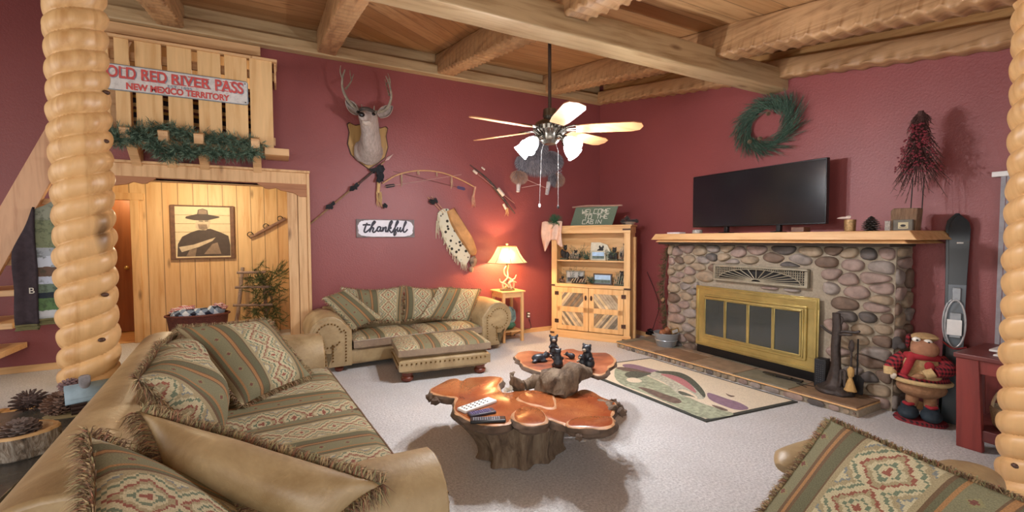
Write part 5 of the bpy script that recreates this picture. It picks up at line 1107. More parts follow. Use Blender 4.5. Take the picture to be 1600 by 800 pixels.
b = MB(); b.ball((0, -.16, .06), (.07, .07, .16), 16, M=Matrix.Rotation(-.35, 3, 'X').to_4x4()); b.ball((0, -.36, .235), (.05, .07, .03), 14); b.build('throat_patch', thr, t)
b = MB(); b.ball((0, -.545, .272), (.032, .02, .026), 14); b.build('nose', M['black'], t)
b = MB(); b.ball((0, -.335, .375), (.082, .09, .035), 16, amp=.15); b.build('forehead', dkn, t)
for sx in (-1, 1):
    b = MB(); b.ball((sx*.082, -.385, .335), (.02, .016, .017), 12); b.build('eye', plain('glass eye', '100c0a', .1), t)
    ea = frame((sx*.10, -.27, .33), V(sx*.35, -.85, .1), V(sx*.75, .1, .62)); b = MB()
    def ef(u, v, ea=ea, sx=sx):
        w_ = .062*math.sin(PI*min(1, .12+.88*v))**.7*(1 if v < .97 else .3); a = (u-.5)*PI*1.25; return ea @ V(-math.cos(a)*.035+.03, v*.21, 0) + (ea.to_3x3() @ V(0, 0, math.sin(a)*w_))
    b.grid(ef, 14, 12); eo = b.build('ear', hid, t); m_ = eo.modifiers.new('thick', 'SOLIDIFY'); m_.thickness = .008
    am = plain('grey brown antler', '8c8272', .55, var=.3, scale=25, bump=.4)
    Ax = lambda x, y, z: V(sx*x, y, z)
    b = MB()
    main = spline([Ax(.07, -.28, .37), Ax(.16, -.25, .40), Ax(.225, -.27, .47), Ax(.26, -.31, .58), Ax(.25, -.34, .69), Ax(.215, -.36, .78)], 6); b.tube(main, [lerp(.02, .006, (i/len(main))**1.3) for i in range(len(main))], 10)
    for pts, r0 in (([Ax(.235, -.295, .58), Ax(.20, -.24, .66), Ax(.17, -.22, .76)], .012), ([Ax(.25, -.33, .67), Ax(.262, -.37, .74), Ax(.245, -.40, .80)], .009), ([Ax(.185, -.245, .69), Ax(.21, -.21, .75), Ax(.215, -.19, .80)], .008), ([Ax(.06, -.29, .39), Ax(.07, -.31, .44)], .009)):
        sp = spline(pts, 5); b.tube(sp, [lerp(r0, .003, i/(len(sp)-1)) for i in range(len(sp))], 8)
    b.build('antler', am, t)
for c_ in list(t.children)+[g for c in t.children for g in c.children]:      # the head turns towards the sofa
    for v_ in c_.data.vertices:
        if v_.co.y < -.2: v_.co.x += (v_.co.y+.2)*.45; v_.co.z -= min(.04, (-.2-v_.co.y)*.3)
# ---------------------------------------------------------------- weapons and hides on the wall
def W(x, y, d=.03): p = ony(x, y, WA); return V(p.x, WA-d, p.z)
bf = plain('black feathers', '18181c', .8); wd = plain('tan cane', 'c09468', .6); dk = plain('dark wrapped shaft', '4a3430', .7, var=.5, scale=30); fr = plain('buckskin fringe', 'c0a070', .9); rd = plain('red wool wrap', '6c2c2c', .9)
def feathers(b, c, d, n, L, wdt, rnd, mi=0):
    d = Vector(d).normalized()
    for k in range(n):
        q = (d+V(rnd.uniform(-.4, .4), rnd.uniform(-.35, .0), rnd.uniform(-.4, .4))).normalized(); s_ = q.cross(V(0, 1, 0)).normalized()*wdt*rnd.uniform(.6, 1); p = Vector(c)+V(rnd.uniform(-.01, .01), rnd.uniform(-.015, 0), rnd.uniform(-.01, .01)); l = L*rnd.uniform(.7, 1.1)
        if (p+q*l).y > WA-.004: q.y = 0
        b.add([p, p+q*l*.3+s_, p+q*l*.85+s_*.8, p+q*l, p+q*l*.85-s_*.8, p+q*l*.3-s_], [(0,1,2,3,4,5)], mi, False)
def tassel(b, c, n, L, rnd, w_=.002, spread=.02, mi=0):
    for k in range(n):
        p = Vector(c)+V(rnd.uniform(-spread, spread), rnd.uniform(-.008, .008), 0); l = L*rnd.uniform(.7, 1.1); b.tube([p, p+V(rnd.uniform(-.01, .01), 0, -l*.5), p+V(rnd.uniform(-.02, .02), 0, -l)], [w_, w_, w_*.6], 4, mi)
r = random.Random(6)
t = thing('feathered_spear', 'long spear with black feather bunches slanting up to the deer shield', 'spear', tuple(W(548, 298, 0))); O = Vector(t.location)
b = MB(); b.tube([W(482, 352)-O, W(600, 253)-O], .009, 8); b.build('shaft', plain('brown spear shaft', '8a6a4c', .6, var=.3), t)
b = MB(); b.tube([W(560, 287, .032)-O, W(590, 262, .032)-O], .013, 8); b.build('shaft_wrap', dk, t)
b = MB(); e = W(614, 241)-O; s0 = W(601, 252)-O; dd = (e-s0); pp = V(-dd.z, 0, dd.x).normalized()*.018; b.add([s0, s0+dd*.3+pp, e, s0+dd*.3-pp, s0+dd*.35+V(0, -.012, 0), s0+dd*.35+V(0, .012, 0)], [(0,1,4), (1,2,4), (2,3,4), (3,0,4), (1,0,5), (2,1,5), (3,2,5), (0,3,5)], 0, False); b.build('spear_point', plain('pale stone point', 'c8a8a0', .5), t)
for (cx, cy, sz) in ((517, 321, .06), (554, 292, .065), (588, 264, .08)):
    b = MB(); c = W(cx, cy, .04)-O; feathers(b, c, (-1, 0, -.7), 14, sz*1.1, .014, r); feathers(b, c, (.6, 0, .5), 10, sz*.8, .014, r); feathers(b, c, (.1, 0, -1), 8, sz*.7, .014, r); b.build('feather_bunch', bf, t, flat=True)
b = MB(); b.ball(W(594, 265, .04)-O, (.05, .03, .045), 12, amp=.5); b.ball(W(593, 275, .04)-O, (.045, .03, .05), 12, amp=.5, seed=3); feathers(b, W(593, 272, .05)-O, (0, 0, -1), 24, .11, .014, r); b.build('dark_fur_wrap', plain('black fur wrap', '1e2026', .9, var=.6, scale=40), t)
t = thing('hunting_bow', 'curved wooden bow with fringed ends and two crossed arrows', 'bow', tuple(W(665, 280, 0))); O = Vector(t.location)
b = MB(); sp = spline([W(597, 287)-O, W(622, 273)-O, W(655, 267)-O, W(688, 270)-O, W(716, 280)-O, W(741, 293)-O], 6); b.tube(sp, .0085, 10); b.build('bow_limb', wd, t)
b = MB(); b.tube([W(591, 284, .035)-O, W(590, 302, .035)-O], .02, 8); tassel(b, W(591, 300, .035)-O, 26, .17, r, .0028, .03); b.build('left_fringe', fr, t)
b = MB(); b.tube([W(741, 292, .035)-O, W(738, 308, .03)-O], .015, 8); tassel(b, W(738, 306, .03)-O, 16, .15, r, .0028, .018); b.build('right_fringe', plain('pinkish buckskin', 'c09078', .9), t)
for x, y in ((627, 272), (653, 267), (681, 269), (705, 276)):
    b = MB(); tassel(b, W(x, y)-O, 5, .15 if x in (627, 705) else .06, r, .003, .008); b.build('hanging_tie', plain('pale hide tie', 'b49a80', .9), t)
b = MB(); feathers(b, W(598, 318, .04)-O, (.25, 0, -1), 4, .06, .014, r); b.build('hanging_feather', bf, t, flat=True)
for (a, c, lab, fm) in (((614, 268), (727, 296), 'arrow with blue fletching crossing under the bow', plain('blue fletch', '3a3a6a', .7)), ((720, 273), (601, 292), 'arrow with black fletching crossing under the bow', bf)):
    ta = thing('arrow', lab, 'arrow', tuple(W(*a, 0)), 0, 'crossed arrows under the bow'); O2 = Vector(ta.location); A0 = W(*a, .022 if fm is bf else .014)-O2; A1 = W(*c, .022 if fm is bf else .014)-O2
    b = MB(); b.tube([A0, A1], .0035, 6); b.build('arrow_shaft', plain('thin pale shaft' if fm is bf else 'thin dark shaft', 'b08a80' if fm is bf else '5c3430', .6), ta)
    d = (A1-A0).normalized(); s_ = V(-d.z, 0, d.x); b = MB()
    for k in (-1, 1): b.add([A1-d*.13, A1-d*.11+s_*k*.018, A1-d*.02+s_*k*.02, A1], [(0,1,2,3)], 0, False)
    b.build('fletching', fm, ta, flat=True)
# quiver
t = thing('hide_quiver', 'spotted cowhide and tan leather quiver with fringe hanging on the red wall', 'quiver', tuple(W(712, 372, 0))); O = Vector(t.location)
s = N('black spotted pale hide'); v = s.obj(); vo = s.n('ShaderNodeTexVoronoi', {'Vector': v, 'Scale': 16.0}); hm = s.fin(s.mix(s.ramp(vo.outputs['Distance'], [(.26, (1,1,1)), (.34, (0,0,0))]), hexc('cfc9b2'), hexc('2a2620')), .9)
def slabp(pts, d0, d1, name, mt, par=t, bev=.01):
    b = MB(); q = [W(x, y, 0)-O for x, y in pts]; b.prism([(p.x, p.z) for p in q], d0, d1, XZ); return b.build(name, mt, par, bevel=bev, seg=3)
slabp([(683,332),(692,326),(700,326),(706,345),(714,362),(726,378),(735,392),(733,405),(726,416),(716,408),(704,395),(693,375),(685,352)], .005, .03, 'spotted_hide', hm)
b = MB()
pts = [(702, 328, .03), (710, 345, .045), (720, 362, .05), (731, 380, .055), (739, 398, .045)]; sp = spline([W(x, y, .035)-O for x, y, _ in pts], 5)
b.tube(sp, [.05, .055, .06, .065, .07, .075, .078, .078, .08, .08, .08, .08, .082, .08, .078, .075, .07, .065, .06, .05, .03], 14, flat=1)
for i in range(len(b.v)): b.v[i].y = max(-.085, min(-.003, b.v[i].y))
b.build('tan_pouch', plain('tan suede pouch', 'b98a58', .8, var=.25, scale=8), t)
b = MB(); b.ball(W(738, 408, .04)-O, (.05, .035, .07), 14, amp=.3); b.ball(W(735, 420, .035)-O, (.035, .03, .04), 12, amp=.4); b.build('fur_tip', plain('brown grey fur tip', '8a7460', .95, var=.5, scale=20, bump=.6), t)
b = MB(); 
for x, y in ((686, 340), (688, 352), (691, 362), (694, 371), (698, 380), (702, 387), (706, 393), (711, 399), (716, 404), (721, 409), (726, 412)): tassel(b, W(x, y, .03)-O, 5, .10, r, .003, .018)
for x, y in ((684, 336), (682, 345)): tassel(b, W(x, y, .02)-O, 6, .22, r, .003, .012)
b.build('fringe', plain('cream fringe', 'cfc4a8', .9), t)
for a, c in (((692, 334), (667, 308)), ((695, 332), (673, 307))):
    b = MB(); A0 = W(*a)-O; A1 = W(*c)-O; b.tube([A0, A1], .004, 6); ao = b.build('quiver_arrow', wd, t); b = MB(); feathers(b, A1.lerp(A0, .42), A1-A0, 8, .085, .013, r); b.build('fletching', bf, ao, flat=True)
b = MB(); b.tube([W(709, 324)-O, W(737, 378)-O], .005, 6); b.build('carrying_stick', plain('red brown stick', '8c5a50', .6), t)
# war club beside the pelt
t = thing('wrapped_lance', 'dark fur wrapped lance with white cuffs left of the hanging pelt', 'lance', tuple(W(770, 297, 0))); O = Vector(t.location)
b = MB(); b.tube(spline([W(733, 258)-O, W(760, 280)-O, W(778, 303, .04)-O, W(803, 334)-O], 5), [.006, .006, .008, .01, .012, .014, .016, .02, .022, .02, .018, .016, .012, .01, .009, .006], 8); b.build('lance_shaft', plain('dark hide wrap', '4c403c', .85, var=.5, scale=20), t)
b = MB(); b.tube([W(735, 266, .05)-O, W(768, 292, .05)-O, W(802, 318, .04)-O], .005, 6); b.build('thin_stick', plain('thin pink brown stick', 'a0706a', .6), t)
for a, c, rr in (((737, 267), (743, 272), .018), ((775, 295), (784, 306), .028), ((784, 319), (788, 327), .018), ((750, 262), (755, 266), .012)):
    b = MB(); b.tube([W(*a, .05)-O, W(*c, .05)-O], rr, 10); b.build('pale_cuff', plain('pale hide cuff', 'd0bfb2', .7, var=.2), t)
b = MB(); tassel(b, W(790, 325, .03)-O, 6, .12, r, .003, .02); b.build('cuff_fringe', fr, t)
# pelt with crossed sticks behind the fan
t = thing('animal_pelt', 'grey and tan fur pelt with dangling legs hanging behind the ceiling fan', 'pelt', tuple(W(835, 262, 0))); O = Vector(t.location)
shp = [((836, 256), (.33, .045, .15)), ((808, 275), (.10, .04, .075)), ((866, 279), (.11, .045, .085)), ((835, 228), (.17, .04, .14)), ((860, 250), (.16, .04, .12))]
b = MB()
for (x, y), r_ in shp: b.ball(W(x, y, .045)-O, r_, 16, amp=.25)
for i in range(len(b.v)): b.v[i].y = min(-.006, b.v[i].y)
fc = [plain('blue grey fur', '8a8890', .95), plain('tan fur', 'c8a088', .95), plain('dark fur', '5c5a64', .95), plain('light fur', 'c4c0c4', .95)]  # fur tones lightened, the fan's glare is put into the colour
b.build('hide', [fc[0]], t)
b = MB()
for (x, y), r_ in shp:
    c = W(x, y, .045)-O
    for k in range(2200):
        q = V(r.gauss(0, 1), -abs(r.gauss(0, 1)), r.gauss(0, 1)).normalized(); p = c+V(q.x*r_[0], q.y*r_[1], q.z*r_[2]); d = (V(q.x*.6, q.y*.6, q.z*.4-.7)+V(r.uniform(-.2, .2), 0, r.uniform(-.2, .2))).normalized(); s_ = d.cross(V(0, 1, 0)).normalized()*.002
        tan = (x < 812 and y > 270) or (x > 862 and q.x > -.2); b.add([p-s_, p+s_, p+d*.065], [(0,1,2)], 1 if tan and r.random() < .75 else r.choice((0, 0, 2, 3)), False)
tag(b.build('fur', fc, t, flat=True, weld=False), kind='stuff')
for x0, y0, x1, y1 in ((809, 283, 808, 298), (856, 285, 853, 302)):
    b = MB(); b.tube([W(x0, y0)-O, W(x1, y1)-O], [.035, .026], 10); b.ball(W(x1, y1+1)-O, (.03, .02, .018), 10, amp=.4); b.build('dangling_leg', fc[3], t)
b = MB(); b.tube([W(820, 282, .07)-O, W(853, 296, .06)-O], .004, 6); b.tube([W(840, 289, .075)-O, W(812, 294, .06)-O], .004, 6); b.build('crossed_sticks', plain('pale stick', 'c8a8a8', .6), t)
b = MB(); sp = [W(872, 258+q*1.0, .05)-O+V(math.cos(q*1.3)*.03, math.sin(q*1.3)*.02, 0) for q in range(16)]; b.tube(spline(sp, 3), .004, 6); b.build('coiled_cord', plain('pale cord', 'b8b0b8', .6), t)
# ---------------------------------------------------------------- bookcase in the corner
A0 = onz(861, 524); B0 = onz(985, 538); BU = (B0-A0).normalized(); BA = math.atan2(BU.y, BU.x); BW = (B0-A0).length
BNn = V(-BU.y, BU.x, 0)
def bkp(x, y, d=0.0):    # a point on the bookcase front plane (local coordinates), pushed back by d
    dr = ray(x, y); n = BNn; q = A0+n*d; tt = (q-V(0, 0, CAM_H)).dot(n)/dr.dot(n); p = V(0, 0, CAM_H)+dr*tt; return (p-A0).dot(BU), p.z
t = thing('bookcase', 'honey pine bookcase with two doors of diagonal barn wood across the corner', 'bookcase', tuple(A0), BA); hw = M['honey']; hx = M['honey_x']
BD = .25
b = MB(); b.box(.03, .06, .0, BD, .0, 1.44); b.build('side_panel', hw, t, bevel=.003)
b = MB(); b.box(BW-.04, BW-.01, .0, BD, .0, 1.44); b.box(BW-.01, BW+.02, BD-.09, BD-.03, 0, 1.36); b.build('side_panel', hw, t, bevel=.003)
b = MB(); b.box(.06, BW-.04, BD-.015, BD, .05, 1.44); b.build('back_panel', hx, t)
for xa_, xb_ in ((.015, .095), (BW-.085, BW-.005)):
    b = MB(); b.box(xa_, xb_, -.015, .0, .0, 1.42); b.build('face_frame', hw, t, bevel=.003)
b = MB(); b.box(.0, BW+.015, -.03, BD+.01, 1.495, 1.515); b.box(.01, BW+.0, -.02, BD, 1.41, 1.495); b.build('top_board', hx, t, bevel=.004)
for z0, z1, y0 in ((1.035, 1.055, .0), (.69, .735, -.02), (.06, .08, .0)):
    b = MB(); b.box(.03, BW-.01, y0, BD-.015, z0, z1); b.build('shelf', hx, t, bevel=.003)
b = MB(); b.box(.0, BW+.01, -.025, .0, .0, .10); b.build('plinth', hx, t, bevel=.003)
GB = [plain('grey barn wood light', 'a89880', .8, var=.3, scale=12, stretch=(1, 1, 1)), plain('barn wood brown', '8a7256', .8, var=.3, scale=12), plain('barn wood dark', '6f6658', .8, var=.3, scale=12), plain('barn wood pale', 'c8b088', .8, var=.25, scale=12)]
xm = BW/2+.0; r = random.Random(8)
for k, (x0, x1) in enumerate(((.10, xm-.004), (xm+.004, BW-.09))):
    b = MB(); zs = (.11, .19, .36, .43, .60, .685); st = .085
    for z0, z1 in ((.11, .17), (.355, .425), (.615, .685)): b.box(x0, x1, -.02, -.002, z0, z1)
    b.box(x0, x0+.07, -.02, -.002, .17, .615); b.box(x1-.07, x1, -.02, -.002, .17, .615); do = b.build('door', hw, t, bevel=.003)
    for j, (z0, z1) in enumerate(((.17, .355), (.425, .615))):
        b = MB(); up = (k+j) % 2; w_ = x1-x0-.14; h_ = z1-z0; q = -h_; rect = [(x0+.07, z0), (x1-.07, z0), (x1-.07, z1), (x0+.07, z1)]
        while q < w_+h_:
            ww = r.uniform(.035, .05); poly = list(rect)
            dx = .8 if up else -.8; off = q if up else q
            p0 = (x0+.07+off, z0); p1 = (x0+.07+off+ww-.003, z0); nn = (1, -dx)
            # the strip between two slanted lines
            if not up: p0 = (p0[0]+h_*.8*0+.0, z0); 
            poly = clip(poly, p0, (-1, dx)); poly = clip(poly, p1, (1, -dx)) if len(poly) > 2 else poly
            if len(poly) > 2: b.prism(poly, .006, .013+r.uniform(0, .003), XZ, mi=r.randrange(4))
            q += ww
        b.box(x0+.07, x1-.07, -.006, -.003, z0, z1, 2); b.build('slanted_panel', GB, do)
    hx_ = (x1-.035) if k == 0 else (x0+.035); b = MB(); b.ball((hx_, -.028, .555), (.016, .008, .035), 12); b.ball((hx_, -.036, .55), (.007, .012, .02), 8); b.build('handle', M['rust'], do)
    hq = (x0-.005 if k == 0 else x1+.005)
    for z in (.22, .60):
        b = MB(); b.box(hq-.028, hq+.028, -.024, -.015, z-.025, z+.025); b.build('hinge', M['rust'], do)
for x0, x1, z in ((.0, .07, .71), (BW-.08, BW+.01, .70), (0, .06, .055), (BW-.1, BW+.005, .05), (BW-.1, BW+.0, 1.455)):
    b = MB(); b.box(x0, x1, -.032, -.024, z-.010, z+.010); b.build('corner_strap', M['rust'], t)
# things on the shelves
def bk_world(u, d, z): return A0+BU*u+BNn*d+V(0, 0, z)
def bobj(name, label, cat, u, d, z, fn, mats, group=None, **k):
    b = MB(); fn(b); o = b.build(name, mats, **k); o.location = bk_world(u, d, z); o.rotation_euler = (0, 0, BA); tag(o, label, cat, group); return o
def frame_fn(w_, h_): 
    def f(b): b.box(-w_/2, w_/2, -.01, .012, 0, h_, 0); b.box(-w_/2+.018, w_/2-.018, -.0115, -.0095, .018, h_-.018, 1); b.box(-w_/2+.02, w_/2-.02, -.0125, -.0105, .02, h_*.45, 2)
    return f
drk = plain('dark green foliage', '2c3c30', .8, var=.5, scale=30); drb = plain('dark bear brown', '2a2624', .7, var=.4); sky_ = plain('pale blue picture', 'a8c4e0', .3); gry = plain('grey frame', '8a8678', .7, var=.3); scn = plain('grey green scene', '5a6a62', .5, var=.4, scale=30)
u0, z0 = bkp(929, 402, .08)
Z1, Z2 = 1.056, .736
bobj('picture_frame', 'cream framed picture with a pale snowy scene on the upper shelf of the bookcase', 'picture frame', .66, .05, Z1, frame_fn(.20, .125), [plain('cream frame', 'b8b098', .6), sky_, scn], 'framed pictures in the bookcase')
bobj('picture_frame', 'dark wood framed lake picture on the lower shelf of the bookcase', 'picture frame', .72, .05, Z2, frame_fn(.25, .145), [plain('dark wood frame', '4a3a34', .5), sky_, scn], 'framed pictures in the bookcase')
bobj('picture_frame', 'grey framed picture with a dark animal on the lower shelf of the bookcase, left', 'picture frame', .33, .07, Z2, frame_fn(.26, .17), [gry, plain('grey white picture', 'a8aaa8', .6), plain('dark animal picture', '343a48', .5)], 'framed pictures in the bookcase')
def archf(b):
    P = [(-.14, 0), (.14, 0), (.14, .12), (.10, .20), (0, .235), (-.12, .235)]; b.prism(P, -.01, .01, XZ); b.ball((0, -.014, .09), (.05, .006, .06), 12, 1); b.ball((.02, -.015, .14), (.03, .008, .035), 12, 1); b.ball((.0, -.016, .175), (.012, .006, .02), 8, 1); b.ball((.045, -.016, .175), (.012, .006, .02), 8, 1)
bobj('bear_plaque', 'arched cream plaque with a dark bear standing on the upper shelf', 'plaque', .66, .12, Z1, archf, [plain('cream plaque', 'cdc6b0', .6), drb])
def spf(seed, L, H, n=34):
    def f(b):
        r2 = random.Random(seed)
        for k in range(n):
            d = V(r2.uniform(-1, 1)*L, r2.uniform(-.25, .1), r2.uniform(.2, 1)*H); sprig(b, V(r2.uniform(-.02, .02), 0, .01), d, d.length, 18, .03, r2, (0, 1, 2), .5, .0025, lambda e: V(e.x, max(-.1, min(.10, e.y)), max(.0, e.z)))
    return f
GG = 'evergreen sprigs in the bookcase'
for lab, u, d, z, L, H, sd in (('evergreen sprig behind the left end of the upper shelf', .33, .13, Z1, .13, .22, 1), ('evergreen sprig before the arched bear plaque', .50, .08, Z1, .09, .13, 2), ('dark evergreen tuft right of the cream picture frame', .84, .12, Z1, .07, .16, 3), ('long green sprig over the grey framed picture on the lower shelf', .28, .12, Z2, .20, .26, 4), ('green sprig between the two lower pictures', .56, .10, Z2, .09, .11, 5), ('tall green sprig at the right end of the lower shelf', .93, .10, Z2, .10, .18, 6)):
    o = bobj('evergreen_sprig', lab, 'sprig', u, d, z, spf(sd, L, H), GR[:3], GG, flat=True, weld=False)
def figf(sd, w_, h_, stick=False):
    def f(b):
        r2 = random.Random(sd)
        for k in range(5): b.ball((r2.uniform(-.4, .4)*w_, r2.uniform(-.02, .02), h_*r2.uniform(.25, .5)), (w_*r2.uniform(.2, .32), .03, h_*r2.uniform(.22, .3)), 10, r2.choice((0, 0, 1)), amp=.3, seed=sd+k)
        b.ball((w_*.1, 0, h_*.80), (w_*.2, .03, h_*.18), 12, 0); b.ball((w_*-.02, 0, h_*.95), (.01, .01, .012), 8); b.ball((w_*.24, 0, h_*.95), (.01, .01, .012), 8); b.box(-w_*.45, w_*.45, -.03, .03, 0, h_*.12, 2)
        if stick:
            for q in range(6): b.tube([V(-w_*.5+q*w_*.18, -.03, .02), V(-w_*.3+q*w_*.17, -.04, h_*(.7+.1*(q % 3)))], .005, 5, 3)
    return f
FM = [drb, plain('brown figurine', '6a5040', .6, var=.3), plain('mossy base', '4a4a38', .8), plain('pale twig', 'b8a890', .7)]
for nm, lab, u, z, w_, h_, st, sd in (('bear_figurine', 'dark bear figurine at the left end of the upper bookcase shelf', .18, Z1, .12, .20, 0, 1), ('lantern_figurine', 'pale log and bear ornament beside the dark bear, upper shelf', .33, Z1, .13, .13, 1, 2), ('bear_figurine', 'dark bear ornament right of the cream picture, upper shelf', .86, Z1, .14, .17, 0, 3), ('twig_ornament', 'black and white twig ornament at the right end of the upper shelf', 1.00, Z1, .12, .22, 1, 4), ('antler_ornament', 'pale antler ornament in front of the grey framed picture, lower shelf', .40, Z2, .22, .10, 1, 5), ('twig_wreath_ornament', 'twig ring ornament at the right end of the lower shelf', .96, Z2, .16, .19, 1, 6), ('bear_figurine', 'small dark bear figurine left of the lake picture, lower shelf', .15, Z2, .08, .09, 0, 7)):
    bobj(nm, lab, 'ornament', u, .05 if z == Z1 else .035, z, figf(sd, w_, h_, st), FM, 'ornaments in the bookcase')
# sign on top
ZT = 1.516
t2 = thing('cabin_sign', 'dark green canvas banner sign with twig letters on top of the bookcase', 'sign', tuple(bk_world(.58, .10, ZT)), BA)
TL, TR, BL_, BR_ = (-.25, .245), (.33, .245), (-.33, .0), (.25, .0); P = [BL_, BR_, TR, TL]
b = MB(); b.prism(P, .0, .012, XZ); b.build('canvas', plain('sage green canvas', '5f6c5a', .9, bump=.3, scale=80), t2)
b = MB(); b.tube(spline([V(-.30, -.01, .25), V(-.1, -.015, .262), (V(.1, -.01, .256)), V(.38, -.01, .25)], 5), .011, 8); b.build('twig_rod', plain('pink brown twig', 'a07c6c', .8, bump=.4), t2)
GL = {'W': [[(0,1),(.25,0),(.5,.6),(.75,0),(1,1)]], 'E': [[(1,1),(0,1),(0,0),(1,0)],[(0,.5),(.7,.5)]], 'L': [[(0,1),(0,0),(.9,0)]], 'C': [[(1,1),(0,1),(0,0),(1,0)]], 'O': [[(0,0),(0,1),(1,1),(1,0),(0,0)]], 'M': [[(0,0),(0,1),(.5,.4),(1,1),(1,0)]],
      'T': [[(0,1),(1,1)],[(.5,1),(.5,0)]], 'H': [[(0,0),(0,1)],[(1,0),(1,1)],[(0,.5),(1,.5)]], 'A': [[(0,0),(.5,1),(1,0)],[(.2,.4),(.8,.4)]], 'B': [[(0,0),(0,1),(.8,1),(.6,.55),(0,.5)],[(.6,.55),(1,.1),(.8,0),(0,0)]], 'I': [[(.5,0),(.5,1)]], 'N': [[(0,0),(0,1),(1,0),(1,1)]]}
b = MB()
def stick(b, txt, x, z, cw, ch, gap):
    for chh in txt:
        if chh != ' ':
            for st in GL[chh]:
                for a, c in zip(st, st[1:]): b.tube([V(x+a[0]*cw+(z+a[1]*ch)*.25, -.018, z+a[1]*ch), V(x+c[0]*cw+(z+c[1]*ch)*.25, -.018, z+c[1]*ch)], .0042, 5)
        x += (cw+gap) if chh != 'I' else cw*.8+gap
stick(b, 'WELCOME', -.205, .155, .044, .058, .012); stick(b, 'TO THE', -.155, .088, .044, .052, .012); stick(b, 'CABIN', -.165, .022, .044, .052, .012)
b.build('twig_lettering', plain('pale twig letters', 'd8d4c4', .7), t2)
# draped leather with a green tuft on the left corner
s = plain('pink tan buckskin', 'd8b8a4', .8, var=.1); t3 = thing('buckskin_bag', 'pale buckskin bag draped over the top left corner of the bookcase', 'bag', tuple(bk_world(.06, -.02, ZT)), BA)
def bagf(u, v):
    x = lerp(-.17, .13, u); top = .05+.015*math.sin(u*9); bot = -.19-.09*max(0, math.cos((u-.18)*7))-.07*max(0, math.cos((u-.85)*9)); z = lerp(top, bot, v); y = -.035-.03*math.sin(PI*v)*(.6+.4*math.sin(u*14))-.02*math.sin(u*20+v*4)*v
    return V(x, y, z)
b = MB(); b.grid(bagf, 36, 24); bo = b.build('hide_panel', s, t3, ang=80); m_ = bo.modifiers.new('thick', 'SOLIDIFY'); m_.thickness = .012
b = MB(); b.ball((-.02, .02, .025), (.11, .06, .035), 14, amp=.3); b.build('bag_top', s, t3)
b = MB(); r2 = random.Random(5)
for k in range(60):
    d = V(r2.uniform(-.8, .8), r2.uniform(-.7, .3), r2.uniform(-.35, 1)); sprig(b, V(.03, -.03, .03), d, .10, 20, .04, r2, (0, 0, 1), .4, .0022)
o = b.build('evergreen_sprig', [plain('bright pine green', '35684a', .7), plain('pine green dark', '2c5a40', .7)], flat=True, weld=False); o.location = bk_world(.06, -.02, ZT+.02); o.rotation_euler = (0, 0, BA); tag(o, 'bright green pine tuft on the buckskin bag at the top left of the bookcase', 'sprig')
def cones(b):
    for k, (x, z, y) in enumerate(((-.05, .05, 0), (.02, .06, .02), (.08, .045, 0), (.0, .09, 0), (.11, .05, .03), (-.02, .03, -.03))): cone(b, (x, y, z-.03), .038, .05, 5, 7, mi=1, seed=k)
    b.lathe([(.05, 0), (.085, .03), (.08, .035), (.05, .01)], (.03, .0, 0), 18, 0)
bobj('cone_basket', 'low basket of dark pine cones on the top right of the bookcase', 'basket', 1.02, .10, ZT, cones, [plain('pale basket', '9a8a7a', .8), plain('dark cone', '4c4440', .8)])
b = MB(); b.tube(spline([V(4.30, 4.34, .9), V(4.37, 4.20, .5), V(4.33, 4.22, .25), V(4.28, 4.25, .09)], 6), .004, 6)
tag(b.build('black_cable', M['black']), 'black cable hanging in the gap between the bookcase and the fireplace', 'cable')
b = MB(); b.box(4.24, 4.34, 4.22, 4.30, .082, .12); b.ball((4.28, 4.25, .14), (.03, .05, .02), 10, amp=.4); small('power_strip', 'black power strip with plugs at the right foot of the bookcase', 'power strip', b, M['black'], bevel=.003)
# ---------------------------------------------------------------- loft railing, sign and garland
t = thing('loft_railing', 'pale pine board railing of the small loft balcony above the doorway', 'railing', (0, 5.2, 0)); Yr = 5.2
def RXz(x, y, Y=5.2): p = ony(x, y, Y); return p.x, p.z
for x0, x1 in ((150, 172), (181, 204), (213, 254), (263, 301), (310, 346), (352, 387), (391, 426)):
    xa = RXz(x0, 150)[0]; xb = RXz(x1, 150)[0]; last = x0 == 391
    b = MB(); b.box(xa, xb, -.011 if not last else -.03, .011, 2.30 if not last else 2.27, 3.15); b.build('railing_board', M['board'], t, bevel=.003)
b = MB(); x1 = RXz(394, 92)[0]; b.box(-1.5, x1, -.03, .05, 3.15, 3.175); b.build('top_rail', M['trim'], t, bevel=.003)
b = MB(); x2 = RXz(431, 99)[0]; b.box(x1-.0, x2+.01, -.05, .25, 3.145, 3.17); b.box(x2-.02, x2, -.0, .25, 2.95, 3.145); b.build('end_cap', M['trim'], t, bevel=.003)
b = MB(); b.box(-1.5, .0, .04, .07, 2.98, 3.06); b.box(-1.5, .0, .04, .07, 2.32, 2.40); b.build('cross_rail', M['trim'], t, bevel=.003)
b = MB(); b.box(-1.55, .0, .0, .26, 2.24, 2.28); b.box(-.1, .12, -.10, .26, 2.20, 2.27); b.build('balcony_deck', M['trim'], t, bevel=.004)
for px_ in (187, 247, 303, 392):
    xa = RXz(px_, 215, 5.05)[0]; b = MB(); P = [(.26, 2.05), (.20, 2.05), (-.02, 2.24), (-.16, 2.24), (-.18, 2.33), (-.10, 2.36), (-.02, 2.30), (.26, 2.24)]
    b.prism(P, xa-.0, xa+.075, Matrix(((0,0,1,0), (1,0,0,0), (0,1,0,0), (0,0,0,1)))); b.build('support_bracket', M['trim'], t, bevel=.004)
tg = thing('pine_garland', 'green pine garland winding through the brackets under the balcony', 'garland', (0, 5.05, 2.25)); b = MB(); r = random.Random(12)
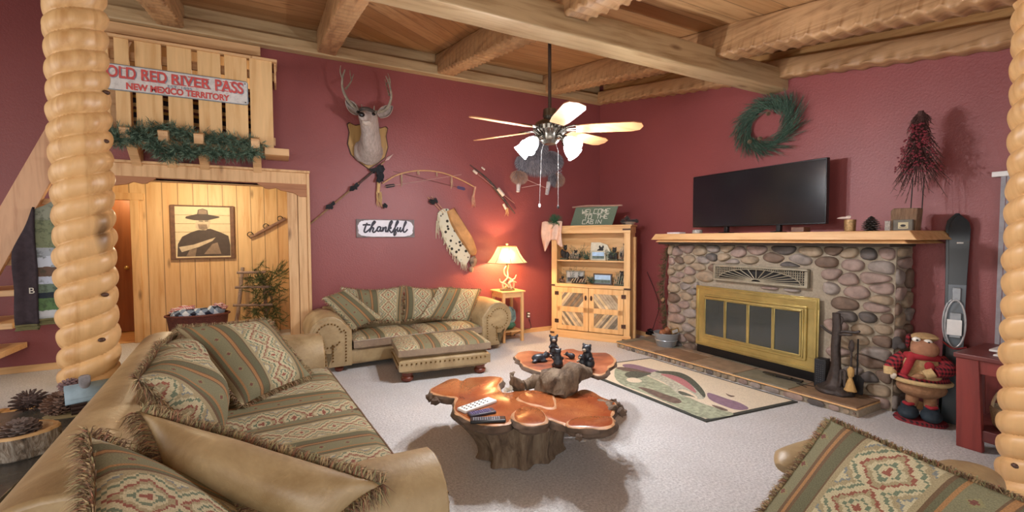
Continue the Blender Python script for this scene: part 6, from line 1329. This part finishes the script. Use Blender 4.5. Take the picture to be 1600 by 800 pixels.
O = V(0, 5.05, 2.25); path = spline([ony(x, y, 5.06)-O for x, y in ((175, 215), (195, 218), (222, 212), (244, 226), (262, 242), (282, 232), (300, 238), (325, 236), (350, 240), (380, 238), (402, 238))], 12)
path2 = spline([ony(x, y, 5.12)-O for x, y in ((178, 205), (210, 206), (250, 200), (275, 205), (310, 212), (345, 218), (375, 220), (410, 226))], 10)
for pa in (path, path2):
    for i in range(len(pa)-1):
        for q in range(5):
            d = V(r.uniform(-1, 1), r.uniform(-.7, .2), r.uniform(-.8, .6)); sprig(b, pa[i], d, .09, 16, .055, r, (0, 0, 1, 2, 2), .45, .0028, lambda e: V(e.x, min(e.y, .12), e.z))
b.build('needles', [plain('grey green pine', '566e5c', .8), plain('mid green pine', '46604c', .8), plain('pale green pine', '728a76', .8)], tg, flat=True, weld=False); b = MB(); b.tube(path, .007, 6); b.tube(path2, .007, 6); b.build('wire_stem', GR[3], tg)
sgY = 5.165
ts = thing('red_river_sign', 'long weathered white enamel sign with red lettering on the loft railing', 'sign', (0, 5.165, 0))
a = RXz(176, 130, 5.16); x0 = a[0]-.20; x1 = RXz(387, 150, 5.16)[0]; z0, z1 = 2.685, 2.905
P = [(x0, z0), (x1-.012, z0), (x1, z0+.012), (x1, z1-.012), (x1-.012, z1), (x0, z1)]
s = N('weathered enamel'); n1 = s.noise(s.obj(), 18, 5, .7); sm = s.fin(s.ramp(n1, [(.3, hexc('a8a4a2')), (.5, hexc('d2ceca')), (.7, hexc('e0dcd6'))]), .45); rl = plain('faded red letters', 'c8524e', .5, var=.2, scale=25); bl = plain('blue grey letters', '7c8898', .5)
sm2 = plain('sign edge', '8f9aa2', .4, .3)
b = MB(); b.prism(P, -.004, .004, XZ); b.build('sign_plate', sm, ts)
b = MB(); b.tube([V(p[0], 0, p[1]) for p in P], .006, 6, closed=True); b.build('sign_rim', sm2, ts)
wS = x1-x0; cxs = (x0+x1)/2
def srow(txt, zz, size, mt, xa, xb, bold, nm, ext=.0016):
    me = text_mesh(txt, size, ext, bold); xs = [v.co.x for v in me.vertices]; w_ = max(xs)-min(xs); kx = (xb-xa)/w_
    me.transform(Matrix(((kx, 0, 0, (xa+xb)/2-kx*(max(xs)+min(xs))/2), (0, 0, -1, -.0055), (0, 1, 0, zz), (0, 0, 0, 1)))); me.materials.clear(); me.materials.append(mt)
    o = bpy.data.objects.new(nm, me); COL.objects.link(o); o.parent = ts; return o
xl = RXz(186, 125, 5.16)[0]; xo = xl-.105; xr = RXz(379, 140, 5.16)[0]
def slab_word(txt, zz, size, xa, xb, nm):
    """heavy western lettering: bold capitals with slab serifs"""
    o = srow(txt, zz, size, rl, xa, xb, .0035, nm); sh = srow(txt, zz-.004, size, bl, xa+.006, xb+.006, .0035, nm+'_shadow', .0008)
    return o
words = (('OLD', -.105, 214, .10), ('RED', 220, 261, .10), ('RIVER', 267, 328, .092), ('PASS', 335, 380, .11))
xc = lambda x: RXz(x, 130, 5.16)[0]
slab_word('OLD', 2.836, .14, xc(186)-.085, xc(213), 'lettering_old'); slab_word('RED', 2.836, .135, xc(221), xc(261), 'lettering_red'); slab_word('RIVER', 2.834, .125, xc(268), xc(329), 'lettering_river'); slab_word('PASS', 2.832, .15, xc(336), xc(380), 'lettering_pass')
b = MB()       # slab serifs along the letters of the top row
for xa, xb, n_ in ((xc(186), xc(213), 2), (xc(221), xc(261), 3), (xc(268), xc(329), 5), (xc(336), xc(380), 4)):
    for k in range(n_):
        xx = lerp(xa, xb, (k+.5)/n_)
        for zz in (2.789, 2.876): b.box(xx-.026, xx+.020, -.0072, -.0042, zz, zz+.008)
b.build('lettering_serifs', rl, ts)
srow('EST. 1895', 2.767, .034, bl, xc(262), xc(300), .0002, 'lettering_est'); srow('NEW MEXICO TERRITORY', 2.724, .078, rl, xc(197), xc(358), .003, 'lettering_territory')
for x_, z_ in ((x1-.02, z0+.02), (x1-.02, z1-.02)):
    b = MB(); b.ball((x_, -.006, z_), .006, 8); b.build('screw', M['iron'], ts)
# striped blanket seen between the boards
s = N('striped loft blanket'); z = s.sep(s.obj())[2]; f = s.ma('FRACT', s.ma('MULTIPLY', z, 7)); bmx = s.fin(s.ramp(f, [(0, hexc('2a2022')), (.35, hexc('a8843c')), (.55, hexc('5a3028')), (.75, hexc('c8a870'))], 'CONSTANT'), .9)
b = MB(); b.grid(lambda u, v: V(lerp(-1.25, -.1, u), 5.72+.02*math.sin(u*30), lerp(2.29, 3.0, v)), 40, 4); o = b.build('striped_blanket', bmx); m_ = o.modifiers.new('thick', 'SOLIDIFY'); m_.thickness = .03; tag(o, 'striped brown and tan blanket seen through the gaps of the loft railing', 'blanket')
# ---------------------------------------------------------------- stairs with a hanging throw
t = thing('loft_stairs', 'open pine staircase with a wide stringer board at the far left', 'stairs', (-2.0, 5.64, 0))
def sl(x0, z0, x1, z1, w_): return [(x0, z0), (x1, z1), (x1+w_, z1), (x0+w_, z0)]
k_ = (2.40-1.67)/(-1.85+2.17); f_ = lambda z, o: (-2.17+(z-1.67)/k_)+2.0+o
b = MB(); b.prism([(f_(.0, 0), 0), (f_(0, .235), 0), (f_(3.3, .235), 3.3), (f_(3.3, 0), 3.3)], -.02, .03, XZ); b.build('stringer', wood('pinkish pine stringer', 'cfa27c', 'b88560', 'Z', .8), t, bevel=.004)
for z in (.32, .60, .90, 1.18, 1.46, 1.74, 2.02):
    xo_ = f_(z, .0); b = MB(); b.box(xo_+.04, xo_+.48, .032, .62, z-.055, z); b.build('tread', M['trim'], t, bevel=.004)
tb = thing('woven_throw', 'dark throw with a woven picture panel hanging from the stair stringer', 'throw blanket', (-1.98, 5.52, 0))
s = N('woven picture panel'); zz = s.sep(s.obj())[2]; n1 = s.noise(s.obj(), 14, 4, .7); f = s.ma('ADD', zz, s.ma('MULTIPLY', s.ma('SUBTRACT', n1, .5), .03))
col = s.ramp(s.ma('DIVIDE', s.ma('SUBTRACT', f, .6), 1.1), [(0, hexc('b8bec0')), (.05, hexc('c0c4c8')), (.10, hexc('5c7a50')), (.20, hexc('28303c')), (.25, hexc('6c7c6c')), (.32, hexc('b8c0d0')), (.38, hexc('6a5448')), (.46, hexc('c0c8d4')), (.55, hexc('a0a8b0')), (.62, hexc('7c8468')), (.85, hexc('8c9080'))], 'CONSTANT')
col = s.mix(s.ramp(n1, [(.5, (0,0,0)), (.6, (.6,.6,.6))]), col, hexc('3c4438')); pm = s.fin(col, .95); dp = plain('dark plum throw', '3a3036', .95, var=.25); of = plain('olive throw fringe', '6e6a48', .95)
def thr(x0, x1, zt, zb, d, name, mt):
    b = MB(); b.grid(lambda u, v: V(lerp(x0, x1, u), -d-.015*math.sin(u*PI*2+1)-.01*math.sin(v*9), lerp(zt(u), zb, v)), 14, 20); o = b.build(name, mt, tb, ang=80); m_ = o.modifiers.new('thick', 'SOLIDIFY'); m_.thickness = .02; return o
thr(-.10, .045, lambda u: 1.25+.4*u, .60, .0, 'dark_panel', dp); thr(.03, .18, lambda u: 1.62+.1*u, .62, -.03, 'picture_panel', pm); thr(-.10, .045, lambda u: .60, .545, .0, 'olive_edge', of); thr(.03, .18, lambda u: .64, .58, -.025, 'olive_edge', of)
letters('woven_letter', 'B', .075, Matrix(((1, 0, 0, .022), (0, 0, -1, -.03), (0, 1, 0, .90), (0, 0, 0, 1))), plain('cream woven letter', 'c8c4b8', .9), tb)
# ---------------------------------------------------------------- console table behind the sofa
t = thing('console_table', 'grey slate topped table with a wood rim behind the long sofa', 'console table', (0, 0, 0))
s = N('dark slate'); n1 = s.noise(s.obj(), 6, 5, .65); sm = s.fin(s.ramp(n1, [(.3, hexc('3a3a3c')), (.6, hexc('58564f')), (.8, hexc('76705f'))]), .25, 0, .6)
CT = .45
b = MB(); b.box(-1.31, -.88, 1.2, 3.27, CT-.02, CT); b.build('slate_top', sm, t, bevel=.003)
b = MB(); b.box(-1.50, -1.31, 1.05, 3.34, CT-.035, CT+.002); b.box(-1.31, -.88, 3.27, 3.34, CT-.035, CT+.002); b.box(-1.31, -.88, 1.05, 1.2, CT-.035, CT+.002); b.build('wood_rim', wood('light oak rim', 'c89a5c', 'b0783c', 'Y', 1, knots=False), t, bevel=.004)
for x in (-1.45, -.97):
    for y in (1.15, 3.27):
        b = MB(); b.box(x-.025, x+.025, y-.025, y+.025, 0, CT-.03); b.build('leg', M['honey'], t, bevel=.003)
def onc(x, y): return onz(x, y, CT)
pc = [plain('pine cone scale', '7c6254', .8, var=.3), plain('dark pine cone', '4e3c36', .8, var=.3), plain('grey brown pine cone', '6e5f58', .8, var=.3)]
def pcone(label, x, y, R, H, mt, tiltx, rows=9, per=10, z=None, wd=.35, sd=1):
    p = onc(x, y); b = MB(); Mx = Matrix.Rotation(tiltx, 4, 'X'); cone(b, (0, 0, R*.5 if tiltx else 0), R, H, rows, per, Mx, sd and .5, 0, sd, wd)
    zl = min(v.z for v in b.v); o = b.build('pine_cone', mt); o.location = (p.x, p.y, (z or CT)-zl+.001); tag(o, label, 'pine cone', 'pine cones on the slate table'); return o
pcone('spiky dark pine cone at the far left of the slate table', 48, 640, .070, .09, pc[1], .25, 8, 11, wd=.10, sd=2)
pcone('brown pine cone lying against the little birdhouse', 96, 645, .068, .10, pc[0], .35, 9, 12, sd=3)
pcone('pale reddish pine cone behind the brown one, beside the birdhouse', 108, 622, .05, .07, plain('pale pink brown cone', '8f7474', .8, var=.3), -.6, 7, 9, z=CT+.02, sd=5)
p = onc(33, 713)
t = thing('log_bowl', 'hollowed log bowl with rough grey bark near the front of the slate table', 'bowl', (p.x-.01, p.y+.03, CT))
s = N('rough aspen bark'); n1 = s.noise(s.map(s.obj(), (10, 10, 3)), 3, 6, .75, 1); bkm = s.fin(s.ramp(n1, [(.35, hexc('3c342c')), (.48, hexc('77695a')), (.62, hexc('a8a094')), (.8, hexc('c4beb4'))]), .9); s.bump(n1, 1, .02)
b = MB(); n = 60; vs = []
prof = [(0, .0, 0), (.10, .0, 0), (.112, .008, 0), (.118, .05, 0), (.116, .095, 0), (.11, .105, 1), (.095, .104, 1), (.085, .085, 1), (.06, .06, 1), (0, .055, 1)]
for r_, z_, _ in prof:
    for j in range(n):
        a = 2*PI*j/n; k_ = 1+.05*ns((math.cos(a)*3, math.sin(a)*3, z_*10), 2, 4)+.03*ns((math.cos(a)*9, math.sin(a)*9, z_*20), 2, 8); vs.append(V(math.cos(a)*r_*k_*1.05, math.sin(a)*r_*k_*.9, z_))
b.add(vs, [(i*n+j, i*n+(j+1) % n, (i+1)*n+(j+1) % n, (i+1)*n+j) for i in range(4) for j in range(n)], 0); b.add(vs, [(i*n+j, i*n+(j+1) % n, (i+1)*n+(j+1) % n, (i+1)*n+j) for i in range(4, len(prof)-1) for j in range(n)], 1)
b.build('bark_bowl', [bkm, plain('cut wood rim', 'c4a070', .7, var=.15)], t)
o = pcone('grey brown pine cone sitting in the hollow log bowl', 30, 713, .062, .075, pc[2], .15, 7, 10, z=CT+.062, sd=7); o.location.x = t.location.x; o.location.y = t.location.y
p = onc(141, 640); t = thing('birdhouse', 'tiny log birdhouse with a pale blue roof and grey chimney on the slate table', 'birdhouse', (p.x, p.y, CT), .35)
t.scale = (1.12, 1.12, 1.3)
b = MB(); b.box(-.06, .06, -.045, .045, .004, .065); b.prism([(-.045, .064), (.045, .064), (0, .102)], -.06, .06, Matrix(((0,0,1,0), (1,0,0,0), (0,1,0,0), (0,0,0,1)))); 
for k in range(4): b.tube([V(-.066, -.048, .012+k*.016), V(.066, -.048, .012+k*.016)], .008, 8)
b.build('log_walls', plain('dark log walls', '3a2824', .7, var=.4), t)
b = MB(); Mx = Matrix(((1,0,0,0), (0,0,-1,0), (0,1,0,0), (0,0,0,1))); 
b.add([V(-.085, -.065, .055), V(.085, -.065, .055), V(.085, 0, .115), V(-.085, 0, .115), V(-.085, .065, .055), V(.085, .065, .055)], [(0,1,2,3), (3,2,5,4)], 0, False); ro = b.build('roof', plain('pale blue roof', '8ea6b4', .6), t); m_ = ro.modifiers.new('thick', 'SOLIDIFY'); m_.thickness = .008
b = MB(); b.lathe([(.022, .085), (.021, .14), (.014, .145), (0, .145)], (-.015, .0, 0), 16); b.build('chimney', plain('grey stone chimney', '7a7678', .7, var=.3, scale=40), t)
b = MB(); b.box(-.012, .012, -.056, -.05, .004, .05); b.build('front_door', plain('grey green door', '8a9488', .6), t)
b = MB(); pc_ = V(p.x, p.y, 0); b.lathe([(.0, 0), (.13, 0), (.135, .004), (0, .006)], (p.x-.04, p.y-.03, CT), 28, sy=.5); small('wood_slice_tray', 'thin wooden slice under the birdhouse and pine cone', 'tray', b, plain('pale wood slice', 'b0a078', .6))
# ---------------------------------------------------------------- hall: picture, hitch bar, ladder, basket
pc0 = ony(318, 363, 7.42); t = thing('cowboy_picture', 'sepia cowboy portrait printed on boards in a brown frame, hanging in the hall', 'picture', (pc0.x, 7.44, pc0.z)); w2, h2_ = .365, .37
b = MB(); b.box(-w2, -w2+.05, -.04, -.003, -h2_, h2_); b.box(w2-.05, w2, -.04, -.003, -h2_, h2_); b.box(-w2+.05, w2-.05, -.04, -.003, h2_-.018, h2_); b.box(-w2+.05, w2-.05, -.04, -.003, -h2_, -h2_+.02); b.build('frame', plain('brown frame wood', '6c4a34', .6, var=.25), t, bevel=.003)
b = MB(); nb = 6; hh = (2*h2_-.038)/nb
for k in range(nb): b.box(-w2+.05, w2-.05, -.026, -.006, -h2_+.02+k*hh+.002, -h2_+.02+(k+1)*hh-.002)
b.build('printed_boards', plain('cream print', 'dcc8a0', .6, var=.05), t)
sep1, sep2, sep3 = plain('sepia dark', '4a3c34', .6), plain('sepia mid', '8a7460', .6, var=.2), plain('sepia light', 'c8b496', .6)
def flatp(b, pts, d, mi): b.prism([(x, z) for x, z in pts], d, d+.001, XZ, mi)
b = MB()
flatp(b, [(-.30,-.33),(-.29,-.16),(-.24,-.06),(-.14,.0),(-.06,.03),(.08,.05),(.20,.0),(.29,-.05),(.31,-.18),(.31,-.33)], .0265, 0)
flatp(b, [(-.09,.06),(-.08,.17),(-.04,.22),(.05,.22),(.085,.15),(.07,.07),(.03,.03),(-.04,.03)], .0276, 2)
flatp(b, [(-.20,.19),(-.10,.165),(.05,.165),(.19,.205),(.19,.22),(.06,.245),(.055,.305),(.0,.325),(-.055,.31),(-.065,.25),(-.19,.215)], .0287, 0); flatp(b, [(-.055,.25),(.05,.25),(.045,.30),(0,.315),(-.045,.305)], .0298, 1)
flatp(b, [(-.06,.11),(.04,.11),(.05,.05),(.0,.03),(-.05,.05)], .0287, 1); flatp(b, [(-.05,.15),(.0,.148),(.0,.158),(-.05,.16)], .0298, 0); flatp(b, [(.02,.148),(.06,.152),(.06,.162),(.02,.158)], .0298, 0)
flatp(b, [(-.28,-.20),(-.12,-.17),(.06,-.10),(.14,-.07),(.10,-.12),(-.05,-.20),(-.25,-.27)], .0276, 2); flatp(b, [(.0,-.30),(.10,-.16),(.16,-.14),(.20,-.30)], .0276, 1); flatp(b, [(-.20,-.32),(-.16,-.24),(-.08,-.22),(-.10,-.33)], .0287, 1)
b.build('cowboy_print', [sep1, sep2, sep3], t)
a = ony(390, 372, 7.40); c = ony(446, 342, 7.40); t = thing('hitch_bar', 'old wooden wagon hitch bar with iron rings on the pine hall wall', 'hitch bar', (a.x, 7.44, a.z)); d = V(c.x-a.x, 0, c.z-a.z)
b = MB(); b.tube([V(0, -.04, 0), d*.25+V(0, -.04, 0), d*1.0+V(0, -.04, 0)], [.012, .024, .022], 10); b.build('bar', plain('old grey wood', '8a6a58', .8, bump=.4), t)
for f in (0.02, .45, .85):
    b = MB(); q = d*f+V(0, -.045, .045); b.tube([q+V(math.cos(k)*.035, 0, math.sin(k)*.035) for k in [2*PI*i/14 for i in range(14)]], .006, 6, closed=True); b.build('iron_ring', M['iron'], t)
t = thing('decor_ladder', 'rustic grey branch ladder leaning on the pine hall wall', 'ladder', (0, 7.3, 0)); gw = plain('grey branch wood', '9a8478', .85, bump=.5, scale=30, var=.25)
for x0, y0, x1, y1 in ((366, 520, 379, 418), (416, 520, 412, 432)):
    b = MB(); A = ony(x0, y0, 7.15); B = ony(x1, y1, 7.36); A.z = .02; b.tube(spline([A-V(0, 7.3, 0), A.lerp(B, .5)-V(0, 7.3, 0)+V(.01, 0, 0), B-V(0, 7.3, 0)], 5), .024, 8); b.build('rail', gw, t)
for y, xa, xb in ((426, 370, 415), (449, 367, 424), (477, 364, 426), (504, 360, 430)):
    b = MB(); A = ony(xa, y, 7.12); B = ony(xb, y-1, 7.12); b.tube([A-V(0, 7.3, 0), B-V(0, 7.3, 0)], .018, 8); b.build('rung', gw, t)
t = thing('pine_branches', 'bundle of long green pine branches draped over the branch ladder', 'pine branches', (0, 7.2, 0)); b = MB(); r = random.Random(31)
PG = [plain('olive pine', '55603a', .8), plain('dark olive pine', '39482e', .8), plain('yellow green pine', '7a8050', .8), GR[3]]
for k in range(140):
    c = ony(r.uniform(392, 440), r.uniform(418, 505), 7.15)-V(0, 7.2, 0); d = V(r.uniform(-1, 1), r.uniform(-.4, .1), r.uniform(-.9, .9)); sprig(b, c, d, .17, 22, .085, r, (0, 0, 1, 2), .4, .004, lambda e: V(min(e.x, .35), min(e.y, .2), e.z))
b.build('needles', PG, t, flat=True, weld=False); b = MB(); b.tube(spline([ony(x, y, 7.15)-V(0, 7.2, 0) for x, y in ((398, 420), (412, 445), (425, 470), (415, 500), (430, 530))], 5), .015, 8); b.build('stem', GR[3], t)
bc = ony(310, 500, 6.6); t = thing('blanket_basket', 'dark red wicker basket in the hall', 'basket', (bc.x, 6.6, 0)); wkm = plain('dark red wicker', '5a2a22', .7, bump=1, scale=50, var=.5, stretch=(1, 1, 4))
b = MB(); b.lathe([(0, 0), (.22, 0), (.25, .02), (.30, .42), (.315, .44), (.29, .43), (.24, .05), (0, .04)], n=36, sx=1.05, sy=.7); b.build('basket_body', wkm, t); b = MB(); b.tube([V(math.cos(k)*.325, math.sin(k)*.215, .435) for k in [2*PI*i/40 for i in range(40)]], .014, 8, closed=True); b.build('basket_rim', wkm, t)
s = N('blue and white check fleece'); x, y, z = s.sep(s.obj()); fa = s.ma('GREATER_THAN', s.ma('FRACT', s.ma('MULTIPLY', s.ma('ADD', x, z), 7)), .5); fb_ = s.ma('GREATER_THAN', s.ma('FRACT', s.ma('MULTIPLY', s.ma('SUBTRACT', y, x), 7)), .5); pf = s.fin(s.ramp(s.ma('MULTIPLY', s.ma('ADD', fa, fb_), .5), [(0, hexc('c4cdd8')), (.4, hexc('7084a0')), (.8, hexc('20263a'))], 'CONSTANT'), .95)
b = MB()
for q, r_ in (((-.14, -.02, .42), (.13, .13, .07)), ((.02, .0, .43), (.14, .13, .06)), ((.16, .0, .43), (.11, .12, .08))): b.ball((bc.x+q[0], 6.6+q[1], q[2]+.02), r_, 18, amp=.3, seed=q[0])
small('folded_throw', 'blue and white checked fleece throw heaped in the hall basket', 'throw', b, pf)
b = MB()
for q, r_ in (((-.15, .08, .46), (.14, .08, .06)), ((.20, .06, .47), (.09, .08, .06))): b.ball((bc.x+q[0], 6.6+q[1], q[2]+.02), r_, 18, amp=.5, seed=q[0])
small('red_check_throw', 'red and white checked throw behind the blue one in the hall basket', 'throw', b, plaid('red white check', 'a84848', 'c8bcc0', 40))
